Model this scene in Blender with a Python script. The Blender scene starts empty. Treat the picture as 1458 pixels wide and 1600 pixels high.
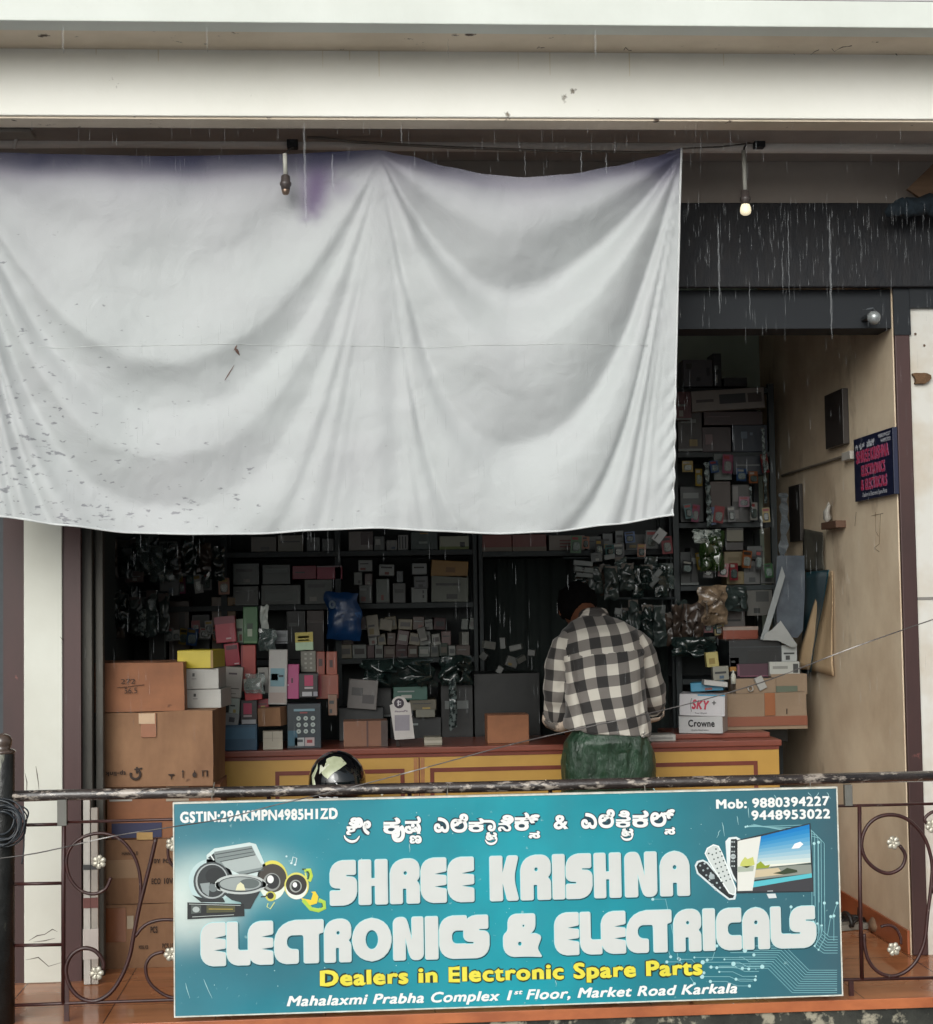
import bpy, bmesh, math, random
from mathutils import Vector, Matrix, geometry
random.seed(7)
S = bpy.context.scene
COL = S.collection
R = math.radians

# ---------------------------------------------------------------- camera
FPX = 2556.0; EYE = 1.5
YAW, PITCH, ROLL = R(3.9), R(3.13), R(.9)
_f = Vector((math.sin(YAW)*math.cos(PITCH), math.cos(YAW)*math.cos(PITCH), math.sin(PITCH)))
_r0 = Vector((math.cos(YAW), -math.sin(YAW), 0)); _u0 = _r0.cross(_f)
_r = _r0*math.cos(ROLL) - _u0*math.sin(ROLL)
_u = _u0*math.cos(ROLL) + _r0*math.sin(ROLL)
cd = bpy.data.cameras.new('camera'); cam = bpy.data.objects.new('camera', cd); COL.objects.link(cam)
cam.matrix_world = Matrix(((_r.x, _u.x, -_f.x, 0), (_r.y, _u.y, -_f.y, 0), (_r.z, _u.z, -_f.z, EYE), (0, 0, 0, 1)))
cd.sensor_fit = 'HORIZONTAL'; cd.sensor_width = 36; cd.lens = 36*FPX/1458
cd.clip_start = .05; cd.clip_end = 3000
S.camera = cam

# ---------------------------------------------------------------- sky, sun, exposure
SUN_EL, SUN_ROT = R(27), R(200)
w = bpy.data.worlds.new('World'); S.world = w; w.use_nodes = True
sk = w.node_tree.nodes.new('ShaderNodeTexSky'); sk.sky_type = 'NISHITA'; sk.sun_disc = False
sk.sun_elevation = SUN_EL; sk.sun_rotation = SUN_ROT; sk.air_density = 1.0; sk.dust_density = 6.0; sk.ozone_density = .6
hs = w.node_tree.nodes.new('ShaderNodeHueSaturation'); hs.inputs['Saturation'].default_value = .3
bg = w.node_tree.nodes['Background']; bg.inputs['Strength'].default_value = .10
tint = w.node_tree.nodes.new('ShaderNodeMix'); tint.data_type = 'RGBA'; tint.blend_type = 'MULTIPLY'; tint.inputs[0].default_value = 1; tint.inputs[7].default_value = (.95, 1.0, 1.025, 1)
w.node_tree.links.new(sk.outputs[0], hs.inputs['Color']); w.node_tree.links.new(hs.outputs[0], tint.inputs[6]); w.node_tree.links.new(tint.outputs[2], bg.inputs['Color'])
ld = bpy.data.lights.new('sun', 'SUN'); ld.energy = .9; ld.angle = R(50); ld.color = (1, .99, .96)
lo = bpy.data.objects.new('sun', ld); COL.objects.link(lo)
# light comes from behind and above the camera, a little to the right
sd = Vector((math.sin(SUN_ROT)*math.cos(SUN_EL), math.cos(SUN_ROT)*math.cos(SUN_EL), math.sin(SUN_EL)))
lo.rotation_euler = sd.to_track_quat('Z', 'Y').to_euler(); lo.location = (0, -4, 9)
S.view_settings.view_transform = 'Standard'; S.view_settings.look = 'None'
S.view_settings.gamma = 1; S.view_settings.exposure = .24

# ---------------------------------------------------------------- helpers
def ray(px, py): return _f*FPX + _r*(px-729) - _u*(py-800)
def U(px, py, Y):
    d = ray(px, py); d = d*(Y/d.y); d.z += EYE; return d
def UX(px, py, X):
    d = ray(px, py); d = d*(X/d.x); d.z += EYE; return d

def lin(c):
    if isinstance(c, str):
        c = c.lstrip('#'); c = [int(c[i:i+2], 16)/255 for i in (0, 2, 4)]
        return tuple(x/12.92 if x <= .04045 else ((x+.055)/1.055)**2.4 for x in c)
    return tuple(c[:3])

MATS = {}
def mat(name, col, col2=None, rough=.6, metal=0, scale=6., mix=.5, bump=0., bscale=40., coat=0., spec=.5, stretch=(1, 1, 1),
        contrast=(.35, .65), trans=0., alpha=1., emit=None, col3=None, thr3=(.62, .7), scale3=20., sheen=0., detail=5, stretch3=None, rvar=0.):
    if name in MATS: return MATS[name]
    m = bpy.data.materials.new(name); m.use_nodes = True; MATS[name] = m
    nt = m.node_tree; b = nt.nodes['Principled BSDF']; N = nt.nodes.new; L = nt.links.new
    a = lin(col); m.diffuse_color = (*a, 1)
    b.inputs['Base Color'].default_value = (*a, 1); b.inputs['Roughness'].default_value = rough; b.inputs['Metallic'].default_value = metal
    b.inputs['Specular IOR Level'].default_value = spec; b.inputs['Coat Weight'].default_value = coat
    b.inputs['Transmission Weight'].default_value = trans; b.inputs['Alpha'].default_value = alpha
    if emit: b.inputs['Emission Color'].default_value = (*a, 1); b.inputs['Emission Strength'].default_value = emit
    tc = N('ShaderNodeTexCoord')
    def noise(sc, st, det=detail):
        mp = N('ShaderNodeMapping'); mp.inputs['Scale'].default_value = st; L(tc.outputs['Object'], mp.inputs[0])
        n = N('ShaderNodeTexNoise'); n.inputs['Scale'].default_value = sc; n.inputs['Detail'].default_value = det; n.inputs['Roughness'].default_value = .62
        L(mp.outputs[0], n.inputs['Vector']); return n.outputs['Fac']
    def ramp(fac, lo_, hi_, v0=0., v1=1.):
        r = N('ShaderNodeMapRange'); r.inputs[1].default_value = lo_; r.inputs[2].default_value = hi_; r.inputs[3].default_value = v0; r.inputs[4].default_value = v1
        L(fac, r.inputs[0]); return r.outputs[0]
    last = None
    if col2 is not None:
        mx = N('ShaderNodeMix'); mx.data_type = 'RGBA'
        mx.inputs[6].default_value = (*a, 1); mx.inputs[7].default_value = (*lin(col2), 1)
        f = ramp(noise(scale, stretch), contrast[0], contrast[1], 0, mix); L(f, mx.inputs[0]); last = mx.outputs[2]
        if rvar: L(ramp(f, 0, mix, rough, rough+rvar), b.inputs['Roughness'])
    if col3 is not None:
        m3 = N('ShaderNodeMix'); m3.data_type = 'RGBA'
        if last: L(last, m3.inputs[6])
        else: m3.inputs[6].default_value = (*a, 1)
        m3.inputs[7].default_value = (*lin(col3), 1)
        L(ramp(noise(scale3, stretch3 or (1, 1, 1)), thr3[0], thr3[1]), m3.inputs[0]); last = m3.outputs[2]
    if last: L(last, b.inputs['Base Color'])
    if bump:
        bp = N('ShaderNodeBump'); bp.inputs['Strength'].default_value = bump; bp.inputs['Distance'].default_value = .01
        L(noise(bscale, stretch), bp.inputs['Height']); L(bp.outputs[0], b.inputs['Normal'])
    return m

_pc = {}
DIM = .8  # colour multiplier: puts the shop interior's dimness into base colours
def paint(col, rough=.55, v=.18):
    """plain printed card / plastic colour with slight wear, scaled darker by the dimming multiplier"""
    k = (str(col), rough, v, DIM)
    if k not in _pc:
        a = tuple(x*DIM for x in lin(col)); d = tuple(x*.55 for x in a)
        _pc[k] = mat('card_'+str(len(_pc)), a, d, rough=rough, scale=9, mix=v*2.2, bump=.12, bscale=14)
    return _pc[k]

def link(o, parent=None):
    COL.objects.link(o)
    if parent: o.parent = parent
    return o
def tag(o, label=None, cat=None, group=None, kind=None):
    if label: o['label'] = label
    if cat: o['category'] = cat
    if group: o['group'] = group
    if kind: o['kind'] = kind
    return o
def empty(name, loc, label, cat, group=None):
    o = bpy.data.objects.new(name, None); o.empty_display_size = .1; o.location = loc; link(o); return tag(o, label, cat, group)
def root_loc(p):
    v = Vector((0, 0, 0))
    while p: v += p.location; p = p.parent
    return v

class MB:
    def __init__(s): s.v = []; s.f = []; s.mi = []
    def add(s, vs, fs, m=0):
        n = len(s.v); s.v += [Vector(v) for v in vs]; s.f += [tuple(i+n for i in f) for f in fs]; s.mi += [m]*len(fs); return s
    def box(s, x0, x1, y0, y1, z0, z1, M=None, m=0):
        vs = [Vector((x, y, z)) for x in (x0, x1) for y in (y0, y1) for z in (z0, z1)]
        if M is not None: vs = [M @ v for v in vs]
        return s.add(vs, [(0, 1, 3, 2), (4, 6, 7, 5), (0, 4, 5, 1), (2, 3, 7, 6), (0, 2, 6, 4), (1, 5, 7, 3)], m)
    def tube(s, pts, r, n=8, m=0, cyclic=False, flat=None, caps=True):
        pts = [Vector(p) for p in pts]; k = len(pts)
        rs = r if isinstance(r, (list, tuple)) else [r]*k
        rings = []; up = None
        for i, p in enumerate(pts):
            if cyclic: t = pts[(i+1) % k]-pts[i-1]
            else: t = pts[min(i+1, k-1)]-pts[max(i-1, 0)]
            if t.length < 1e-9: t = Vector((0, 0, 1))
            t.normalize()
            if up is None: up = Vector((0, 0, 1)) if abs(t.z) < .9 else Vector((0, 1, 0))
            a = t.cross(up)
            if a.length < 1e-4: a = t.cross(Vector((1, 0, .3)))
            a.normalize(); b = a.cross(t).normalized(); up = b
            rings.append([p+(a*math.cos(2*math.pi*j/n)+b*math.sin(2*math.pi*j/n))*rs[i] for j in range(n)])
        if flat is not None:
            for ri, p in zip(rings, pts):
                for q in ri: q.y = p.y+(q.y-p.y)*flat
        vs = [q for ri in rings for q in ri]; fs = []
        for i in range(k if cyclic else k-1):
            i2 = (i+1) % k
            for j in range(n): fs.append((i*n+j, i*n+(j+1) % n, i2*n+(j+1) % n, i2*n+j))
        if caps and not cyclic: fs += [tuple(range(n-1, -1, -1)), tuple(range((k-1)*n, k*n))]
        return s.add(vs, fs, m)
    def lathe(s, prof, c=(0, 0, 0), n=16, axis='Z', m=0, M=None):
        c = Vector(c); vs = []
        for (r, h) in prof:
            for j in range(n):
                a = 2*math.pi*j/n; p = Vector((r*math.cos(a), r*math.sin(a), h))
                if axis == 'Y': p = Vector((p.x, p.z, -p.y))
                if axis == 'X': p = Vector((p.z, p.x, p.y))
                if M is not None: p = M @ p
                vs.append(c+p)
        fs = [(i*n+j, i*n+(j+1) % n, (i+1)*n+(j+1) % n, (i+1)*n+j) for i in range(len(prof)-1) for j in range(n)]
        fs += [tuple(range(n-1, -1, -1)), tuple(range((len(prof)-1)*n, len(prof)*n))]
        return s.add(vs, fs, m)
    def loft(s, rings, m=0, caps=True):
        n = len(rings[0]); vs = [q for r_ in rings for q in r_]
        fs = [(i*n+j, i*n+(j+1) % n, (i+1)*n+(j+1) % n, (i+1)*n+j) for i in range(len(rings)-1) for j in range(n)]
        if caps: fs += [tuple(range(n-1, -1, -1)), tuple(range((len(rings)-1)*n, len(rings)*n))]
        return s.add(vs, fs, m)
    def flat(s, loops, y, th=.0, m=0):
        """polygon (outline + holes) in x,z at depth y; th: thickness backwards"""
        L3 = [[Vector((x, z, 0)) for x, z in lp] for lp in loops]
        tri = geometry.tessellate_polygon(L3); fl = [p for lp in loops for p in lp]
        vs = [(x, y, z) for x, z in fl]; fs = []
        for t in tri:
            a, b, c = [fl[i] for i in t]
            cr = (b[0]-a[0])*(c[1]-a[1])-(b[1]-a[1])*(c[0]-a[0])
            if abs(cr) < 1e-12: continue
            fs.append(tuple(t) if cr > 0 else tuple(reversed(t)))
        s.add(vs, fs, m)
        if th:
            n0 = 0
            for lp in loops:
                k = len(lp); v2 = [(x, y, z) for x, z in lp]+[(x, y+th, z) for x, z in lp]
                s.add(v2, [(i, (i+1) % k, k+(i+1) % k, k+i) for i in range(k)], m)
        return s
    def build(s, name, mats, parent=None, smooth=False, bevel=0., loc=None, raw=False, auto=None):
        off = Vector((0, 0, 0)) if raw else root_loc(parent)
        if loc is not None and not parent: off = Vector(loc)
        me = bpy.data.meshes.new(name)
        me.from_pydata([v-off for v in s.v], [], s.f)
        if not isinstance(mats, (list, tuple)): mats = [mats]
        for m in mats: me.materials.append(m)
        if len(mats) > 1: me.polygons.foreach_set('material_index', s.mi)
        bm = bmesh.new(); bm.from_mesh(me)
        if bevel: bmesh.ops.bevel(bm, geom=list(bm.edges), offset=bevel, segments=2, profile=.5, affect='EDGES', clamp_overlap=True)
        bm.to_mesh(me); bm.free()
        if smooth: me.polygons.foreach_set('use_smooth', [True]*len(me.polygons))
        if auto: me.set_sharp_from_angle(angle=R(auto))
        me.validate(clean_customdata=False)
        o = bpy.data.objects.new(name, me)
        if loc is not None and not parent: o.location = loc
        return link(o, parent)

def fnoise(p, sc=1., seed=0.):
    from mathutils import noise as nz
    return nz.noise(Vector(p)*sc+Vector((seed, seed*1.7, seed*.3)))

# ---- lettering: font outline filled + thickened by a flattened tube round the outline
_tc = {}
def text_geo(body, bold=0., shear=0.):
    """returns MB-like (verts 2D x,z,+y) for cap height about .7; bold in same units"""
    k = (body, bold, shear)
    if k in _tc: return _tc[k]
    cu = bpy.data.curves.new('t', 'FONT'); cu.body = body; cu.size = 1; cu.resolution_u = 3; cu.shear = shear
    if bold: cu.space_character = 1+bold*1.9
    o = bpy.data.objects.new('t', cu); COL.objects.link(o)
    dg = bpy.context.evaluated_depsgraph_get(); me = bpy.data.meshes.new_from_object(o.evaluated_get(dg))
    bm = bmesh.new(); bm.from_mesh(me); bmesh.ops.remove_doubles(bm, verts=bm.verts, dist=1e-5)
    g = MB(); hb = bold*.35
    fs = []
    for f in bm.faces:
        ids = [v.index for v in f.verts]
        if f.normal.z < 0: ids.reverse()
        fs.append(ids)
    bm.verts.ensure_lookup_table()
    g.add([(v.co.x, -hb, v.co.y) for v in bm.verts], fs)
    if bold:
        be = [e for e in bm.edges if len(e.link_faces) == 1]
        adj = {}
        for e in be:
            a, b = e.verts; adj.setdefault(a.index, []).append(b.index); adj.setdefault(b.index, []).append(a.index)
        seen = set()
        for st in list(adj):
            if st in seen: continue
            lp = [st]; seen.add(st); cur = st
            while True:
                nx = [q for q in adj[cur] if q not in seen]
                if not nx: break
                cur = nx[0]; seen.add(cur); lp.append(cur)
            if len(lp) > 2:
                pts = [(bm.verts[i].co.x, 0, bm.verts[i].co.y) for i in lp]
                # resample sharp corners lightly by plain cyclic tube
                g.tube(pts, bold, 6, cyclic=True, flat=.35)
    bm.free(); bpy.data.objects.remove(o); bpy.data.curves.remove(cu); bpy.data.meshes.remove(me)
    xs = [v.x for v in g.v] or [0]; zs = [v.z for v in g.v] or [0]
    _tc[k] = (g, min(xs), max(xs), min(zs), max(zs)); return _tc[k]

def put_text(mb, body, p0, p1, h, bold=0., shear=0., y=0., cap=.72, m=0, depth=None, fit=None):
    """baseline from p0 to p1 (x,z), cap height h; fit=(z0,z1): map whole bbox"""
    g, x0, x1, z0, z1 = text_geo(body, bold, shear)
    sx = 1/(x1-x0) if x1 > x0 else 1
    vs = []
    for v in g.v:
        u = (v.x-x0)*sx
        if fit: zz = fit[0]+(v.z-z0)/(z1-z0)*(fit[1]-fit[0])
        else: zz = (v.z)/cap*h
        vs.append((p0[0]+(p1[0]-p0[0])*u, y+v.y*h/cap*.3, p0[1]+(p1[1]-p0[1])*u+zz))
    mb.add(vs, g.f, m)

def fillet(pts, n=5):
    """[(x,z,r)] -> rounded outline"""
    out = []; k = len(pts)
    for i in range(k):
        x, z, r = pts[i]; P = Vector((x, z)); A = Vector(pts[i-1][:2]); B = Vector(pts[(i+1) % k][:2])
        la, lb = (A-P).length, (B-P).length
        r = min(r, la*.49, lb*.49) if r else 0
        if r < 1e-5: out.append((x, z)); continue
        a = P+(A-P)/la*r; b = P+(B-P)/lb*r
        for j in range(n+1):
            t = j/n; q = a*(1-t)**2+P*(2*t*(1-t))*.78+P*0+b*t*t+((a+b)/2)*(2*t*(1-t))*.22*1
            out.append((q.x, q.y))
    return out
def circ(cx, cz, rx, rz=None, n=24, a0=0):
    rz = rz or rx
    return [(cx+rx*math.cos(2*math.pi*i/n+a0), cz+rz*math.sin(2*math.pi*i/n+a0)) for i in range(n)]

# ---------------------------------------------------------------- setting materials
M_white = mat('wall_paint_white', '#f2f1e9', '#e7e6dc', rough=.75, scale=2.5, mix=.5, bump=.12, bscale=30, col3='#7c7466', thr3=(.70, .76), scale3=9)
M_fascia = mat('fascia_paint', '#d9ddd6', '#ccd0c8', rough=.7, scale=3, mix=.6, bump=.15, bscale=24, col3='#a8a69c', thr3=(.70, .8), scale3=14)
M_soffit = mat('soffit_paint', '#e6d8c4', '#cdbfa9', rough=.85, scale=3, mix=.6, bump=.1, bscale=20, col3='#5b4c40', thr3=(.655, .70), scale3=11)
M_lilac = mat('parapet_paint', '#c4c0c4', '#a9a5aa', rough=.8, scale=4)
M_ceil = mat('ceiling_plaster', '#a39c96', '#8a837d', rough=.9, scale=3, mix=.6)
M_pillarR = mat('pillar_paint_stained', '#cbc9c2', '#b3a48e', rough=.75, scale=1.6, mix=.75, contrast=(.45, .62), bump=.1, bscale=25, col3='#6e5f50', thr3=(.69, .74), scale3=7)
M_col = mat('column_paint', '#cfd0c6', '#bfbeb2', rough=.6, scale=2, mix=.6, bump=.06, bscale=30, col3='#6d665c', thr3=(.725, .76), scale3=8, stretch3=(1, 1, .5))
M_maroon = mat('shutter_guide_maroon', '#402624', '#2c1917', rough=.5, scale=5, mix=.7, stretch=(1, 1, .3), col3='#7d4a44', thr3=(.66, .72), scale3=9)
M_brown = mat('jamb_brown', '#5c4743', '#443230', rough=.55, scale=5, mix=.6, stretch=(1, 1, .3))
M_dark = mat('shutter_drum_dark', '#191b20', '#242325', rough=.75, scale=26, mix=.8, bump=.5, bscale=45, stretch=(1, 1, .35))
M_lintel = mat('lintel_blue_black', '#0d131a', '#12181d', rough=.7, scale=6, mix=.7)
M_channel = mat('channel_grey', '#54514a', '#2c2b28', rough=.6, scale=9, mix=.9, stretch=(1, 1, .2), metal=.2)
M_room = mat('shop_wall_cream', '#dccbb0', '#b0967a', rough=.8, scale=2.2, mix=.6, contrast=(.38, .68), bump=.1, bscale=14, col3='#7a6048', thr3=(.60, .80), scale3=2.6, stretch3=(1, 1, .6))
M_back = mat('shop_back_wall', '#b3c0b0', '#8f9c8f', rough=.85, scale=1.5, mix=.7)
M_skirt = mat('skirting_tile', '#a25c3a', '#7c4028', rough=.35, scale=5, mix=.6)
M_mould = mat('mouldy_concrete', '#3b3c36', '#1c1d19', rough=.85, scale=9, mix=.9, bump=.6, bscale=30, col3='#9a9482', thr3=(.54, .62), scale3=13)
M_street = mat('wet_asphalt', '#58585a', '#434346', rough=.35, scale=1.5, mix=.7, bump=.2, bscale=60)

def tile_mat():
    m = bpy.data.materials.new('floor_tiles_orange'); m.use_nodes = True; nt = m.node_tree; N = nt.nodes.new; L = nt.links.new
    b = nt.nodes['Principled BSDF']; tc = N('ShaderNodeTexCoord'); mp = N('ShaderNodeMapping'); mp.inputs['Location'].default_value = (.13, .06, 0)
    L(tc.outputs['Object'], mp.inputs[0])
    br = N('ShaderNodeTexBrick'); br.offset = 0; br.inputs['Scale'].default_value = 1; br.inputs['Mortar Size'].default_value = .003
    br.inputs['Brick Width'].default_value = .40; br.inputs['Row Height'].default_value = .40; br.inputs['Bias'].default_value = 0
    br.inputs['Color1'].default_value = (*lin('#b27852'), 1); br.inputs['Color2'].default_value = (*lin('#a56844'), 1); br.inputs['Mortar'].default_value = (*lin('#5a3424'), 1)
    L(mp.outputs[0], br.inputs['Vector'])
    n = N('ShaderNodeTexNoise'); n.inputs['Scale'].default_value = 7; n.inputs['Detail'].default_value = 6
    mp2 = N('ShaderNodeMapping'); mp2.inputs['Scale'].default_value = (.35, 2, 1); L(tc.outputs['Object'], mp2.inputs[0]); L(mp2.outputs[0], n.inputs['Vector'])
    mx = N('ShaderNodeMix'); mx.data_type = 'RGBA'; mx.blend_type = 'MULTIPLY'; mx.inputs[0].default_value = .55
    cr = N('ShaderNodeMapRange'); cr.inputs[1].default_value = .3; cr.inputs[2].default_value = .7; cr.inputs[3].default_value = .55; cr.inputs[4].default_value = 1.15
    L(n.outputs['Fac'], cr.inputs[0]); L(br.outputs['Color'], mx.inputs[6]); L(cr.outputs[0], mx.inputs[7]); L(mx.outputs[2], b.inputs['Base Color'])
    rr = N('ShaderNodeMapRange'); rr.inputs[1].default_value = .35; rr.inputs[2].default_value = .65; rr.inputs[3].default_value = .08; rr.inputs[4].default_value = .34
    n2 = N('ShaderNodeTexNoise'); n2.inputs['Scale'].default_value = 3; L(tc.outputs['Object'], n2.inputs['Vector']); L(n2.outputs['Fac'], rr.inputs[0]); L(rr.outputs[0], b.inputs['Roughness'])
    bp = N('ShaderNodeBump'); bp.inputs['Strength'].default_value = .15; bp.inputs['Distance'].default_value = .004; L(br.outputs['Fac'], bp.inputs['Height']); bp.invert = True
    L(bp.outputs[0], b.inputs['Normal'])
    return m
M_tile = tile_mat()

# ---------------------------------------------------------------- large structure
FY = 6.76            # shop front plane
XL = -1.19
XB = U(1411.5, 1000, FY).x-.004 # inner faces of the shop
YB = 9.05
tag(MB().add([(-300, -300, -3.3), (300, -300, -3.3), (300, 300, -3.3), (-300, 300, -3.3)], [(0, 1, 2, 3)]).build('ground', M_street), kind='structure')
tag(MB().box(-4, 5, 6.062, YB, -.05, 0).build('floor', M_tile), kind='structure')

bld = empty('building', (.5, 6.7, -3.3), 'white painted shop building with a deep concrete beam over an open shop front', 'building')
def bpart(name, boxes, m, bevel=0.):
    q = MB()
    for b in boxes: q.box(*b)
    return q.build(name, m, bld, bevel=bevel)
bpart('parapet', [(-4, 5, 5.74, 5.9, 3.655, 4.9)], M_lilac)
bpart('fascia', [(-4, 5, 5.70, 5.80, 3.55, 3.648)], M_fascia, .004)
bpart('drip_groove', [(-4, 5, 5.715, 5.78, 3.648, 3.655)], paint('#6a6664'))
bpart('soffit', [(-4, 5, 5.80, 6.0, 3.553, 3.64)], M_soffit)
bpart('beam', [(-4, 5, 6.0, 6.13, 3.305, 3.64)], M_white, .004)
bpart('beam_underside_strip', [(-4, 5, 6.012, 6.128, 3.297, 3.305)], M_soffit)
bpart('verandah_ceiling', [(-4, 5, 6.13, YB+.1, 3.345, 3.64)], M_ceil)
bpart('roof_slab', [(-4, 5, 5.9, YB+.1, 3.64, 3.9)], M_lilac)
lft = U(38, 1000, FY).x; lf2 = U(98, 1000, FY).x
bpart('front_column', [(lft, lf2, FY-.012, FY+.28, 0, 3.345)], M_col, .004)
bpart('door_jamb', [(U(5, 1000, FY).x, lft, FY, FY+.25, 0, 3.345)], M_maroon)
bpart('door_jamb', [(lf2, U(126, 1000, FY).x, FY, FY+.25, 0, 3.345)], mat('jamb_left_brown', '#4a302f', '#362322', rough=.5, scale=5, mix=.6, stretch=(1, 1, .3)))
bpart('shutter_guide', [(U(127, 1000, FY+.04).x, U(144, 1000, FY+.04).x, FY+.04, FY+.1, 0, 2.64), (U(149, 1000, FY+.08).x, U(161, 1000, FY+.08).x, FY+.08, FY+.13, 0, 2.64)], M_channel, .003)
bpart('neighbour_shutter', [(-4, U(4, 1000, FY).x, FY+.05, FY+.12, 0, 3.345)], mat('neighbour_shutter_grey', '#3a4044', '#2b3034', rough=.6, scale=4, stretch=(1, 1, 8)))
rp0, rp1 = U(1411.5, 1000, FY).x, U(1435, 1000, FY).x
bpart('shutter_post', [(rp0, rp1, FY-.01, FY+.012, 0, 3.345)], M_maroon, .004)
bpart('right_pillar', [(rp1, 5, FY, FY+.012, 0, 3.345), (XB+.121, 5, FY+.0125, FY+.28, 0, 3.345)], M_pillarR)
gz = U(1450, 935, FY).z
bpart('pillar_groove', [(rp1+.002, 5, FY-.003, FY, gz-.006, gz+.006)], paint('#8e8a84'))
bpart('over_door_wall', [(lf2, rp0, FY, FY+.2, 3.16, 3.345)], mat('over_door_plaster', '#9c938b', '#857c75', rough=.9, scale=2.2, mix=.6))
bpart('upper_plaster_band', [(lf2, 5, FY-.012, FY-.001, 3.1605, 3.344)], MATS['over_door_plaster'])
bpart('lintel', [(lf2, rp0, FY+.02, FY+.2, 2.635, 2.80), (rp1+.001, 5, FY-.02, FY-.002, 2.715, 2.80)], M_lintel)
bpart('post_top_shade', [(rp0-.004, rp1+.004, FY-.016, FY-.0105, 2.60, 2.80)], M_lintel)  # dark sheet painting the shade on the upper post, no real cover
bpart('side_wall', [(XB, XB+.12, FY+.0125, YB, 0, 3.345)], M_room)
bpart('side_wall', [(XL-.15, XL, FY+.25, YB, 0, 3.345)], mat('left_room_wall', '#4c5250', '#3a403e', rough=.85, scale=2))
bpart('back_wall', [(XL-.15, XB+.12, YB, YB+.12, 0, 3.345)], M_back)
bpart('skirting', [(XB-.012, XB-.0005, FY+.014, YB-.01, .001, .10)], M_skirt, .002)
bpart('verandah_nosing', [(-4, 5, 6.045, 6.06, -.035, .003)], mat('nosing_tile', '#b86d44', '#8c4c30', rough=.3, scale=9, mix=.7, stretch=(.5, 1, 1)), .002)
bpart('slab_edge', [(-4, 5, 6.058, 6.2, -.62, -.035)], M_mould)
bpart('lower_storey_wall', [(-4, 5, 6.2, 6.4, -3.3, -.62)], M_white)
# shutter drum over the door: coiled slats and a dusty cover
bpart('shutter_box', [(lf2, 5, FY-.045, FY-.013, 2.80, 3.16)], M_dark, .006)
# torn plaster patch and holes on the pillar
c = U(1437, 592, FY)
q = MB(); pts = [(c.x+.035*math.cos(a)*(1+.35*math.sin(3*a+1)), c.z+.032*math.sin(a)*(1+.3*math.cos(2*a))) for a in [i*math.pi/9 for i in range(18)]]
q.flat([pts], FY-.02, .02); q.build('plaster_patch', mat('broken_plaster', '#6a4f38', '#40301f', rough=.95, scale=30, bump=.8), bld)
for (px, py) in ((1430, 522), (1444, 540), (1421, 612)):
    c = U(px, py, FY); MB().lathe([(0.001, 0), (.006, .001), (.004, .004)], (c.x, FY-.004, c.z), 7, 'Y').build('wall_scar', paint('#6a5442'), bld)
# ceiling corner brick patch at far right, loose sheet
a, b, c_, d_ = U(1418, 295, 6.6), U(1475, 240, 6.6), U(1475, 300, 6.6), U(1440, 310, 6.6)
q = MB(); q.flat([[(a.x, a.z), (d_.x, d_.z), (c_.x, c_.z), (b.x, b.z)]], 6.6, .02)
bo = q.build('plywood_board', mat('plywood', '#6e553f', '#55402f', rough=.7, scale=8, stretch=(1, 1, 6), mix=.6)); tag(bo, 'bare brown plywood board wedged under the ceiling at the right edge', 'board')
q = MB()
for i in range(9):
    p = U(1400+i*9, 322-abs(i-5)*-1.5+random.uniform(-6, 6), 6.58); q.lathe([(.002, -.05), (.03, -.03), (.038, 0), (.028, .03), (.003, .045)], p, 8, 'X')
for v in q.v: v += Vector((fnoise(v, 30), fnoise(v, 30, 3), fnoise(v, 30, 5)))*.02
o = q.build('cloth_bundle', mat('dark_cloth', '#1d2a33', '#11181e', rough=.9, scale=20), smooth=True); tag(o, 'dark crumpled cloth bundle tucked above the shutter box at right', 'cloth')

# cracks and old drips on the soffit and the beam
q = MB(); rng = random.Random(21)
def soff(px, py):
    d = ray(px, py); return Vector((0, 0, EYE))+d*((3.5518-EYE)/d.z)
for (x, y, n_, st) in ((1240, 84, 8, 6), (1300, 76, 5, 7), (1400, 84, 6, 6), (975, 78, 3, 5)):
    P = [(x, y)]
    for k in range(n_): P.append((P[-1][0]+st*rng.uniform(.5, 1.2), min(93, max(58, P[-1][1]+rng.uniform(-5, 5)))))
    q = MB(); q.tube([soff(*p) for p in P], [rng.uniform(.0004, .0022) for _ in P], 5); q.build('crack', paint('#5a4a3e'), bld)
for P in ([(45, 1470), (58, 1462), (70, 1460), (82, 1452), (90, 1456)], [(40, 1500), (60, 1496), (76, 1510), (96, 1504)], [(56, 1197), (58, 1210), (60, 1224), (61, 1236)], [(86, 1466), (70, 1470), (52, 1472)], [(94, 995), (97, 998), (98, 1001)], [(39, 1208), (42, 1222), (41, 1250)]):
    q = MB(); q.tube([U(x, y, FY-.012) for x, y in P], [.0006, .0022, .0014, .002, .0005][:len(P)-1]+[.0005], 5); q.build('crack', paint('#6a6258'), bld)
for P in ([(1368, 800), (1369, 830), (1373, 838)], [(1376, 803), (1374, 850), (1366, 856), (1374, 862)], [(1362, 806), (1380, 802)], [(1338, 800), (1336, 822)]):
    q = MB(); q.tube([UX(x, y, XB-.0006) for x, y in P], .0011, 4); q.build('wall_scratch', paint('#6b573f'), bld)
q = MB()
for k in range(9):
    p = U(rng.uniform(0, 1458), 186, 6.0); L_ = rng.uniform(.02, .10); w_ = rng.uniform(.0008, .003)
    q.add([(p.x-w_, 5.9992, 3.556-.0), (p.x+w_, 5.9992, 3.556), (p.x+w_*.4, 5.9992, 3.556-L_), (p.x-w_*.4, 5.9992, 3.556-L_)], [(3, 2, 1, 0)])
q.build('drip_mark', mat('drip_mark', '#e6e0cd', '#dcd5c0', rough=.8), bld)
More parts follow.
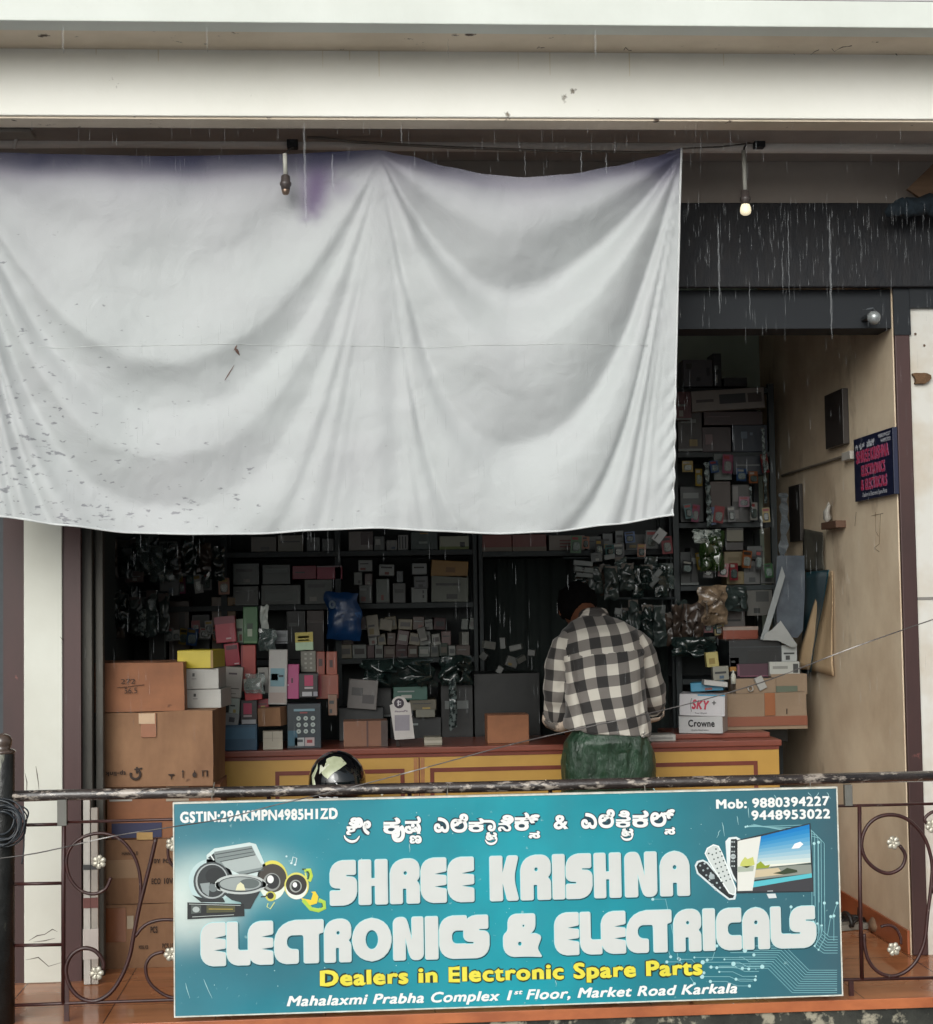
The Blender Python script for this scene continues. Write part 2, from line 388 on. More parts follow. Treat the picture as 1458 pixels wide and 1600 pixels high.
# ---------------------------------------------------------------- banner
BYY = 6.24; BK = .0027
def interp(tab, x):
    if x <= tab[0][0]: return tab[0][1]
    for (a, va), (b, vb) in zip(tab, tab[1:]):
        if x <= b:
            t = (x-a)/(b-a); t2 = t*t*(3-2*t)*.6+t*.4
            return va+(vb-va)*t2
    return tab[-1][1]
TOP = [(-90, 236), (100, 240), (250, 243), (450, 240), (590, 234), (640, 243), (700, 259), (760, 271), (820, 276), (890, 271), (960, 259), (1020, 245), (1066, 231)]
BOT = [(-90, 797), (0, 808), (100, 822), (200, 833), (300, 836), (400, 835), (500, 829), (590, 826), (690, 831), (780, 835), (860, 832), (950, 821), (1066, 806)]
SL_R = [(-60, 0), (30, .15), (75, .45), (120, .1), (160, -.35), (215, -.55), (236, .1), (262, .95), (300, .5), (330, .0), (370, -.22), (455, -.50), (474, .3), (500, .85), (545, .25), (600, -.05), (622, -.95), (650, .55), (690, .9), (740, .2), (800, -.5), (860, .5), (950, -.4), (1060, .4), (1200, -.3), (1400, .35), (1800, -.2), (2400, .1), (4000, 0)]
SL_L = [(-60, 0), (60, .1), (160, -.12), (240, .1), (290, .35), (330, .1), (352, -.62), (400, -.25), (432, .75), (470, .35), (492, -.55), (545, -.75), (575, .55), (620, .8), (655, .0), (690, -.85), (730, .45), (790, .8), (840, -.3), (900, -.75), (980, .6), (1080, -.45), (1220, .4), (1450, -.4), (1800, .3), (2600, -.1), (4000, 0)]
def cumul(tab):
    out = []; s = 0; step = 6
    for i in range(0, 680): s += interp(tab, i*step)*step; out.append(s)
    n = len(out)
    # remove slow drift
    base = []
    for i in range(n):
        a, b = max(0, i-34), min(n, i+35); base.append(sum(out[a:b])/(b-a))
    return [o-b*.8 for o, b in zip(out, base)], step
HR, HL = cumul(SL_R), cumul(SL_L)
def look(tab, t):
    arr, st = tab; t = max(0, t/st); i = int(t)
    if i >= len(arr)-1: return arr[-1]
    return arr[i]+(arr[i+1]-arr[i])*(t-i)
def swag(x, y, xa, xb, xc, y0, tab):
    hw = (xb-xc) if x > xc else (xc-xa)
    s = min(.995, math.sqrt(((x-xc)/hw)**2+.02))
    if y <= y0+1: return 0
    lo, hi = 0., 5000.
    for _ in range(15):
        t = (lo+hi)/2; p = min(2.9, max(1.5, .9+t/300))
        if y0+t*(1-s**p) < y: lo = t
        else: hi = t
    g = max(.05, (1-s**2.2))
    wt = 1/(1+math.exp(-(x-xc)/45*(1 if xb < 700 else -1))); t0 = 360*wt+620*(1-wt)
    return look(tab, t)*g**.85/(1+(t/t0)**3)
def ban_h(x, y):
    """outward bulge, in pixels of the banner plane (1 px = 2.4 mm)"""
    k = 1/(1+math.exp(-(x-600)/10))
    hl = swag(x, y, -75, 602, 258, 238, HL) if k < .99 else 0
    hr = swag(x, y, 588, 1071, 792, 236, HR) if k > .01 else 0
    h = hl*(1-k)+hr*k
    h += 5*math.exp(-((x-592)/24)**2)*(1-math.exp(-(y-236)/120)) + 3.0*math.exp(-((x-640)/14)**2)
    h += 2.2*math.sin(x/31+y/170)*min(1, (y-230)/250)
    if x > 1000: h += math.exp(-(1058-x)/11)*2.0*math.sin(y/5.2+x*.25)*max(0, min(1, (y-560)/140))
    ed = min(1, max(0, (y-245)/60))
    h += ed*(3.2*fnoise((x/95+y/260, y/60-x/300, 0), 1, 2)+1.1*fnoise((x/34, y/30, 0), 1, 5)+.5*fnoise((x/13, y/16, 0), 1, 8))
    # soft flare near the hem
    h += 3*math.exp(-(830-y)/16)*math.sin(x/40)
    return h
q = MB(); NX, NY = 300, 210; dye = []; grime = []
for j in range(NY+1):
    for i in range(NX+1):
        x = -90+(1066+90)*i/NX; v = j/NY
        yt, yb = interp(TOP, x), interp(BOT, x)
        y = yt+(yb-yt)*v; xx = x-(14*v*max(0, (x-980)/86) if x > 980 else 0)
        p = U(xx, y, BYY); p.y -= ban_h(x, y)*BK; q.v.append(p)
        # dyed printed edge along the top
        band = 17+ 11/(1+math.exp((x-545)/14)) + 14*math.exp(-((x-1050)/40)**2)+6*fnoise((x/90, 0, 0))
        rim = y-yt; w_ = 1-1/(1+math.exp(-(rim-band)/7.5))
        lil = .50*math.exp(-max(0, rim-band)/36)
        if 640 < x < 1000: w_ *= .35+.65*abs((x-820)/180)**1.5; lil *= .9
        bl = math.exp(-((x-488-(y-330)*-.12)/(30-(y-300)*.22 if y < 400 else 8))**2)*(1/(1+math.exp((y-340-12*fnoise((x/14, y/14, 4)))/7))) if y > 240 else 0
        bl2 = .55*math.exp(-(((x-528)/34)**2+((y-290)/26)**2))
        dye.append((min(1, w_), min(1, max(lil, bl*1.0, bl2)), 0, 1))
for j in range(NY):
    for i in range(NX):
        a = j*(NX+1)+i; q.f.append((a, a+NX+1, a+NX+2, a+1)); q.mi.append(0)
bm_ = bpy.data.materials.new('banner_cloth'); bm_.use_nodes = True; nt = bm_.node_tree; N = nt.nodes.new; L = nt.links.new
b = nt.nodes['Principled BSDF']; b.inputs['Roughness'].default_value = .62; b.inputs['Sheen Weight'].default_value = .15
at = N('ShaderNodeAttribute'); at.attribute_name = 'dye'; sp = N('ShaderNodeSeparateColor'); L(at.outputs['Color'], sp.inputs[0])
tc = N('ShaderNodeTexCoord')
m1 = N('ShaderNodeMix'); m1.data_type = 'RGBA'; m1.inputs[6].default_value = (*lin('#bbbfbf'), 1); m1.inputs[7].default_value = (*lin('#5d4a72'), 1); L(sp.outputs[1], m1.inputs[0])
m2 = N('ShaderNodeMix'); m2.data_type = 'RGBA'; m2.inputs[7].default_value = (*lin('#1d2046'), 1); L(sp.outputs[0], m2.inputs[0]); L(m1.outputs[2], m2.inputs[6])
mp = N('ShaderNodeMapping'); mp.inputs['Rotation'].default_value = (0, R(-38), 0); mp.inputs['Scale'].default_value = (26, 26, 60); L(tc.outputs['Object'], mp.inputs[0])
ns = N('ShaderNodeTexNoise'); ns.inputs['Scale'].default_value = 1; ns.inputs['Detail'].default_value = 3; L(mp.outputs[0], ns.inputs['Vector'])
sx = N('ShaderNodeSeparateXYZ'); L(tc.outputs['Object'], sx.inputs[0])
# splashed mud: dense at the lower left corner, thinning away from it (object origin sits there)
ds = N('ShaderNodeMath'); ds.operation = 'MULTIPLY_ADD'; L(sx.outputs['X'], ds.inputs[0]); ds.inputs[1].default_value = .75; L(sx.outputs['Z'], ds.inputs[2])
thr = N('ShaderNodeMapRange'); thr.inputs[1].default_value = 0; thr.inputs[2].default_value = 1.9; thr.inputs[3].default_value = .55; thr.inputs[4].default_value = .78; L(ds.outputs[0], thr.inputs[0])
sb = N('ShaderNodeMath'); sb.operation = 'SUBTRACT'; L(ns.outputs['Fac'], sb.inputs[0]); L(thr.outputs[0], sb.inputs[1])
ml = N('ShaderNodeMath'); ml.operation = 'MULTIPLY'; ml.use_clamp = True; ml.inputs[1].default_value = 16; L(sb.outputs[0], ml.inputs[0])
ml2 = N('ShaderNodeMath'); ml2.operation = 'MULTIPLY'; ml2.inputs[1].default_value = .75; L(ml.outputs[0], ml2.inputs[0])
m3 = N('ShaderNodeMix'); m3.data_type = 'RGBA'; m3.inputs[7].default_value = (*lin('#6f7076'), 1); L(ml2.outputs[0], m3.inputs[0]); L(m2.outputs[2], m3.inputs[6])
n5 = N('ShaderNodeTexNoise'); n5.inputs['Scale'].default_value = 2.2; n5.inputs['Detail'].default_value = 6; L(tc.outputs['Object'], n5.inputs['Vector'])
r5 = N('ShaderNodeMapRange'); r5.inputs[1].default_value = .4; r5.inputs[2].default_value = .7; r5.inputs[3].default_value = 0; r5.inputs[4].default_value = .22; L(n5.outputs['Fac'], r5.inputs[0])
m4 = N('ShaderNodeMix'); m4.data_type = 'RGBA'; m4.inputs[7].default_value = (*lin('#b9b4bb'), 1); L(r5.outputs[0], m4.inputs[0]); L(m3.outputs[2], m4.inputs[6])
L(m4.outputs[2], b.inputs['Base Color'])
tr = N('ShaderNodeBsdfTranslucent'); L(m4.outputs[2], tr.inputs[0]); ms = N('ShaderNodeMixShader'); ms.inputs[0].default_value = .12
out = nt.nodes['Material Output']; L(b.outputs[0], ms.inputs[1]); L(tr.outputs[0], ms.inputs[2]); L(ms.outputs[0], out.inputs[0])
wv = N('ShaderNodeTexNoise'); wv.inputs['Scale'].default_value = 260; L(tc.outputs['Object'], wv.inputs['Vector'])
bp = N('ShaderNodeBump'); bp.inputs['Strength'].default_value = .5; bp.inputs['Distance'].default_value = .01
wv2 = N('ShaderNodeTexNoise'); wv2.inputs['Scale'].default_value = 7; wv2.inputs['Detail'].default_value = 5; wv2.inputs['Distortion'].default_value = 1.2; L(tc.outputs['Object'], wv2.inputs['Vector'])
wa = N('ShaderNodeMath'); wa.operation = 'MULTIPLY_ADD'; wa.inputs[1].default_value = .12; L(wv.outputs['Fac'], wa.inputs[0]); L(wv2.outputs['Fac'], wa.inputs[2]); L(wa.outputs[0], bp.inputs['Height']); L(bp.outputs[0], b.inputs['Normal'])
ban = q.build('banner', bm_, None, smooth=True, loc=U(-60, 830, BYY))
ca = ban.data.color_attributes.new('dye', 'FLOAT_COLOR', 'POINT')
for i, d in enumerate(dye): ca.data[i].color = d
tag(ban, 'large wrinkled white cloth banner with indigo dyed top edge hanging across the shop front', 'banner')
# hems
q2 = MB(); last = NY*(NX+1)
q2.tube([q.v[last+i]+Vector((0, -.0015, .003)) for i in range(0, NX+1, 2)], .0042, 6, flat=.5)
q2.tube([q.v[j*(NX+1)+NX]+Vector((-.003, -.0015, 0)) for j in range(0, NY+1, 2)], .0042, 6, flat=.5)
q2.build('hem', mat('banner_hem', '#c8cbca', '#bcbebe', rough=.7), ban, smooth=True)
q2 = MB(); rowj = [min(range(NY+1), key=lambda j: abs((interp(TOP, -90+1156*i/NX)+(interp(BOT, -90+1156*i/NX)-interp(TOP, -90+1156*i/NX))*j/NY)-541)) for i in range(NX+1)]
def onb(x, y):
    p = U(x, y, BYY); p.y -= ban_h(x, y)*BK; return p
q2.tube([onb(x, 541+2*math.sin(x/90))+Vector((0, -.0006, 0)) for x in range(60, 1020, 6)], .0011, 4)
q2.build('seam', mat('banner_seam', '#c9cccb', '#bfc2c1'), ban, smooth=True)
# little brown rust smear
q2 = MB()
for (x0, y0, x1, y1, r_) in ((368, 545, 375, 556, .006), (351, 594, 366, 570, .0025), (371, 541, 366, 549, .003)):
    q2.tube([onb(x0+(x1-x0)*t, y0+(y1-y0)*t)+Vector((0, -.001, 0)) for t in (0, .3, .6, 1)], [.001, r_, r_*.8, .0006], 6, flat=.2)
q2.build('rust_smear', paint('#7a5f56'), ban)
# tie cords
q2 = MB(); a = U(1066, 232, BYY); b_ = U(1186, 222, 6.5)
q2.tube([a, a.lerp(b_, .5)+Vector((0, 0, -.006)), b_], .0035, 6)
o = q2.build('tie_cord', paint('#6b645c')); tag(o, 'grey cord tying the right corner of the banner to the pipe', 'cord')

# ---------------------------------------------------------------- pipes, cords, lamps under the ceiling
M_pvc = mat('pvc_pipe', '#dedad4', '#b9b4ae', rough=.5, scale=5, mix=.7, stretch=(.3, 1, 1))
q = MB(); q.tube([U(x, y, 6.5) for x, y in ((-60, 222), (0, 222), (200, 221), (450, 224), (700, 227), (1000, 229), (1300, 230), (1520, 232))], .026, 12)
pipe = q.build('drain_pipe', M_pvc, smooth=True); tag(pipe, 'long grey plastic pipe running along the wall under the verandah ceiling', 'pipe')
q = MB()
for px in (470, 1190): pass
q.tube([U(x, y, 6.4) for x, y in ((480, 214), (560, 222), (700, 230), (860, 236), (1000, 238), (1062, 236))], .006, 6)
o = q.build('hanging_rope', paint('#8c857c'), smooth=True); tag(o, 'thin pale rope stretched below the pipe holding up the banner', 'rope')
q = MB(); q.tube([U(x, y, 6.42) for x, y in ((22, 232), (26, 214), (20, 202), (8, 201), (2, 210))], .008, 8)
o = q.build('pipe_hook', M_pvc, smooth=True); tag(o, 'curved grey hook around the pipe at the left end', 'hook')
b0 = U(-40, 192, 6.35); b1 = U(52, 212, 6.35)
q = MB().box(b0.x, b1.x, 6.3, 6.4, b1.z, 3.345); o = q.build('light_panel', paint('#b9b3aa'), bevel=.004); tag(o, 'pale panel fixed to the ceiling in the upper left corner', 'panel')
for px, py, lab in ((457, 220, 'left'), (1186, 220, 'right')):
    c = U(px, py, 6.46); q = MB().box(c.x-.022, c.x+.022, c.y-.02, c.y+.03, c.z-.03, c.z+.03)
    o = q.build('junction_box', mat('junction_black', '#23272a', '#14181a', rough=.5, scale=40), bevel=.004)
    tag(o, 'small black junction box on the pipe, '+lab+' of the two', 'junction box', 'black junction boxes on the pipe')
    MB().lathe([(.012, 0), (.012, .004)], (c.x, c.y-.021, c.z), 8, 'Y').build('screw_cap', paint('#3c4244'), o)
def bulb_lamp(px, py0, py1, lit, lab):
    Y = 6.36 if lit else 6.16; a = U(px, py0, Y); b2 = U(px, py1, Y)
    root = empty('hanging_lamp', (a.x, a.y, a.z), lab, 'lamp', 'lamps hanging from the pipe')
    hz = b2.z+(.052 if lit else .028)
    MB().tube([(a.x, Y, a.z), (a.x+.002, Y, hz+.045)], .0085, 10).build('conduit', paint('#c9c8be'), root, smooth=True)
    MB().tube([(a.x+.03, Y+.08, a.z+.045), (a.x+.01, Y+.03, a.z+.02), (a.x, Y, a.z-.01)], .004, 6).build('cord', paint('#3a3836'), root)
    MB().lathe([(.010, .046), (.017, .04), (.018, .02), (.022, .016), (.022, .006), (.018, 0), (.016, -.012)], (a.x+.002, Y, hz), 14).build('lamp_holder', mat('holder_brown', '#4a4240', '#2f2a28', rough=.4), root, smooth=True)
    if lit:
        MB().lathe([(.013, .0), (.016, -.008), (.021, -.02), (.0225, -.034), (.020, -.044), (.012, -.05), (.003, -.052)], (a.x+.002, Y, hz-.004), 16).build('light_bulb', mat('lit_bulb', '#efe2c0', emit=.55), root, smooth=True)
    else:
        MB().lathe([(.014, -.0), (.016, -.012), (.013, -.022), (.009, -.027)], (a.x+.002, Y, hz-.004), 14).build('socket_mouth', mat('socket_brass', '#8a7666', '#5a4a40', rough=.3, metal=.7), root, smooth=True)
bulb_lamp(445, 240, 303, False, 'pale hanging rod with an empty brown bulb holder in front of the banner')
bulb_lamp(1162, 235, 335, True, 'hanging rod with a glowing cream bulb at the right')
# round camera dome under the lintel
c = U(1366, 496, 6.66)
root = empty('dome_camera', (c.x, 6.74, c.z+.035), 'small round grey dome camera under the dark lintel at the right', 'camera')
MB().tube([(c.x-.022, 6.74, c.z+.045), (c.x-.02, 6.69, c.z+.04), (c.x, 6.67, c.z+.042), (c.x+.018, 6.69, c.z+.03), (c.x+.02, 6.73, c.z+.02)], .003, 6).build('cable', paint('#6a7075'), root)
MB().box(c.x-.018, c.x+.018, 6.68, 6.78, c.z+.004, c.z+.02).build('mounting_bracket', paint('#33383a'), root, bevel=.003)
MB().lathe([(.004, -.026), (.018, -.022), (.027, -.008), (.029, .006), (.024, .016), (.008, .022)], c, 18, 'Y').build('camera_head', mat('camera_grey', '#a6abab', '#7d8385', rough=.25, metal=.4), root, smooth=True)

# ---------------------------------------------------------------- railing
RY = 6.12
M_rail = mat('black_enamel_rail', '#2a2524', '#4a413d', rough=.22, scale=14, mix=.8, bump=.35, bscale=55, col3='#a59a8f', thr3=(.54, .62), scale3=30, stretch=(.5, 1, 1), stretch3=(.45, 1, 1), coat=.5)
M_iron = mat('brown_iron', '#3d1d1a', '#2a1614', rough=.4, scale=30, mix=.8, col3='#7c7168', thr3=(.64, .7), scale3=18)
M_flower = mat('silver_flower', '#c8c2b2', '#8f8a7c', rough=.35, metal=.35, scale=60, mix=.7)
fence = empty('railing', (.5, RY, 0), 'black iron verandah railing with scrolls and silver flowers behind the teal sign', 'railing')
def rl(*pts): return [U(x, y, RY) for x, y in pts]
MB().tube(rl((-60, 1246.5), (100, 1242), (400, 1237), (729, 1230), (1100, 1221), (1530, 1211)), .0205, 14).build('top_rail', M_rail, fence, smooth=True)
def smooth_path(pts, n=4):
    out = []; k = len(pts)
    for i in range(k-1):
        p0 = Vector(pts[max(i-1, 0)]); p1 = Vector(pts[i]); p2 = Vector(pts[i+1]); p3 = Vector(pts[min(i+2, k-1)])
        for j in range(n):
            t = j/n; out.append(.5*((2*p1)+(p2-p0)*t+(2*p0-5*p1+4*p2-p3)*t*t+(3*p1-p0-3*p2+p3)*t**3))
    out.append(Vector(pts[-1])); return out
def iron(name, pts, r=.0065, m=None, y=RY, sm=True, flat=None):
    P = smooth_path([Vector((a, b, 0)) for a, b in pts]) if sm else [Vector((a, b, 0)) for a, b in pts]
    MB().tube([U(p.x, p.y, y) for p in P], r, 8, flat=flat).build(name, m or M_iron, fence, smooth=True)
Zl = lambda L_: [(x*.2939, 1130+y*.2939) for x, y in L_]
Zr = lambda L_: [(1200+x*.2939, 1130+y*.2939) for x, y in L_]
# newel post with ball cap
a = U(3, 1175, RY); b_ = U(6, 1600, RY)
MB().lathe([(.046, -.02), (.046, a.z-.0), (.04, a.z+.01)], (a.x, RY, 0), 16).build('newel_post', mat('mossy_black_post', '#272827', '#171817', rough=.35, scale=9, mix=.8, bump=.4, col3='#6f7062', thr3=(.60, .68), scale3=14, stretch3=(1, 1, .35)), fence, smooth=True)
MB().lathe([(.044, 0), (.05, .008), (.044, .016), (.03, .02), (.036, .034), (.038, .05), (.03, .066), (.015, .074), (.002, .077)], (a.x, RY, a.z-.008), 18).build('ball_cap', mat('cap_brown', '#5a4a40', '#2c2624', rough=.2, coat=.8, scale=10), fence, smooth=True)
iron('upright', [(100, 1250), (99, 1400), (99, 1568)], .008, sm=False)
iron('upright', [(1343, 1258), (1344, 1400), (1347, 1530)], .008, sm=False)
for x in (420, 640, 860, 1080, 1290): iron('upright', [(x, 1235), (x, 1560)], .008, sm=False, y=RY+.012)
for y in (1289, 1381, 1477): iron('crossbar', [(20, y+.5), (99, y-1)], .0062, sm=False)
iron('crossbar', [(99, 1285), (280, 1280), (700, 1270), (1330, 1259), (1500, 1255)], .0055, sm=False, y=RY+.006)
iron('bottom_rail', [(22, 1571), (99, 1568), (280, 1562), (800, 1547), (1316, 1531), (1500, 1527)], .0062, sm=False)
MB().box(U(1319, 1240, RY).x, U(1331, 1240, RY).x, RY-.012, RY+.012, U(1325, 1259, RY).z, U(1325, 1226, RY).z).build('rail_bracket', mat('bracket_grey', '#6d6c66', '#45443f', rough=.5), fence, bevel=.002)
MB().box(U(90, 1240, RY).x, U(105, 1240, RY).x, RY-.012, RY+.012, U(100, 1290, RY).z, U(100, 1248, RY).z).build('rail_bracket', mat('bracket_grey', '#6d6c66'), fence, bevel=.002)
for px in (104, 500, 900, 1330):
    p = U(px, 1545, RY); MB().box(p.x-.009, p.x+.009, RY-.005, RY+.005, -.01, p.z+.035).build('foot', M_iron, fence)
S1 = Zl([(590, 820), (562, 880), (500, 908), (430, 890), (375, 830), (353, 750), (365, 680), (410, 625), (480, 592), (560, 587), (640, 618), (700, 685), (735, 765), (748, 860), (742, 975)])
S2 = Zl([(830, 610), (800, 740), (770, 860), (740, 980), (712, 1120), (690, 1235), (650, 1340), (590, 1430), (510, 1477), (430, 1462), (372, 1400), (350, 1310), (378, 1235), (440, 1197), (505, 1210), (548, 1265), (548, 1310)])
S3 = Zl([(718, 1135), (770, 1075), (850, 1047), (940, 1050), (1010, 1085)])
S4 = Zl([(1000, 1440), (925, 1460), (850, 1430), (790, 1370), (775, 1290), (810, 1235), (872, 1215)])
S5 = Zl([(1040, 800), (960, 790), (905, 740), (893, 680), (905, 625), (930, 600)])
S6 = Zr([(700, 650), (730, 700), (715, 760), (670, 792), (620, 796), (560, 765), (515, 712), (498, 640), (520, 560), (570, 508), (640, 487), (720, 500), (790, 552), (840, 625), (872, 740), (868, 860), (850, 1010), (838, 1130), (820, 1200), (785, 1270), (730, 1322), (660, 1345), (590, 1325), (540, 1270), (515, 1190), (512, 1120)])
S7 = Zr([(600, 1082), (645, 1074), (685, 1098), (706, 1145), (706, 1175)])
S8 = Zr([(1000, 500), (940, 470), (880, 470), (835, 505), (845, 535)])
for s_, r_ in ((S1, .0062), (S2, .0078), (S3, .0062), (S4, .0062), (S5, .0055), (S6, .0072), (S7, .0055), (S8, .0062)): iron('scroll', s_, r_)
iron('scroll', Zr([(868, 860), (905, 940), (960, 1000)]), .008)
def flower(px, py, r=.026):
    c = U(px, py, RY-.012); a0 = random.uniform(0, 1); q = MB()
    for k in range(6):
        an = a0+k*math.pi/3; Mx = Matrix.Rotation(-an, 3, 'Y')
        rings = []
        for (d, w_, h_) in ((.0, .002, .003), (.25, .006, .006), (.6, .0105, .008), (.85, .0095, .006), (1.0, .003, .002)):
            ring = []
            for j in range(8):
                t = 2*math.pi*j/8; pinch = 1-.45*max(0, math.cos(t-math.pi/2+math.pi))**2
                ring.append(c+Mx @ Vector((d*r, -h_*math.sin(t)*.8-(.003*abs(math.cos(t)))*0, w_*math.cos(t))))
            rings.append(ring)
        q.loft(rings)
    q.lathe([(.0015, -.009), (.005, -.006), (.006, 0)], c, 8, 'Y')
    q.build('flower', M_flower, fence, smooth=True)
for p in ((155, 1347), (151, 1521), (267, 1491), (270, 1319), (1396, 1317), (1397, 1483), (1457, 1291)): flower(*p)

# water drops under the top rail
for k, (px, py) in enumerate(((432, 1234), (853, 1223), (1029, 1219), (208, 1241), (597, 1240))):
    p = U(px, py, RY-.004); MB().lathe([(.0005, .012), (.004, .008), (.0062, .001), (.005, -.005), (.001, -.009)], p, 10).build('water_drop', mat('water_drop', '#f4ead0', rough=.05, spec=1, coat=1)).name
    tag(COL.objects[-1], 'rain drop hanging under the top rail, '+['above the left part of the sign', 'above the middle of the sign', 'below the person in the check shirt', 'beside the newel post', 'below the helmet'][k], 'drop', 'rain drops hanging from the rail')

# coil of cable on the newel post
q = MB()
for k in range(9):
    rr = .052+.010*(k % 4); cx, cz = U(6+k % 3*4, 1283+((k*7) % 9-4), RY).x, U(6, 1283+((k*5) % 11-5), RY).z
    q.tube([(cx+rr*math.cos(t*math.pi/12+k)*(.95+.1*math.sin(k)), RY-.06-.006*(k % 4)+.01*math.sin(t*.5+k), cz+rr*1.0*math.sin(t*math.pi/12+k)) for t in range(24)], .0036, 6, cyclic=True)
o = q.build('cable_coil', mat('cable_black', '#22262a', '#3a4148', rough=.35), smooth=True, loc=U(6, 1283, RY)); tag(o, 'coil of black cable looped on the left newel post', 'cable coil')
q = MB(); P = smooth_path([(30, 1262, 0), (42, 1275, 0), (38, 1300, 0), (37, 1330, 0), (34, 1350, 0)]); q.tube([U(p.x, p.y, RY-.05) for p in P], .0028, 6)
P = smooth_path([(20, 1300, 0), (30, 1262, 0), (44, 1268, 0), (40, 1283, 0), (26, 1292, 0)]); q.tube([U(p.x, p.y, RY-.055) for p in P], .0028, 6)
o = q.build('loose_cable_end', mat('cable_black', '#22262a'), smooth=True); tag(o, 'loose cable end dangling right of the coil on the newel post', 'cable')
# service wire crossing the view
q = MB(); P = smooth_path([(1560, 935, 0), (1458, 968, 0), (1330, 1013, 0), (1200, 1063, 0), (1090, 1096, 0), (1000, 1118, 0), (900, 1140, 0), (800, 1163, 0), (700, 1190, 0), (600, 1217, 0), (520, 1237, 0), (430, 1258, 0), (350, 1279, 0), (270, 1292, 0), (180, 1306, 0), (100, 1324, 0), (40, 1336, 0), (-60, 1348, 0)])
q.tube([U(p.x, p.y, 5.96+.02*math.sin(i*.8)) for i, p in enumerate(P)], .0024, 6)
o = q.build('service_wire', mat('wire_grey', '#4a4644', '#b8b4b0', rough=.3, scale=2.4, mix=.9, contrast=(.5, .6)), smooth=True); tag(o, 'single thin wire sloping across the whole shop front in front of the sign', 'wire')  # pale stretches put the wire's lit part into its colour
# ---------------------------------------------------------------- the shop sign
SY = 6.03
def sp(px, py): p = U(px, py, SY); return (p.x, p.z)
TL, TR, BR, BL = sp(272, 1256), sp(1308, 1232), sp(1314, 1553), sp(274, 1589)
x0s, x1s = (TL[0]+BL[0])/2, (TR[0]+BR[0])/2; z1s, z0s = (TL[1]+TR[1])/2, (BL[1]+BR[1])/2
sign = empty('shop_sign', ((x0s+x1s)/2, SY, z0s), 'wide teal shop sign board with silver lettering fixed to the railing', 'sign')
pm = bpy.data.materials.new('sign_print'); pm.use_nodes = True; nt = pm.node_tree; N = nt.nodes.new; L = nt.links.new
b = nt.nodes['Principled BSDF']; b.inputs['Roughness'].default_value = .32; b.inputs['Coat Weight'].default_value = .25
tc = N('ShaderNodeTexCoord'); sx = N('ShaderNodeSeparateXYZ'); L(tc.outputs['Object'], sx.inputs[0])
def vr(elems, src, lo_, hi_):
    m = N('ShaderNodeMapRange'); m.inputs[1].default_value = lo_; m.inputs[2].default_value = hi_; L(src, m.inputs[0])
    r = N('ShaderNodeValToRGB'); L(m.outputs[0], r.inputs[0])
    while len(r.color_ramp.elements) < len(elems): r.color_ramp.elements.new(.5)
    for e, (p, c) in zip(r.color_ramp.elements, elems): e.position = p; e.color = (*lin(c), 1)
    return r.outputs[0]
W = x1s-x0s; H = z1s-z0s
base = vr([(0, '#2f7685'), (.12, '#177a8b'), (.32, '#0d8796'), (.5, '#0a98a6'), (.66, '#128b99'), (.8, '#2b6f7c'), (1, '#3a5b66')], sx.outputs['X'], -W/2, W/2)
def blob(cx, cz, rx, rz, pw=1.):
    mp = N('ShaderNodeMapping'); mp.vector_type = 'POINT'; mp.inputs['Location'].default_value = (-cx/rx, 0, -cz/rz); mp.inputs['Scale'].default_value = (1/rx, 0, 1/rz)
    L(tc.outputs['Object'], mp.inputs[0]); ln = N('ShaderNodeVectorMath'); ln.operation = 'LENGTH'; L(mp.outputs[0], ln.inputs[0])
    m = N('ShaderNodeMapRange'); m.interpolation_type = 'SMOOTHERSTEP'; m.inputs[1].default_value = 1.0; m.inputs[2].default_value = .1; L(ln.outputs['Value'], m.inputs[0]); return m.outputs[0]
def mixc(fac, a, c, k=1.):
    mm = N('ShaderNodeMath'); mm.operation = 'MULTIPLY'; mm.inputs[1].default_value = k; L(fac, mm.inputs[0])
    x = N('ShaderNodeMix'); x.data_type = 'RGBA'; L(mm.outputs[0], x.inputs[0]); L(a, x.inputs[6]); x.inputs[7].default_value = (*lin(c), 1); return x.outputs[2]
def sl(px, py): q_ = sp(px, py); return (q_[0]-(x0s+x1s)/2, q_[1]-z0s)
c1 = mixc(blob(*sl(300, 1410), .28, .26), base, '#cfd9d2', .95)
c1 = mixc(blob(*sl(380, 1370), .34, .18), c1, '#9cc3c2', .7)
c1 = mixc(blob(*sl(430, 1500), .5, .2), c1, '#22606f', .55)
nn = N('ShaderNodeTexNoise'); nn.inputs['Scale'].default_value = 3.2; nn.inputs['Detail'].default_value = 7; L(tc.outputs['Object'], nn.inputs['Vector'])
mr = N('ShaderNodeMapRange'); mr.inputs[1].default_value = .42; mr.inputs[2].default_value = .7; L(nn.outputs['Fac'], mr.inputs[0])
c1 = mixc(mr.outputs[0], c1, '#155e6c', .35)
n2 = N('ShaderNodeTexNoise'); n2.inputs['Scale'].default_value = 38; n2.inputs['Detail'].default_value = 4; L(tc.outputs['Object'], n2.inputs['Vector'])
mr2 = N('ShaderNodeMapRange'); mr2.inputs[1].default_value = .68; mr2.inputs[2].default_value = .76; L(n2.outputs['Fac'], mr2.inputs[0])
c1 = mixc(mr2.outputs[0], c1, '#9fc4c4', .55)
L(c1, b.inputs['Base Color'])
rp = N('ShaderNodeTexNoise'); rp.inputs['Scale'].default_value = 2.4; rp.inputs['Detail'].default_value = 2; L(tc.outputs['Object'], rp.inputs['Vector'])
bp = N('ShaderNodeBump'); bp.inputs['Strength'].default_value = .35; bp.inputs['Distance'].default_value = .03; L(rp.outputs['Fac'], bp.inputs['Height']); L(bp.outputs[0], b.inputs['Normal'])
MB().box(x0s, x1s, SY, SY+.016, z0s, z1s).build('panel', pm, sign)
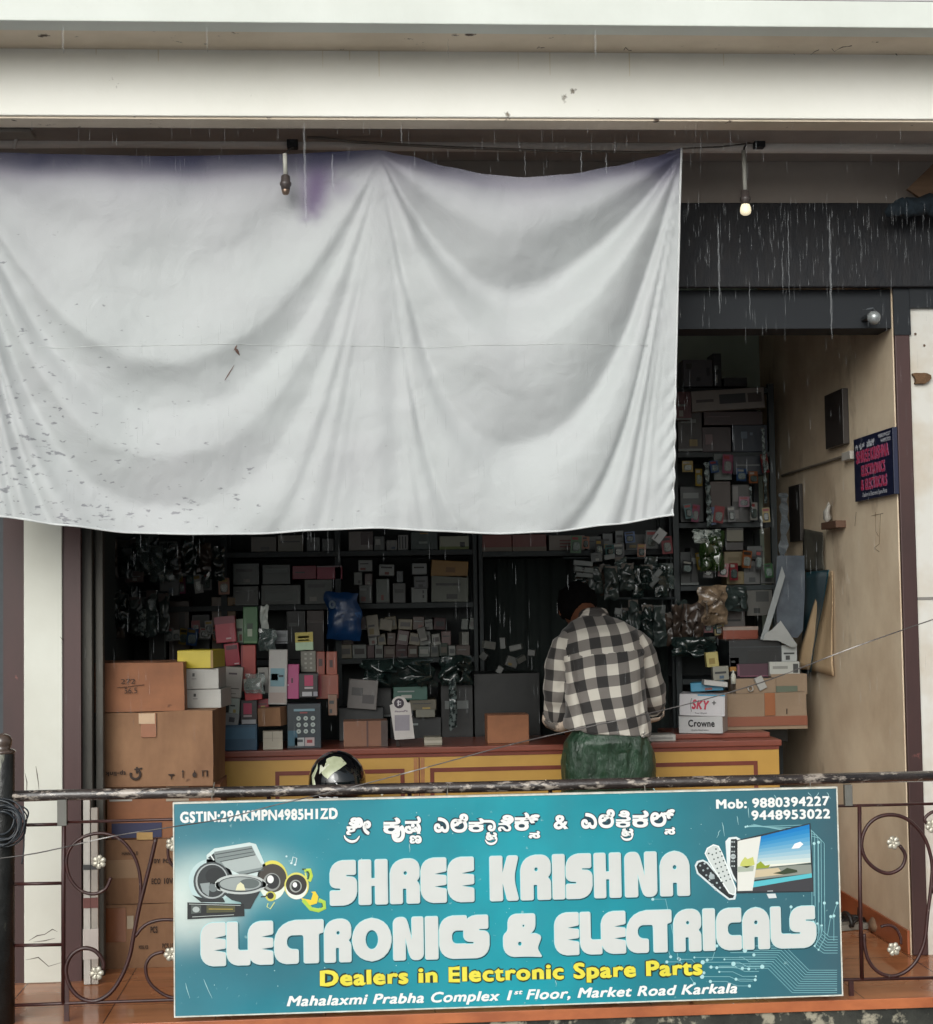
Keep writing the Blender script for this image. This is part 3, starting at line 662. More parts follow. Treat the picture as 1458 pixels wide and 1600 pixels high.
M_edge = mat('sign_edge', '#dfe0d6', '#a9a491', rough=.5, scale=20, mix=.7)
q = MB(); e = .0045
q.box(x0s-e, x1s+e, SY-.003, SY+.02, z1s, z1s+e*1.3); q.box(x0s-e, x1s+e, SY-.003, SY+.02, z0s-e, z0s); q.box(x0s-e, x0s, SY-.003, SY+.02, z0s, z1s); q.box(x1s, x1s+e, SY-.003, SY+.02, z0s, z1s)
q.build('edge_frame', M_edge, sign)
for px in (330, 700, 1010, 1270):
    p = U(px, 1240, SY); q = MB(); q.tube([(p.x, SY+.02, z1s-.02), (p.x, SY+.03, z1s+.02), (p.x+.004, RY, p.z+.03), (p.x, RY+.03, p.z+.0), (p.x, RY+.01, z1s-.03)], .0018, 5); q.build('tie_wire', paint('#8a867c'), sign)

sd_n = 13
GL = {
 'I': ([(0, 0, .04), (1, 0, .04), (1, 1, .04), (0, 1, .04)],),
 'H': ([(0, 0, .04), (.43, 0, .04), (.43, .42, .02), (.57, .42, .02), (.57, 0, .04), (1, 0, .04), (1, 1, .04), (.57, 1, .04), (.57, .58, .02), (.43, .58, .02), (.43, 1, .04), (0, 1, .04)],),
 'N': ([(0, 0, .04), (.40, 0, .04), (.40, .52, .01), (.53, .12, .1), (.62, 0, .08), (1, 0, .16), (1, 1, .04), (.62, 1, .04), (.62, .46, .01), (.48, .88, .1), (.40, 1, .08), (0, 1, .16)],),
 'A': ([(0, 0, .04), (.42, 0, .04), (.42, .30, .03), (.58, .30, .03), (.58, 0, .04), (1, 0, .04), (1, 1, .42), (0, 1, .42)], (.5, .64, .05)),
 'R': ([(0, 0, .04), (.42, 0, .04), (.42, .34, .03), (.56, .34, .03), (.56, 0, .04), (1, 0, .04), (1, .42, .12), (.90, .5, .02), (1, .58, .12), (1, 1, .38), (0, 1, .38)], (.52, .68, .045)),
 'E': ([(0, 0, .44), (1, 0, .04), (1, .30, .03), (.52, .36, .0), (1, .40, .03), (1, .60, .03), (.52, .64, .0), (1, .70, .03), (1, 1, .04), (0, 1, .44)],),
 'L': ([(0, 0, .30), (1, 0, .04), (1, .34, .04), (.48, .34, .06), (.48, 1, .04), (0, 1, .04)],),
 'C': ([(0, 0, .46), (1, 0, .05), (1, .34, .04), (.45, .34, .12), (.45, .66, .12), (1, .66, .04), (1, 1, .04), (0, 1, .46)],),
 'CT': ([(0, 0, .5), (.49, 0, .06), (.49, .32, .04), (.25, .34, .13), (.25, .66, .13), (.58, .66, .06), (.60, .60, .04), (.60, 0, .04), (.90, 0, .04), (.90, .68, .04), (1, .70, .04), (1, 1, .04), (0, 1, .5)],),
 'O': ([(0, 0, .5), (1, 0, .5), (1, 1, .5), (0, 1, .5)], (.5, .5, .2)),
 'S': ([(0, 0, .04), (1, 0, .36), (1, .62, .33), (.60, .64, .05), (.60, .68, .03), (.96, .68, .04), (.96, 1, .04), (0, 1, .40), (0, .40, .34), (.40, .38, .05), (.40, .33, .03), (0, .33, .04)],),
 'K': ([(0, 0, .04), (.44, 0, .04), (.44, .40, .0), (.60, 0, .04), (1, 0, .06), (.82, .5, .16), (1, 1, .06), (.62, 1, .04), (.44, .62, .0), (.44, 1, .04), (0, 1, .04)],),
 '&': ([(0, 0, .36), (.64, 0, .12), (.98, -.02, .03), (.86, .18, .06), (.98, .46, .06), (.80, .55, .08), (.66, .50, .05), (.82, .64, .1), (.82, 1, .26), (.70, 1.0, .03), (.12, 1, .28), (.12, .60, .12), (0, .52, .2)], (.42, .30, .05), (.52, .72, .03)),
}
def rowmap(y_l, y_r, xl, xr):
    return lambda x: y_l+(y_r-y_l)*(x-xl)/(xr-xl)
def letter(mb, ch, xa, xb, fb, ft, y=SY-.003, halo=None):
    a = sp(xa, fb(xa)); c = sp(xb, fb(xb)); t = sp(xa, ft(xa))
    w_ = c[0]-a[0]; h_ = t[1]-a[1]; sl_ = (c[1]-a[1])/w_
    g = GL[ch]; pts = [(x*w_, z*h_, r*h_) for x, z, r in g[0]]
    loops = [fillet(pts)]
    for hole in g[1:]:
        cx, cz, r = hole
        loops.append(list(reversed(circ(cx*w_, cz*h_, r*h_ if ch != 'O' else .17*w_, (r*h_*1.1 if ch != 'O' else .23*h_), 18))))
    loops = [[(a[0]+x, a[1]+z+sl_*x) for x, z in lp] for lp in loops]
    if halo is None: mb.flat(loops, y, .0016)
    else:
        for lp in loops: mb.tube([(x, y, z) for x, z in lp], halo, 6, cyclic=True, flat=.12)
        
M_sil = mat('sign_silver_letters', '#d0d2cf', '#c6c8c4', rough=.35, scale=5, mix=.5)
M_halo = mat('sign_letter_glow_edge', '#9fd8dc', rough=.5); M_dk = mat('sign_letter_dark_edge', '#12303a', rough=.5)
R1 = [('S', 516, 558), ('H', 561, 606), ('R', 610, 656), ('E', 658, 698), ('E', 700, 741), ('K', 766, 811), ('R', 814, 861), ('I', 864, 883), ('S', 885, 926), ('H', 929, 971), ('N', 977, 1027), ('A', 1032, 1078)]
R2 = [('E', 314, 353), ('L', 354.5, 391), ('E', 388, 427), ('CT', 429, 506), ('R', 507, 549), ('O', 551, 612), ('N', 615, 662), ('I', 665, 685), ('C', 687, 730), ('S', 725, 765), ('&', 787, 848), ('E', 867, 905), ('L', 907, 941), ('E', 940, 978), ('CT', 979, 1050), ('R', 1053, 1096), ('I', 1099, 1118), ('C', 1120, 1159), ('A', 1161, 1203), ('L', 1205, 1238), ('S', 1235, 1276)]
NAMES = []
for name, rows, fb, ft in (('shop_name_top_line', R1, rowmap(1415, 1399, 516, 1078), rowmap(1345, 1329, 516, 1078)), ('shop_name_second_line', R2, rowmap(1510, 1480, 314, 1276), rowmap(1442, 1415, 314, 1276))):
    m1, m2, m3 = MB(), MB(), MB()
    for k, (ch, xa, xb) in enumerate(rows):
        letter(m1, ch, xa, xb, fb, ft, y=SY-.0032-.0002*(k % 2)); letter(m2, ch, xa, xb, fb, ft, y=SY-.0016, halo=.0019)
        letter(m3, ch, xa+.8, xb+.8, lambda x: fb(x)+1.2, lambda x: ft(x)+1.2, y=SY-.0006, halo=.0030)
    NAMES.append((m1, m2, m3))

def split_words(mb, gap):
    """one MB per word: faces grouped where the row leaves a gap wider than this"""
    sp_ = sorted((min(mb.v[i].x for i in f), max(mb.v[i].x for i in f), k) for k, f in enumerate(mb.f))
    groups = []; hi = None
    for a_, b_, k in sp_:
        if hi is None or a_ > hi+gap: groups.append([]); hi = b_
        groups[-1].append(k); hi = max(hi, b_)
    out = []
    for g in groups:
        m = MB(); rem = {}
        for k in g:
            f = []
            for i in mb.f[k]:
                if i not in rem: rem[i] = len(m.v); m.v.append(mb.v[i])
                f.append(rem[i])
            m.f.append(tuple(f)); m.mi.append(0)
        out.append(m)
    return out
def put_words(name, mb, m, unders, gap):
    """unders: [(mb, material, part name)]; each word one part with its outline below it"""
    ws_ = split_words(mb, gap); objs = []
    for w_ in ws_: objs.append((w_.build(name, m, sign), min(v.x for v in w_.v), max(v.x for v in w_.v)))
    for u, um, un in unders:
        for g in split_words(u, gap-.006):
            c_ = (min(v.x for v in g.v)+max(v.x for v in g.v))/2
            par = min(objs, key=lambda o_: abs((o_[1]+o_[2])/2-c_))[0]; g.build(un, um, par)
    return objs[0][0]
def _d(): pass
for _a, _b, _c in NAMES: put_words('shop_name_word', _a, M_sil, [(_b, M_halo, 'letter_glow_edge'), (_c, M_dk, 'letter_shadow_edge')], .026)
def stext(name, parts, m, halo=None, hm=None, y=SY-.0022, parent=None):
    mb, mh = MB(), MB()
    for (body, xl, yl, xr, yr, hpx, bold, shear) in parts:
        a, b2 = sp(xl, yl), sp(xr, yr); h = hpx/FPX*SY
        put_text(mb, body, a, b2, h, bold, shear, y)
        if halo: put_text(mh, body, (a[0]-.001, a[1]), (b2[0]+.001, b2[1]), h, halo, shear, y+.0010)
    gp = .0042*(parts[0][5]/15)
    return put_words(name, mb, m, [(mh, hm, 'letter_outline')] if halo else [], gp*2 if halo else gp)
M_wt = mat('sign_white_text', '#e8e9e6', rough=.4); M_yl = mat('sign_yellow_text', '#e6dc4a', '#cfc23c', rough=.4)
stext('tax_number', [('GSTIN:29AKMPN4985H1ZD', 281.5, 1285, 528, 1278.5, 16, .055, 0)], M_wt)
stext('phone_numbers', [('Mob: 9880394227', 1119, 1263.5, 1296, 1258, 14.5, .045, 0), ('9448953022', 1174, 1281, 1297, 1278, 14.5, .045, 0)], M_wt)
stext('trade_line', [('Dealers in Electronic Spare Parts', 500, 1540, 1098, 1522, 23, .05, 0)], M_yl, .13, mat('sign_text_black_edge', '#1b2c1c'))
stext('address_line', [('Mahalaxmi Prabha Complex 1', 448, 1572, 801, 1562.5, 15.5, .038, .25), ('st', 803, 1553.5, 817, 1553, 7, .04, .25), ('Floor, Market Road Karkala', 822, 1561.5, 1152, 1551, 15.5, .038, .25)], M_wt)
# Kannada line
K = []
def kg(body, xa, ya, xb, yb, mb, bold, grow=0., y=SY-.003):
    g = grow; a, b2 = sp(xa-g, yb+g), sp(xb+g, yb+g); t = sp(xa, ya-g)
    put_text(mb, body, a, b2, (t[1]-a[1])*.6, bold, 0, y, fit=(0, t[1]-a[1]))
KL = [('ಶ', 541, 1285, 561, 1305.5), ('ಿ', 545, 1277, 562, 1291), ('ೀ', 553, 1277, 580, 1304.5), ('ಕ', 599, 1277, 626, 1303), ('ೃ', 612, 1289, 633, 1316), ('ಷ', 632, 1275, 658, 1303), ('ಣ', 640, 1305, 659, 1318, 1),
      ('ಎ', 678, 1277, 702, 1301), ('ಲೆ', 704, 1271, 732, 1301), ('ಕ', 732, 1278, 757, 1300), ('ಾ', 755, 1281, 775, 1299), ('ಟ', 759, 1300, 777, 1313, 1), ('ನ', 778, 1281, 799, 1299), ('ಿ', 782, 1273, 803, 1287), ('ಕ್', 804, 1269, 844, 1298), ('ಸ', 826, 1298, 844, 1310, 1), ('&', 865, 1273, 888, 1296),
      ('ಎ', 908, 1270, 933, 1295), ('ಲೆ', 935, 1264, 961, 1294), ('ಕ', 962, 1275, 986, 1293), ('ಿ', 966, 1266, 984, 1277), ('ಟ', 971, 1294, 990, 1307, 1), ('ಕ', 988, 1266, 1014, 1293), ('ಲ್', 1016, 1264, 1055, 1292), ('ಸ', 1038, 1292, 1055, 1304, 1)]
mb, mh, mg = MB(), MB(), MB()
for k, it in enumerate(KL):
    sm = len(it) > 5; bd = .06 if sm else .040
    kg(it[0], *it[1:5], mb, bd, 0, SY-.0034-.00012*(k % 3)); kg(it[0], *it[1:5], mh, bd+.11, 1.2, SY-.0018)
arcs = [[(538, 1305), (541, 1311), (549, 1315), (557, 1313), (562, 1306)], [(758, 1312), (762, 1317), (768, 1318.5), (774, 1316), (777, 1310)], [(970, 1306), (974, 1310.5), (980, 1312), (986, 1310), (989, 1304)]]
for A in arcs:
    P = smooth_path([Vector((*a_, 0)) for a_ in A]); pp = [sp(p.x, p.y) for p in P]; n_ = len(pp)
    mb.tube([(x, SY-.003, z) for x, z in pp], [.0016+.0035*math.sin(math.pi*i/(n_-1)) for i in range(n_)], 6, flat=.3)
    mh.tube([(x, SY-.0014, z) for x, z in pp], [.004+.0045*math.sin(math.pi*i/(n_-1)) for i in range(n_)], 6, flat=.2)
put_words('kannada_word', mb, M_wt, [(mh, mat('sign_kannada_outline', '#123644'), 'letter_outline')], .018)

# printed pictures on the sign: flat layers
def spts(L_): return [sp(x, y) for x, y in L_]
_lay = [0]
def layer(mb, pts, m, lvl): mb.flat([spts(pts)], SY-.0008-lvl*.00035, m=m)
pal = {}
def artpart(name, items, parent=None):
    """items: (color, level, [points] | ('e',cx,cy,rx,ry) | ('l',[pts],w))"""
    cols = []; mb = MB()
    for (c, lv, g) in items:
        if c not in cols: cols.append(c)
        mi = cols.index(c); y = SY-.0008-lv*.00035
        if g[0] == 'e':
            pts = [(g[1]+g[3]*math.cos(t), g[2]+g[4]*math.sin(t)) for t in [-i*math.pi/14 for i in range(28)]]
            mb.flat([spts(pts)], y, m=mi)
        elif g[0] == 'l': mb.tube([(*[sp(*p)[0]], y, sp(*p)[1]) for p in g[1]], g[2]*SY/FPX/2, 6, m=mi, flat=.15)
        else: mb.flat([spts(g)], y, m=mi)
    return mb.build(name, [mat('print_'+c.lstrip('#'), c, rough=.4) for c in cols], parent or sign)
el = lambda cx, cy, rx, ry: ('e', cx, cy, rx, ry)
ZA = lambda L_: [(280+x*.17147, 1300+y*.17147) for x, y in L_]
za = lambda x, y: (280+x*.17147, 1300+y*.17147)
def ez(cx, cy, rx, ry): a_ = za(cx, cy); return ('e', a_[0], a_[1], rx*.17147, ry*.17147)
artpart('picture_of_amplifier', [('#c9d8d6', 1, ZA([(250, 210), (320, 150), (640, 95), (700, 110), (790, 310), (800, 380), (700, 430), (420, 420), (250, 330)])),
    ('#7f8a89', 2, ZA([(320, 180), (660, 125), (770, 350), (560, 390), (330, 270)])), ('#a9b3b1', 3, ZA([(380, 265), (700, 205), (765, 320), (520, 365), (420, 320)])),
    ('#454c4d', 4, ('l', ZA([(330, 205), (665, 148)]), 1.6)), ('#4c5354', 4, ('l', ZA([(345, 238), (680, 180)]), 1.4)), ('#3b4142', 4, ('l', ZA([(375, 270), (695, 208)]), 1.4)), ('#454c4d', 4, ('l', ZA([(560, 395), (770, 345)]), 2.2)), ('#30383a', 4, ZA([(262, 235), (320, 190), (330, 255), (290, 250)])), ('#dfe5e2', 5, ('l', ZA([(282, 200), (318, 258)]), 2))])
artpart('picture_of_round_speaker', [('#b9cfcf', 1, ez(290, 450, 205, 205)), ('#3e4446', 2, ez(300, 450, 170, 178)), ('#a9b0b0', 3, ez(300, 448, 150, 160)), ('#2b3032', 4, ez(302, 446, 136, 148)), ('#8d9696', 5, ZA([(190, 470), (280, 460), (270, 585), (215, 545)])), ('#1d2224', 6, ez(330, 400, 90, 75)), ('#6d7677', 6, ez(310, 505, 40, 40)), ('#23282a', 3, ZA([(120, 575), (200, 640), (420, 640), (400, 600), (250, 610)]))])
artpart('picture_of_oval_speaker', [('#2a3032', 5, ZA([(400, 560), (740, 540), (690, 620), (650, 700), (590, 700), (560, 640), (480, 620)])), ('#b9c0bd', 7, ez(560, 475, 235, 92)), ('#3b4244', 8, ez(560, 475, 205, 72)), ('#98a09e', 9, ez(560, 472, 190, 62)), ('#5d6665', 10, ez(640, 468, 90, 45)), ('#dcd9b4', 11, ZA([(515, 530), (530, 480), (560, 455), (590, 480), (605, 530)])), ('#b9c0bd', 7, ZA([(330, 470), (360, 450), (380, 540), (350, 530)])), ('#b9c0bd', 7, ZA([(760, 440), (810, 480), (780, 500), (740, 510)]))])
artpart('picture_of_car_stereo', [('#171b1d', 8, ZA([(75, 640), (590, 655), (595, 765), (75, 795)])), ('#4c5350', 9, ZA([(110, 665), (200, 668), (200, 735), (110, 745)])), ('#4a4a30', 9, ZA([(250, 668), (510, 672), (510, 728), (250, 735)])), ('#b6bdb8', 10, ('l', ZA([(120, 772), (500, 752)]), 1.0)), ('#c2a948', 10, ('l', ZA([(270, 700), (490, 702)]), 1.0)), ('#a8b0ad', 10, ez(155, 705, 32, 26)), ('#c9d0cc', 10, ('l', ZA([(90, 655), (560, 668)]), .8))])
artpart('picture_of_yellow_speakers', [('#d8cf5a', 1, ez(850, 430, 140, 172)), ('#dfe6da', 2, ez(850, 470, 120, 150)), ('#3f3b35', 3, ez(850, 420, 128, 130)), ('#8d908c', 4, ez(845, 455, 78, 82)), ('#25282a', 5, ez(850, 450, 62, 68)), ('#e8ebe6', 6, ez(832, 430, 30, 36)),
    ('#d9d26a', 7, ez(1070, 490, 112, 122)), ('#e3e8de', 8, ez(1070, 505, 98, 108)), ('#2e2b28', 9, ez(1068, 480, 95, 94)), ('#9da19c', 10, ez(1062, 492, 55, 58)), ('#1e2123', 11, ez(1065, 492, 42, 46)), ('#eef0ec', 12, ez(1055, 480, 20, 24)), ('#c9c455', 4, ez(835, 585, 48, 45)), ('#2b2a26', 5, ez(832, 580, 30, 30)), ('#cdd88a', 4, ('l', ZA([(870, 640), (830, 700), (800, 680), (810, 650)]), 1.8)), ('#2b2a26', 4, ('l', ZA([(745, 590), (790, 585), (800, 570)]), 2.2))])
artpart('picture_of_yellow_swirl', [('#a6c84a', 1, ('l', ZA([(1130, 620), (1200, 700), (1270, 715), (1325, 690), (1320, 640), (1270, 620)]), 7)), ('#2c4a2e', 2, ('l', ZA([(1130, 625), (1200, 695), (1270, 705), (1310, 680), (1300, 645)]), 2.4)), ('#e3c93a', 3, ZA([(1110, 600), (1200, 620), (1220, 560), (1200, 545), (1240, 540), (1270, 590), (1255, 650), (1190, 670), (1140, 650)])), ('#b7d048', 1, ('l', ZA([(1140, 350), (1190, 345), (1205, 400), (1185, 450)]), 6)), ('#2c4a2e', 2, ('l', ZA([(1120, 340), (1150, 340), (1185, 380), (1175, 430)]), 3)), ('#d5e06a', 3, ('l', ZA([(1150, 370), (1160, 420)]), 2.4))])
artpart('picture_of_music_note', [('#d6e4e4', 2, ('l', ZA([(1025, 282), (1038, 226), (1072, 240), (1060, 296)]), 1.2)), ('#d6e4e4', 3, ez(1022, 284, 11, 8)), ('#d6e4e4', 3, ez(1056, 298, 11, 8)), ('#bfd6d8', 2, ez(978, 222, 9, 9))])
# television
ZT = lambda L_: [(1070+x*.17147, 1270+y*.17147) for x, y in L_]
def et(cx, cy, rx, ry): return ('e', 1070+cx*.17147, 1270+cy*.17147, rx*.17147, ry*.17147)
tv = artpart('picture_of_television', [('#2a3238', 2, ZT([(470, 250), (1145, 92), (1175, 720), (470, 735)])), *[('#%02x%02x%02x' % tuple(int(a_+(b2-a_)*k/9) for a_, b2 in zip((14, 122, 190), (226, 226, 214))), 3+k*.3, ZT([(690-5*k, 215+29*k), (1135+1.4*k, 105+38*k), (1147, 460), (645, 500)])) for k in range(10)],
    ('#8a8f86', 7, ZT([(640, 500), (900, 480), (1150, 470), (1155, 550), (630, 610)])), ('#c9b99a', 8, ZT([(640, 520), (850, 500), (900, 560), (632, 590)])), ('#59b9c4', 9, ZT([(630, 625), (880, 590), (1155, 550), (1158, 590), (960, 620), (615, 680)])), ('#3c3c40', 9, ZT([(615, 680), (960, 620), (1160, 588), (1168, 712), (600, 716)])),
    ('#37432e', 10, ZT([(800, 550), (880, 530), (930, 500), (1020, 520), (1025, 540), (900, 560)])), ('#8f9e2e', 10, ZT([(640, 510), (650, 470), (690, 440), (730, 480), (775, 470), (760, 500)])), ('#f2f4f2', 11, ZT([(970, 325), (1000, 280), (1050, 262), (1078, 285), (1040, 320), (990, 325)])), ('#4a5a50', 10, ('l', ZT([(780, 495), (950, 478), (1150, 455)]), 1.4)),
    ('#dcdcd4', 12, ZT([(478, 255), (692, 212), (615, 708), (478, 712)])), ('#c2c56a', 13, ZT([(510, 450), (545, 400), (570, 420), (620, 400), (635, 470), (560, 500), (500, 480)])), ('#a7b0a0', 13, ZT([(480, 490), (630, 480), (620, 530), (480, 540)])), ('#cfd6d6', 3, ZT([(745, 738), (825, 735), (838, 775), (765, 780)])), ('#b0b8ba', 14, ('l', ZT([(750, 712), (800, 710)]), 1.6))])
def remote(name, outer, inner, co, ci, dots, dc, lv):
    items = [(co, lv, ZT(outer)), (ci, lv+1, ZT(inner))]
    for (x, y, r_) in dots: items.append((dc, lv+2, et(x, y, r_, r_)))
    artpart(name, items)
remote('picture_of_remote', [(90, 480), (110, 440), (165, 425), (210, 450), (470, 745), (460, 790), (400, 795), (300, 720), (110, 555)], [(105, 490), (125, 455), (165, 442), (200, 462), (450, 750), (440, 775), (405, 778), (310, 705), (125, 545)], '#cfdadb', '#23282b', [(140+40*(i % 3)+28*(i//3), 480+18*(i % 3)*-1+44*(i//3), 9) for i in range(18)]+[(245, 580, 26)], '#a9b4b6', 2)
remote('picture_of_remote', [(180, 370), (200, 320), (260, 285), (310, 300), (345, 370), (470, 690), (465, 740), (440, 750), (400, 735), (220, 450)], [(190, 372), (208, 328), (262, 297), (302, 310), (335, 372), (458, 690), (455, 732), (440, 738), (408, 725), (232, 450)], '#e6ecea', '#c9cfcc', [(250+36*(i % 3)+15*(i//3), 380+(-14)*(i % 3)+42*(i//3), 7.5) for i in range(21)]+[(283, 330, 8), (217, 370, 8)], '#3d4d4c', 5)
remote('picture_of_remote', [(370, 260), (400, 225), (470, 218), (510, 240), (480, 260), (475, 640), (440, 600), (385, 480)], [(420, 240), (472, 238), (474, 620), (440, 560), (412, 480)], '#dbe2e2', '#2b2f31', [(430+20*(i % 2), 265+44*(i//2), 7) for i in range(12)]+[(440, 398, 24)], '#b9c2c2', 2)
# circuit traces
tr = MB(); nd = MB()
def trace(pts, w_=.85, n0=False, n1=True, r0=1.7):
    P = [sp(x, y) for x, y in pts]; tr.tube([(x, SY-.0006, z) for x, z in P], w_*SY/FPX/2*1.15, 4, flat=.2)
    for f_, p in ((n0, P[0]), (n1, P[-1])):
        if f_: nd.flat([circ(p[0], p[1], r0*SY/FPX, n=10)], SY-.0012)
for i in range(5):
    x = 1268+i*5.0; top = 1289+i*5
    trace([(1165+i*3, 1292-i), (x-8, top), (x, top+9), (x+1, 1446+i*5), (x-13+i, 1460+i*6)], .8, n0=(i < 2), n1=True, r0=1.6)
for (x, y, x2, y2) in ((1288, 1411, 1289, 1440), (1308, 1411, 1300, 1436), (1236, 1417, 1234, 1455), (1298, 1432, 1293, 1462), (1272, 1318, 1272, 1400), (1279, 1316, 1280, 1410), (1303, 1431, 1303, 1470)): trace([(x2, y2), (x, y)], .8, r0=2.4)
for i in range(11):
    y0 = 1478+3.5*i; x1_ = 1226-2.6*i
    trace([(1308, y0+38), (x1_+38, y0+38), (x1_, y0), (1150+((i*41) % 60)-4*i, y0)], .75, n1=(i % 2 == 0), r0=1.5+(i % 3)*1.0)
for i in range(7):
    y0 = 1464+4.2*i; trace([(1309, y0), (1296-i*1.5, y0), (1286-i*2, y0-9), (1284-i*2.2, 1446-i)], .75, n1=(i % 3 == 0), r0=1.8)
for i in range(6):
    y = 1500+i*7.5; trace([(1196-i*5, y+3), (1172-i*4, y+3), (1160-i*5, y-4), (1085+((i*53) % 40), y-4)], .75, n0=(i % 2 == 1), n1=True, r0=1.6+((i*2) % 3)*.9)
for (a_, b2) in (((1048, 1495), (1008, 1440)), ((1060, 1498), (1020, 1405)), ((1120, 1478), (1105, 1500)), ((1100, 1520), (1062, 1499)), ((1085, 1537), (1042, 1503)), ((1170, 1514), (1120, 1512)), ((1180, 1531), (1150, 1530))): trace([a_, ((a_[0]+b2[0])/2, b2[1]), b2], .75, n0=True, n1=True, r0=2.4)
o = tr.build('circuit_trace_print', mat('print_trace', '#7fb2b8', rough=.5), sign); nd.build('trace_nodes', mat('print_node', '#a9d3d6', rough=.5), o)
# scratches and flaked print on the sign
q = MB()
for (x, y, l, s_) in ((1128, 1285, 22, .2), (1125, 1297, 12, -.4), (1170, 1262, 16, 0), (1210, 1242, 9, .5), (290, 1536, 24, .3), (318, 1530, 30, .45), (640, 1318, 14, 0), (1152, 1275, 14, .1), (868, 1530, 12, .1), (1292, 1238, 10, .6), (1280, 1238, 7, -.8), (1262, 1238, 6, 1), (400, 1470, 10, .3), (560, 1460, 9, .1), (1020, 1232, 5, 1)):
    P = [sp(x+s_*l*t+random.uniform(-.8, .8), y+l*t) for t in (0, .3, .6, 1)]; q.tube([(a_, SY-.0009, b2) for a_, b2 in P], [.0006, .0014, .0010, .0004], 5, flat=.2)
for k in range(70):
    p = sp(random.uniform(280, 1300), random.uniform(1262, 1570)); q.flat([circ(p[0], p[1], random.uniform(.0006, .0022), n=6)], SY-.00085)
q.build('print_scratches', mat('scratch_pale', '#9fc6c8'), sign)
# ---------------------------------------------------------------- goods: boxes and cartons
M_kraft = mat('kraft_card', '#8c694c', '#664630', rough=.8, scale=4.5, mix=.8, col3='#5a3f2c', thr3=(.66, .74), scale3=12, bump=.25, bscale=9, stretch=(1, 1, .5))
M_kraft2 = mat('kraft_card_orange', '#905f40', '#6c452f', rough=.75, scale=4, mix=.8, col3='#5a3826', thr3=(.67, .74), scale3=13, bump=.2, bscale=9)
M_kraft3 = mat('kraft_card_grey', '#83705c', '#70604e', rough=.8, scale=4, mix=.6, bump=.25, bscale=10)
M_tape = mat('brown_tape', '#8a5738', '#76472c', rough=.25, scale=8, mix=.5)
M_ink = mat('print_ink_dark', '#33261f', rough=.8); M_inkb = mat('print_ink_black', '#17181a', rough=.6)
M_gap = mat('flap_gap_shadow', '#3c2a1e', rough=.9)

def cartonbox(name, label, cat, rect, Y, dep, m, tilt=0., yaw=0., group=None, decals=(), texts=(), seam=False, bevel=.0025, rough_shape=0., z=None, lid=None):
    """box whose front spans rect (photo pixels) at depth Y; local frame: x across, y back, z up, origin at front bottom centre"""
    x0, y0, x1, y1 = rect
    a = U((x0+x1)/2, y1, Y); t = U((x0+x1)/2, y0, Y); l_ = U(x0, (y0+y1)/2, Y); r_ = U(x1, (y0+y1)/2, Y)
    w_ = r_.x-l_.x; h_ = t.z-a.z
    zb = a.z if z is None else z
    q = MB()
    if rough_shape:
        nx, ny, nz = 10, 4, 8
        def gp(u, v, s_): return Vector((-w_/2+w_*u, dep*v, h_*s_))
        bmx = bmesh.new(); bmesh.ops.create_cube(bmx, size=1); bmesh.ops.subdivide_edges(bmx, edges=bmx.edges[:], cuts=7, use_grid_fill=True)
        for v in bmx.verts:
            p = Vector((v.co.x*w_, (v.co.y+.5)*dep, (v.co.z+.5)*h_)); s_ = rough_shape
            d = Vector((fnoise(p, 5, a.x*9), fnoise(p, 5, a.x*9+4), fnoise(p, 5, a.x*9+8)))*s_
            v.co = p+d
            if p.z < .001: v.co.z = max(0, v.co.z*.2)
        bmx.verts.ensure_lookup_table(); q.add([v.co.copy() for v in bmx.verts], [[v.index for v in f.verts] for f in bmx.faces]); bmx.free()
        o = q.build(name, m, None, smooth=True, auto=35)
        off = rough_shape*.75
    else:
        q.box(-w_/2, w_/2, 0, dep, 0, h_); o = q.build(name, m, None, bevel=min(bevel, h_*.2, w_*.2)); off = 0
    o.location = (a.x, Y, zb); o.rotation_euler = (0, R(tilt), R(yaw))
    tag(o, label, cat, group)
    def part(nm, mbx, mm, bev=0.):
        p = mbx.build(nm, mm, None, bevel=bev); p.parent = o; return p
    e = -.0012-off
    for d in decals:      # (name, u0, v0, u1, v1, colour[, level])
        lv = d[6] if len(d) > 6 else 0
        mm = d[5] if not isinstance(d[5], (str, tuple)) else paint(d[5], .45, .1)
        part(d[0], MB().box(-w_/2+w_*d[1], -w_/2+w_*d[3], e-.0006*lv-.0008, e-.0006*lv+off+.001, h_*d[2], h_*d[4]), mm)
    for tx in texts:      # (name, body, u0, v0, u1, height fraction, bold, material, flip)
        mb = MB(); u0, v0, u1 = tx[2:5]; hh = tx[5]*h_
        put_text(mb, tx[1], (-w_/2+w_*u0, h_*v0), (-w_/2+w_*u1, h_*v0), hh, tx[6], 0, e-.0035)
        if len(tx) > 8 and tx[8] == 'flip':
            for v in mb.v: v.x = -w_/2+w_*(u0+u1)-v.x-(-w_/2); v.x -= w_/2; v.z = 2*(h_*v0+hh/2)-v.z
        part(tx[0], mb, tx[7])
    if seam:              # carton: closing slot on the top face and tape down the front
        mb = MB().box(-w_/2+.004, w_/2-.004, dep/2-.002, dep/2+.002, h_-.002, h_+.0012); part('flap_slot', mb, M_gap)
        mb = MB().box(-w_/2-.001, w_/2+.001, dep/2-.024, dep/2+.024, h_+.0002, h_+.001); part('packing_tape', mb, M_tape)
    if lid:
        part('lid', MB().box(-w_/2-.002, w_/2+.002, -.002, dep+.002, h_*(1-lid), h_+.0015), m if isinstance(m, bpy.types.Material) else m, .0015)
    return o, w_, h_

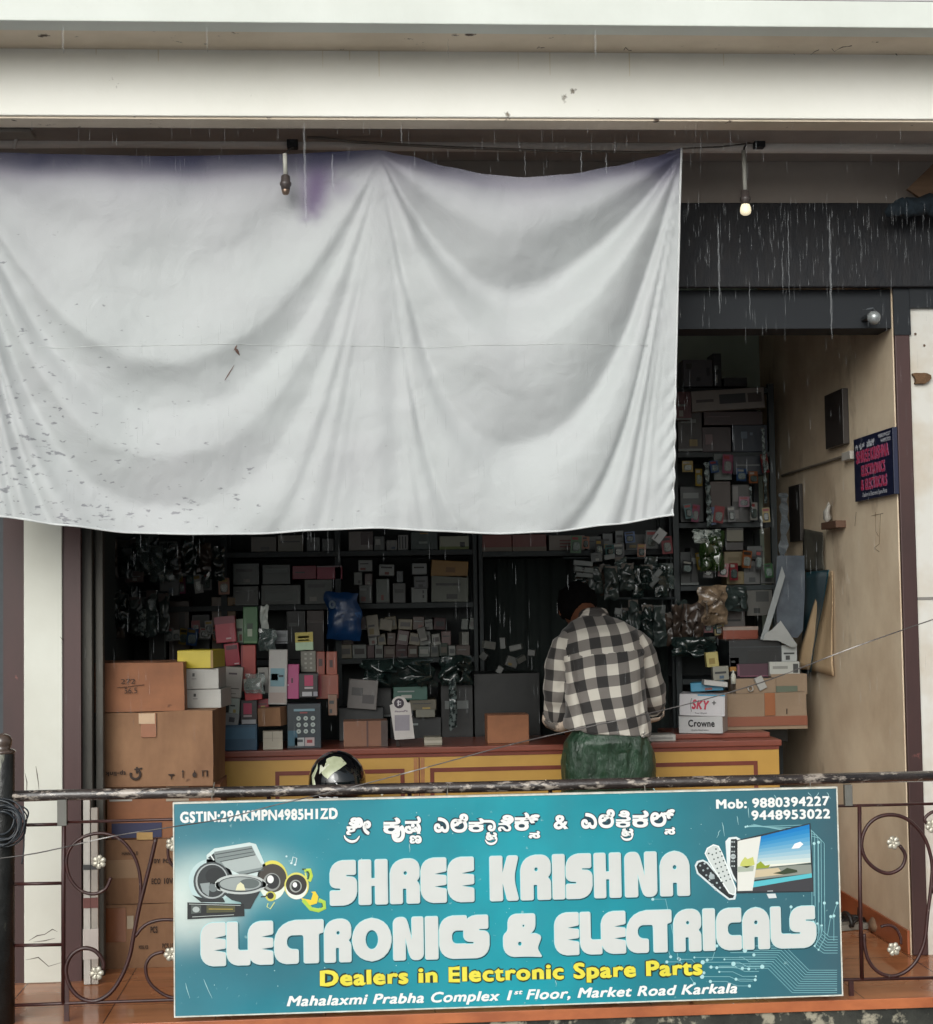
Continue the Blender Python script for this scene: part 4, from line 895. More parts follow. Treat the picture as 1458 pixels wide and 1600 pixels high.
# counter
CY = 7.6; cz = .832
counter = empty('counter', (.4, CY, 0), 'yellow laminate shop counter with dark red inlay lines and a red brown top', 'counter')
M_yel = mat('counter_yellow', '#b48d42', '#9e7836', rough=.4, scale=3, mix=.6, col3='#8a6126', thr3=(.70, .75), scale3=9)
M_red = mat('counter_red_trim', '#6e3325', '#572519', rough=.35, scale=8, mix=.6); M_top = mat('counter_top_wood', '#7c4436', '#613126', rough=.3, scale=5, mix=.7, stretch=(.4, 3, 1))
cx0, cx1 = XL+.01, U(1218, 1200, CY).x
MB().box(cx0, cx1, CY, CY+.5, .05, cz-.03).build('body', M_yel, counter, bevel=.002)
MB().box(cx0, cx1+.012, CY-.014, CY+.52, cz-.03, cz).build('counter_top', M_top, counter, bevel=.006)
MB().box(cx0, cx1, CY-.004, CY, cz-.046, cz-.0305).build('edge_moulding', M_red, counter)
a = U(1045, 1140, CY+.2); MB().box(a.x, cx1-.01, CY+.12, CY+.5, cz+.0005, cz+.024).build('raised_board', M_top, counter, bevel=.004)
MB().box(cx0+.01, cx1-.01, CY+.03, CY+.48, .0005, .05).build('plinth', M_red, counter)
mx_ = U(655, 1200, CY).x
MB().box(mx_-.003, mx_+.003, CY-.0035, CY, .06, cz-.048).build('panel_joint', M_red, counter)
for (xa, xb) in ((U(430, 1200, CY).x, U(632, 1200, CY).x), (U(672, 1200, CY).x, U(1184, 1200, CY).x)):
    zt = U(900, 1195, CY).z; q = MB(); t_ = .0095
    q.box(xa, xb, CY-.003, CY, zt-t_*2, zt); q.box(xa, xb, CY-.003, CY, .12, .12+t_*2); q.box(xa, xa+t_*2, CY-.0031, CY, .12+t_*2, zt-t_*2); q.box(xb-t_*2, xb, CY-.0031, CY, .12+t_*2, zt-t_*2)
    q.build('inlay_frame', M_red, counter)
# torn tape marks beside the joint
q = MB()
for s_ in (-1, 1): q.box(mx_+s_*.012-.009+.004*s_, mx_+s_*.012+.009+.004*s_, CY-.0022, CY, .55, cz-.05)
q.build('old_tape', mat('old_tape', '#9c6a3c', '#7c4b2c', rough=.5, scale=20), counter)

# open lower shelf under the counter at the left
o, w_, h_ = cartonbox('storage_box', 'khaki box with a dark gap above it standing low in front of the counter', 'box', (346, 1196, 420, 1260), CY-.02-.16, .15, M_kraft3, z=0.43)
st = MB().box(U(346, 0, 7.4).x, U(500, 0, 7.4).x, 7.38, 7.58, .40, .43); o3 = st.build('low_bench', M_top, bevel=.003)
tag(o3, 'low wooden bench in front of the counter carrying the khaki box', 'bench')
for dx in (0, 1):
    for dy in (7.39, 7.54): MB().box((U(350, 0, 7.4).x, U(490, 0, 7.4).x)[dx], (U(350, 0, 7.4).x, U(490, 0, 7.4).x)[dx]+.03, dy, dy+.03, 0, .40).build('leg', M_top, o3)

# ---- carton stack in the left doorway
CAR = 6.97
gk = 'cartons stacked inside the left door jamb'
s1, w_, h_ = cartonbox('carton', 'bottom kraft carton of the left stack, torn tape on its face, standing on the tiles', 'carton', (163, 1413, 345, 1513), CAR, .42, M_kraft, z=0, group=gk, seam=True, rough_shape=.006,
    decals=[('torn_tape', .0, .42, .19, .95, M_tape), ('shipping_label', .20, .62, .255, .82, '#b6a58c')], texts=[('stencil', 'PCS', .40, .55, .46, .10, .04, M_ink), ('stencil', 'MODEL PCB', .30, .30, .38, .06, .03, M_ink), ('stencil', 'PCS 10', .50, .30, .60, .08, .03, M_ink)])
zc = h_
s2, w2, h2 = cartonbox('carton', 'kraft carton with rows of stencilled codes, second from the floor in the left stack', 'carton', (163, 1311, 340, 1412), CAR+.01, .40, M_kraft, z=zc, group=gk, seam=True, rough_shape=.005,
    decals=[('clear_tape', .02, .40, .30, .68, '#a3815f')], texts=[('stencil', '10Y', .42, .62, .50, .07, .03, M_ink), ('stencil', 'PCS', .52, .62, .60, .07, .03, M_ink), ('stencil', 'ECO', .42, .30, .50, .09, .03, M_ink), ('stencil', '10V', .53, .30, .61, .09, .03, M_ink), ('stencil', '850', .66, .30, .74, .09, .03, M_ink), ('stencil', 'HANDLE', .16, .76, .30, .05, .03, M_ink)])
zc += h2+.001
s3, w3, h3 = cartonbox('carton', 'shallow carton wrapped with a navy blue band and clear film under the large upside-down carton', 'carton', (168, 1228, 345, 1310), CAR+.01, .38, M_kraft2, z=zc, group=gk, rough_shape=.004,
    decals=[('blue_band', .04, .02, .48, .30, '#2a2d52'), ('printed_picture', .02, .72, .22, .95, '#b9b6ac'), ('clear_film', .52, .70, .72, .98, '#a99a86'), ('gold_picture', .26, -.02, .40, .12, '#c09a5c', 1)])
zc += h3+.001
s4, w4, h4 = cartonbox('carton', 'large kraft carton lying upside down, printed marks inverted, in the left stack', 'carton', (152, 1110, 334, 1227), CAR-.03, .40, M_kraft, z=zc, group=gk, seam=True, rough_shape=.006, yaw=-3,
    decals=[('old_tape', .38, .66, .51, .98, M_tape), ('tape_shine', .36, .84, .50, .98, '#c9a988', 1)])
mb = MB(); Wp = w4; 
def l4(u, v): return (-w4/2+w4*u, h4*v)
# inverted round logo and name
ring = [(l4(.33, .17)[0]+.020*math.cos(t), -.0085, l4(.33, .17)[1]+.020*math.sin(t)) for t in [R(a_) for a_ in range(-200, 70, 15)]]
mb.tube(ring, .0052, 6, flat=.25)
mb.tube([(l4(.33, .17)[0]+.006, -.0085, l4(.33, .17)[1]+.03), (l4(.33, .17)[0]+.006, -.0085, l4(.33, .17)[1]+.004)], .0045, 6, flat=.25); mb.tube([(l4(.33, .17)[0]-.004, -.0085, l4(.33, .17)[1]+.02), (l4(.33, .17)[0]+.028, -.0085, l4(.33, .17)[1]+.024)], .0042, 6, flat=.25)
t2 = MB(); put_text(t2, 'tp-link', (0, 0), (.085, 0), .019, .03, 0, -.0085)
ccx, ccz = l4(.16, .18)
for v in t2.v: v.x = ccx+.0425-v.x; v.z = ccz+.009-v.z
mb.add(t2.v, [tuple(reversed(f)) for f in t2.f])
for k, u in enumerate((.64, .74, .84, .93)):
    cx_, cz_ = l4(u, .17)
    if k == 0: mb.tube([(cx_-.012, -.0085, cz_-.004), (cx_+.012, -.0085, cz_-.004)], .003, 5); mb.flat([[(cx_-.010, cz_-.003), (cx_+.010, cz_-.003), (cx_, cz_-.016)]], -.0085); mb.tube([(cx_, -.0085, cz_-.014), (cx_, -.0085, cz_-.024)], .002, 5)
    if k == 1: mb.tube([(cx_, -.0085, cz_+.012), (cx_, -.0085, cz_-.018)], .0022, 5); mb.flat([[(cx_-.006, cz_+.006), (cx_+.006, cz_+.006), (cx_, cz_+.016)]], -.0088)
    if k == 2: mb.flat([circ(cx_, cz_-.006, .009, .011, 12)], -.0085); mb.tube([(cx_, -.0085, cz_), (cx_, -.0085, cz_+.012)], .002, 5)
    if k == 3:
        for d in (-.009, .009): mb.tube([(cx_+d, -.0085, cz_+.010), (cx_+d, -.0085, cz_-.014)], .0028, 5)
        mb.tube([(cx_-.013, -.0085, cz_+.010), (cx_+.013, -.0085, cz_+.010)], .002, 5)
p = mb.build('printed_marks', M_ink, None); p.parent = s4
zc += h4
s5, w5, h5 = cartonbox('carton', 'orange brown carton with pencilled numbers, topmost of the left stack', 'carton', (147, 1036, 288, 1112), CAR-.02, .36, M_kraft2, z=zc+.001, group=gk, seam=True, rough_shape=.005, yaw=2,
    texts=[('pencil_marks', '272', .30, .58, .46, .10, .0, M_ink), ('pencil_marks', '56.5', .34, .38, .48, .12, .0, M_ink)])
mb = MB().tube([(-w5/2+w5*.26, -.007, h5*.5), (-w5/2+w5*.56, -.007, h5*.55)], .0012, 5); p = mb.build('pencil_line', M_ink, None); p.parent = s5
zt = zc
for k, (y0, y1) in enumerate(((1074, 1103), (1040, 1072))):
    o, w_, h_ = cartonbox('router_box', ('lower' if k == 0 else 'upper')+' of the two thin white boxes right of the orange carton', 'box', (284-k*1, y0, 346-k*4, y1), CAR+.13, .24, paint('#b5b3ad', .5), z=zt+.001, decals=[('printed_dot', .30, .62, .36, .78, '#3b3a38'), ('fine_print', .28, .48, .40, .53, '#8b8a86')], yaw=-6+k*3)
    zt += h_+.002
o, w_, h_ = cartonbox('lamp_box', 'bright yellow box lying on top of the white boxes in the left stack', 'box', (276, 1011, 334, 1039), CAR+.12, .2, paint('#c9b52a', .45), z=zt+.001, yaw=-10, decals=[('brown_end', .93, .0, 1.0, 1.0, '#8a6a2a')])

# tube light cartons leaning in the corner
for k, (xt, yt, xb, yb, c_, lab) in enumerate(((136, 1240, 137, 1500, '#cfc9c0', 'long white tube light carton leaning in the corner, left of the pair'), (148, 1262, 149, 1495, '#b5aba0', 'long greyish tube light carton leaning in the corner, right of the pair'))):
    a = U(xt, yt, 6.745); b_ = U(xb, yb, 6.70); q = MB(); hw = .0135
    q.add([(b_.x-hw, b_.y-hw, 0.002), (b_.x+hw, b_.y-hw, .002), (b_.x+hw, b_.y+hw, .002), (b_.x-hw, b_.y+hw, .002), (a.x-hw, a.y-hw, a.z), (a.x+hw, a.y-hw, a.z), (a.x+hw, a.y+hw, a.z), (a.x-hw, a.y+hw, a.z)], [(0, 3, 2, 1), (4, 5, 6, 7), (0, 1, 5, 4), (1, 2, 6, 5), (2, 3, 7, 6), (3, 0, 4, 7)])
    o = q.build('tube_light_carton', paint(c_, .5), bevel=.002); tag(o, lab, 'carton', 'tube light cartons in the corner')
    f = lambda z: b_.lerp(a, z/a.z)
    for (z0_, z1_, cc) in ((.30, .34, '#7a4a44'), (.10, .22, '#d9cfc8'), (.45, .47, '#4a4a4a')):
        p0 = f(z0_); p1 = f(z1_); MB().box(min(p0.x, p1.x)-hw-.001, max(p0.x, p1.x)+hw+.001, min(p0.y, p1.y)-hw-.003, p0.y-hw-.0005, z0_, z1_).build('printed_label', paint(cc), o)

# ---- coloured goods on the left part of the counter (front row stands on the counter top)
AR = random.Random(99)
gc = 'boxed goods piled on the left part of the counter'
def item(label, rect, col, Y, dep=.08, name='product_box', cat='box', tilt=0, yaw=0, decals=(), texts=(), group=gc, z=None, m=None, **k):
    if not decals and not m and not k.get('texts') and not texts and rect[3]-rect[1] > 13 and rect[2]-rect[0] > 11 and 'lying' not in label:
        # printing of its own: a pale label, a heading line and a dark block in varying places
        lum = sum(lin(col)); ink = '#2c3031' if lum > .25 else '#8a9290'; a_ = AR.random(); decals = []
        if a_ < .75:
            v0_ = AR.uniform(.45, .7); decals.append(('printed_heading', .12, v0_, AR.uniform(.5, .88), v0_+AR.uniform(.07, .16), ink))
        if a_ > .3:
            u0_ = AR.uniform(.1, .5); decals.append(('printed_label', u0_, .12, u0_+AR.uniform(.2, .4), AR.uniform(.28, .4), AR.choice(['#a9aaa2', '#8f4a42', '#3f5a70', '#3a3c3c', '#a08a48'])))
        if AR.random() < .4: decals.append(('printed_edge', .0, .0, 1, .06, ink))
    return cartonbox(name, label, cat, rect, Y, dep, m or paint(col, .42, .12), tilt, yaw, group, decals, texts, z=z, **k)
ZB = cz+.0005
item('long dark blue keypad carton lying at the front left of the counter', (346, 1126, 402, 1166), '#1d4a66', 7.62, .12, z=ZB, decals=[('blue_sheen', .1, .45, .95, .9, '#2e5f7c')])
item('black box with crimson square and white code strip, low in the pile', (376, 1094, 402, 1134), '#20191e', 7.64, .07, decals=[('crimson_square', .18, .45, .68, .88, '#b02a52'), ('white_strip', .08, .08, .92, .24, '#a8a8ac'), ('grey_strip', .18, .34, .68, .42, '#a89a9c')], z=None)
item('small white slip box beside the black box with the crimson square', (357, 1091, 374, 1117), '#a9b3ab', 7.66, .05, tilt=4)
item('tiny grey picture box under the white slip box', (350, 1115, 372, 1134), '#8d8f90', 7.63, .05, tilt=8, decals=[('picture', .3, .3, .7, .7, '#3c3c44')])
item('white box with lines of small print leaning on the red boxes', (348, 1042, 377, 1090), '#b9b3ab', 7.66, .05, tilt=4, decals=[('heading', .25, .75, .7, .81, '#5a4c54'), ('print_line', .2, .28, .85, .31, '#55504c'), ('print_line', .3, .12, .7, .14, '#6b6662')])
item('crimson glossy box second from the top in the red column', (353, 1005, 376, 1040), '#a81e38', 7.74, .08, tilt=-6, decals=[('silver_words', .15, .72, .9, .90, '#5a2430'), ('white_spark', .6, .05, .9, .10, '#d9c9cc')])
item('top red box of the column with darker printed heading', (338, 963, 370, 1004), '#b02c40', 7.76, .08, tilt=-5, decals=[('heading', .0, .72, 1., 1., '#7a2638'), ('white_spark', .5, .12, .75, .18, '#d9b9bc')])
item('tall coral red box standing upright behind the folded card', (377, 1008, 400, 1080), '#b5463e', 7.74, .06, decals=[('darker_edge', .0, .0, .12, 1, '#8e2c34')])
item('tall green box standing at the back of the pile', (380, 948, 403, 1006), '#2d6b34', 7.8, .08, decals=[('white_window', .3, .2, .62, .40, '#b5c4ae'), ('dark_figure', .28, .40, .66, .55, '#173a20'), ('lighter_band', .05, .02, .95, .08, '#5c8a58')])
item('narrow pale green box hidden beside the tall green box', (369, 967, 381, 1006), '#9fb89f', 7.84, .05)
item('folded clear packet with a white and red card in front of the coral box', (383, 1060, 410, 1094), '#b9242c', 7.64, .04, tilt=-4, decals=[('white_half', .0, .48, .95, 1.0, '#b8b1a6'), ('small_mark', .1, .55, .3, .62, '#4a4a48')])
item('white slip standing behind the tall blue-white box', (403, 1043, 420, 1085), '#a8a8a2', 7.76, .04)
item('tall white box with a blue street picture in the middle of the pile', (419, 1015, 448, 1101), '#b9b7b3', 7.68, .05, tilt=1.5, decals=[('blue_picture', .1, .33, .86, .66, '#7ba3ae'), ('black_shape', .14, .44, .5, .56, '#16242c'), ('pink_band', .05, .03, .95, .22, '#b0a098'), ('dark_shape', .55, .50, .8, .54, '#24343c', 1)])
item('pink phone case box next to the tall white box', (446, 1038, 467, 1092), '#b5487e', 7.7, .05, tilt=1, decals=[('dark_dot', .42, .46, .56, .60, '#5a2440'), ('white_scuff', .05, .38, .25, .42, '#d9b5c6')])
item('yellow and mint card box with a printed heading high in the pile', (462, 988, 490, 1016), '#b9d6b4', 7.78, .05, tilt=-2, decals=[('yellow_top', .0, .45, 1., 1., '#c4b450'), ('heading', .15, .68, .78, .80, '#8f7f30'), ('heading', .15, .52, .78, .60, '#8f8f50')])
item('small grey card box with a line below, behind the pile', (430, 985, 450, 1006), '#8e9296', 7.84, .05, decals=[('dark_line', .0, .12, 1, .18, '#2c3236'), ('arch_print', .15, .5, .85, .75, '#70757a')])
item('grey box with rows of pale dots, right part of the pile', (470, 1017, 494, 1050), '#77756a', 7.78, .05, decals=[('dot_row', .25, .15+.22*i, .4, .24+.22*i, '#a5a59a') for i in range(4)]+[('dot_row', .6, .15+.22*i, .75, .24+.22*i, '#a5a59a', 1) for i in range(4)])
item('orange red carton with a dark oval, left of two', (494, 1018, 508, 1056), '#8e3f2c', 7.8, .05, decals=[('dark_oval', .3, .4, .7, .7, '#3c1c18')])
item('orange red carton with a dark oval, right of two', (510, 1018, 527, 1056), '#9a4a32', 7.8, .05, decals=[('dark_oval', .3, .35, .6, .65, '#3c1c18')])
item('rust red box under the pair of orange red cartons', (494, 1054, 529, 1092), '#8e4632', 7.78, .06, decals=[('red_edge', .0, .1, .25, 1, '#a02a34')])
item('worn brown cardboard tube box standing below the rust red box', (513, 1085, 527, 1118), '#7c5c48', 7.76, .05)
item('black box with crimson square and white code strip, high in the pile', (467, 1052, 497, 1090), '#1b171b', 7.7, .06, decals=[('crimson_square', .3, .48, .75, .92, '#b02a5a'), ('grey_strip', .3, .36, .75, .44, '#b5a8ac'), ('white_strip', .18, .06, .68, .24, '#b0b0b4'), ('white_strip', .76, .06, .98, .24, '#90909a', 1)])
kx, kw, kh = item('teal black telephone keypad box with nine round white keys', (449, 1092, 502, 1162), '#12242e', 7.66, .07, z=ZB, decals=[('heading', .2, .83, .82, .88, '#6f93a0'), ('small_word', .38, .78, .6, .81, '#8a3a3c'), ('blue_wash', .02, .06, .3, .4, '#1d5468'), ('info_panel', .22, .05, .5, .24, '#a3a8a8'), ('info_panel', .52, .05, .80, .24, '#a89a9a'), ('red_print', .58, .12, .74, .19, '#8e2c34', 1), ('dark_print', .3, .14, .46, .20, '#343a40', 1)])
mb = MB(); mk = MB()
for i in range(3):
    for j in range(3):
        cx_, cz_ = -kw/2+kw*(.34+.21*i), kh*(.38+.145*j); mb.flat([circ(cx_, cz_, .0105, n=16)], -.0022, .001); mk.flat([circ(cx_, cz_, .003, n=8)], -.0026)
p = mb.build('keypad_keys', paint('#a9b4b0'), None); p.parent = kx; p2 = mk.build('key_marks', paint('#3c4a50'), None); p2.parent = p
item('plain tan cube box resting on the folded white carton', (402, 1106, 440, 1135), '#b08f68', 7.63, .09, tilt=-2, yaw=-18, m=M_kraft)
item('small white carton with a folded lid under the tan cube box', (411, 1135, 442, 1164), '#b3ac9c', 7.625, .07, z=ZB, tilt=0, yaw=3, decals=[('lid_fold', .46, .45, .5, .98, '#8c8678'), ('lid_fold', .02, .60, .98, .63, '#9c9688')])
item('small crimson box peeking out between the folded card and the tan box', (399, 1092, 420, 1110), '#8e1f30', 7.7, .05)
item('dark navy box standing upright behind the white boxes at the pile edge', (336, 1010, 348, 1130), '#1f3a50', 7.62, .1, z=ZB)
# clear plastic pouch
def pouch(label, px, py, wpx, hpx, Y, m, name='plastic_packet', cat='packet', group=None, th=.018, crump=.010, hang=False, card=None, seed=None):
    c = U(px, py, Y); w_ = wpx*Y/FPX; h_ = hpx*Y/FPX; q = MB(); nx, nz = 10, 13; sd_ = seed if seed is not None else px*.37+py*.11
    for side in (-1, 1):
        vs = []
        for j in range(nz+1):
            for i in range(nx+1):
                u, v = i/nx*2-1, j/nz*2-1; bul = (1-u**4)*(1-v**4)
                p = Vector((u*w_/2*(1-.12*(v+1)/2*(1 if hang else 0)), side*(.0012+th/2*bul), v*h_/2))
                p += Vector((fnoise(p, 26, sd_), fnoise(p, 30, sd_+3)*1.3, fnoise(p, 26, sd_+6)))*crump*bul
                p += Vector((fnoise((0, 0, v*2), 1, sd_)*.25*w_, 0, fnoise((u*1.5, 0, 0), 1, sd_+1)*.12*h_))*.6
                vs.append(p)
        fs = []
        for j in range(nz):
            for i in range(nx):
                a_ = j*(nx+1)+i; f_ = (a_, a_+1, a_+nx+2, a_+nx+1); fs.append(f_ if side < 0 else tuple(reversed(f_)))
        q.add(vs, fs)
    o = q.build(name, m, None, smooth=True); o.location = c; tag(o, label, cat, group)
    if card:
        mb = MB().box(-w_*.42, w_*.42, -.006, .006, h_*.30, h_*.5); p = mb.build('header_card', paint(card), None, bevel=.001); p.parent = o
    return o
M_clear = mat('clear_film', '#9aa8a4', '#6c7a78', rough=.12, alpha=.42, scale=10, spec=.8); M_film = mat('grey_film', '#5f6d6a', '#3c4846', rough=.15, alpha=.75, scale=14, mix=.9, spec=.8)
M_dkfilm = mat('dark_film', '#243230', '#17211f', rough=.18, alpha=.9, scale=16, mix=.9, spec=.8, col3='#6f7d7a', thr3=(.66, .72), scale3=30)
pouch('crumpled clear packet beside the small grey card box in the pile', 418, 1000, 26, 34, 7.76, M_film, group=gc)
pouch('pale pointed plastic leaflet standing beside the tall green box', 413, 968, 12, 44, 7.8, mat('white_film', '#a9b0aa', rough=.3), group=gc, th=.004)
pouch('small clear pouch over the red card packet', 398, 1068, 30, 30, 7.62, M_clear, group=gc)

# middle of the counter
a, w_, h_ = item('open brown cardboard tray with a torn front beside the payment stand', (537, 1118, 606, 1158), '#7c5742', 7.68, .14, name='cardboard_tray', cat='tray', z=ZB, m=mat('tray_card', '#7a5846', '#634436', rough=.8, scale=6), decals=[('string', .52, .0, .56, 1., '#4a2a24'), ('darker_side', .85, .0, 1., 1., '#3c2a24')], group=None)
# payment stand (its square code is left out)
c = U(629, 1157, 7.62); root = empty('payment_stand', (c.x, 7.62, ZB), 'white acrylic payment stand with a round dark emblem on top standing on the counter', 'stand')
def pst(px, py): p = U(px, py, 7.62); return (p.x, p.z)
outl = [pst(617, 1156), pst(609, 1102), pst(614, 1100)]+[pst(624+12*math.cos(t), 1099-11*math.sin(t)) for t in [R(a_) for a_ in range(170, 5, -15)]]+[pst(637, 1098), pst(641, 1098), pst(648, 1154)]
MB().flat([outl], 7.622, .004).build('stand_board', paint('#c2bdb9', .3), root)
e_ = pst(623.5, 1099); mb = MB(); mb.flat([circ(e_[0], e_[1], .0235, n=20)], 7.6212); mb.build('round_emblem', paint('#2f2230'), root)
mb = MB(); mb.tube([(e_[0]-.002, 7.6205, e_[1]+.014), (e_[0]-.004, 7.6205, e_[1]-.012)], .003, 6); mb.tube([(e_[0]-.010, 7.6205, e_[1]+.006), (e_[0]+.009, 7.6205, e_[1]+.007), (e_[0]+.008, 7.6205, e_[1]-.006), (e_[0]-.004, 7.6205, e_[1]-.004)], .0024, 6); mb.build('emblem_mark', paint('#d9d4d8'), root)
mb = MB(); a_, b_ = pst(617, 1113.5), pst(637, 1112); put_text(mb, 'PhonePe', a_, b_, .009, .03, 0, 7.6205); mb.build('small_word', paint('#6a5a70'), root)
a_, b_ = pst(617, 1142), pst(640, 1117); MB().box(a_[0], b_[0], 7.6206, 7.622, a_[1], b_[1]).build('plain_code_area', paint('#8d8890'), root)
MB().add([(c.x-.03, 7.626, ZB), (c.x-.01, 7.69, ZB), (c.x-.02, 7.626, ZB+.09), (c.x-.024, 7.626, ZB)], [(0, 1, 2), (3, 2, 1)]).build('rear_support', paint('#a39f9c'), root)
item('plain orange brown carton standing in the middle of the counter', (762, 1113, 827, 1157), '#8e5438', 7.70, .16, name='carton', cat='carton', z=ZB, m=M_kraft2, group=None, seam=True)
item('pale notepad lying flat near the payment stand', (663, 1145, 691, 1158), '#8d8778', 7.66, .1, name='notepad', cat='notepad', z=ZB, group=None, decals=[('page_edges', .0, .3, 1, .6, '#a8a294')])
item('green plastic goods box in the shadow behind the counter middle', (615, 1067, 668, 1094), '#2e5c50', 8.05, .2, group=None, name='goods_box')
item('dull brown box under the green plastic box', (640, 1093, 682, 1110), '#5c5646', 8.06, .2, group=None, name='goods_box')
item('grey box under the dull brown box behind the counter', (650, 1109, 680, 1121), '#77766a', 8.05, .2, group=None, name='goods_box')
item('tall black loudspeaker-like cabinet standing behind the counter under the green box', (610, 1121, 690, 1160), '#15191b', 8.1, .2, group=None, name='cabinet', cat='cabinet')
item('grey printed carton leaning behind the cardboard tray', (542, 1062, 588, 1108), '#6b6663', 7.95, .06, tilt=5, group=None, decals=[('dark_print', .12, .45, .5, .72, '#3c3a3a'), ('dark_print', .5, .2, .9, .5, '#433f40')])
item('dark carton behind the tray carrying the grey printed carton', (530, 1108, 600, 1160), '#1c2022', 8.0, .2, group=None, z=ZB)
# ---- right part of the counter
o, w_, h_ = item('lower white box with black old-style lettering at the right end of the counter', (1061, 1112, 1129, 1139), '#b9b9b9', 7.72, .2, name='handset_box', z=cz+.025, yaw=-20, group=None,
    texts=[('lettering', 'Crowne', .22, .40, .82, .40, .035, M_inkb), ('small_print', 'Quality Electronics', .28, .16, .68, .10, .0, M_inkb)])
o2, w_, h2 = item('upper white box with red lettering and a plus sign, blue on its top edge', (1062, 1079, 1132, 1113), '#c2c0c3', 7.71, .21, name='handset_box', z=cz+.025+h_+.001, yaw=-16, tilt=1.5, group=None,
    decals=[('blue_corner', .40, .93, 1.0, .995, '#2f8fb5')], texts=[('small_print', 'Your World', .34, .10, .60, .08, .0, M_inkb)])
mb = MB()
def l2(u, v): return (-w_/2+w_*u, h2*v)
put_text(mb, 'SKY', l2(.27, .34), l2(.66, .30), h2*.42, .055, .25, -.003); p = mb.build('lettering', mat('print_ink_crimson', '#a3203c', rough=.5), None); p.parent = o2
mb = MB(); c_ = l2(.76, .62); mb.tube([(c_[0]-.010, -.003, c_[1]), (c_[0]+.010, -.003, c_[1])], .0022, 6); mb.tube([(c_[0], -.003, c_[1]-.010), (c_[0], -.003, c_[1]+.010)], .0022, 6)
mb.tube([(l2(.27+.02*math.cos(t)-.03, 0)[0]+.01-.012*math.cos(t)*0-.014*math.sin(t)*0-.012*math.cos(t*1), -.003, h2*.5+h2*.32*math.sin(t)) for t in [R(a_) for a_ in range(-70, 75, 12)]], .0012, 5)
p = mb.build('plus_and_arc', M_inkb, None); p.parent = o2
item('blue flap of the opened upper handset box', (1080, 1066, 1130, 1080), '#2f86a8', 7.80, .10, name='box_flap', cat='flap', group=None, tilt=-3, yaw=-16)
item('slim white leaflet box resting on the blue flap', (1100, 1064, 1137, 1072), '#b9b9b6', 7.74, .06, tilt=7, group=None, name='leaflet_box')
item('large taped kraft carton resting at the right end of the counter against the wall', (1137, 1086, 1262, 1143), '#8a6a50', 7.86, .28, name='carton', cat='carton', m=M_kraft3, z=cz+.026, group=None, rough_shape=.005, seam=True, decals=[('vertical_tape', .47, .38, .60, 1.0, M_tape), ('lower_tape', .0, .10, 1.0, .36, mat('red_brown_tape', '#7a4a38', rough=.3)), ('pen_tick', .74, .42, .75, .56, '#3c2a20', 1)])
item('small kraft carton with a grey green strip on top of the large taped carton', (1206, 1053, 1262, 1085), '#8d6f54', 7.92, .2, name='carton', cat='carton', m=M_kraft3, group=None, rough_shape=.003, decals=[('grey_strip', .12, .08, .72, .42, '#5c6656')])
c0, w_, h_ = item('opened kraft tray full of small parts on the taped carton', (1150, 1060, 1213, 1086), '#6d5442', 7.9, .16, name='parts_tray', cat='tray', m=M_kraft3, group=None)
q = MB(); q.box(-w_/2+.006, w_/2-.006, .006, .15, h_*.5, h_+.002); p = q.build('dark_opening', paint('#17110e'), None); p.parent = c0
item('white adapter lying in the parts tray', (1187, 1056, 1200, 1077), '#a8a8a4', 7.885, .02, tilt=-25, group=None, name='adapter', cat='adapter')
q = MB(); c = U(1173, 1076, 7.885); q.tube([(c.x+.012*math.cos(t), c.y+.004*math.sin(3*t), c.z+.013*math.sin(t)) for t in [R(a_) for a_ in range(0, 360, 30)]], .0035, 6, cyclic=True)
o = q.build('ring_clip', paint('#b0aca4', .3), smooth=True); tag(o, 'pale ring clip among the small parts in the tray', 'clip')
item('black printer-like machine with a dark top standing behind the parts tray', (1140, 1000, 1222, 1042), '#14191c', 8.0, .25, name='black_machine', cat='machine', group=None, decals=[('lid_line', .0, .72, 1, .76, '#2a3236'), ('front_panel', .35, .1, .95, .6, '#0f1214')])
item('dark maroon box under the black machine', (1152, 1037, 1216, 1058), '#4a2a38', 7.98, .25, group=None, decals=[('pink_line', .02, .05, .06, .9, '#7c4a5c'), ('pink_line', .02, .05, .96, .12, '#7c4a5c')])
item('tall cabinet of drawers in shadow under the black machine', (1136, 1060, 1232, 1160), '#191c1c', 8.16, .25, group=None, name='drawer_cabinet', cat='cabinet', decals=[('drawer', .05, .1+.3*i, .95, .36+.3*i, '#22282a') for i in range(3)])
item('white speckled booklet leaning beside the black machine, upper of two', (1222, 1008, 1246, 1034), '#a8acaa', 7.99, .03, group=None, name='booklet', cat='booklet')
item('white booklet with dark round pictures, lower of two', (1203, 1034, 1250, 1056), '#b0b2ac', 7.94, .03, group=None, name='booklet', cat='booklet', decals=[('round_picture', .78, .2, .95, .85, '#3a3c3c'), ('grey_print', .1, .5, .6, .7, '#858682')])
item('pale yellow component box with an orange picture', (1105, 1019, 1124, 1042), '#b5a968', 7.95, .04, tilt=-5, group=None, decals=[('picture', .2, .2, .7, .6, '#8e7a3c')])
item('small white battery card box under the pale yellow box', (1115, 1041, 1140, 1063), '#8d8c80', 7.93, .04, tilt=-3, group=None)
q = MB(); c = U(1146, 1055, 7.9); q.lathe([(.013, -.05), (.013, -.012), (.010, -.004), (.005, .004), (.004, .014), (.001, .016)], (c.x, c.y, c.z+.008), 12); o = q.build('glue_bottle', paint('#c4c4b8', .3), smooth=True); tag(o, 'tiny white glue bottle with a pointed cap beside the parts tray', 'bottle')
item('amber plastic spool box behind the glue bottle', (1141, 1027, 1156, 1050), '#a8762c', 8.0, .04, group=None)
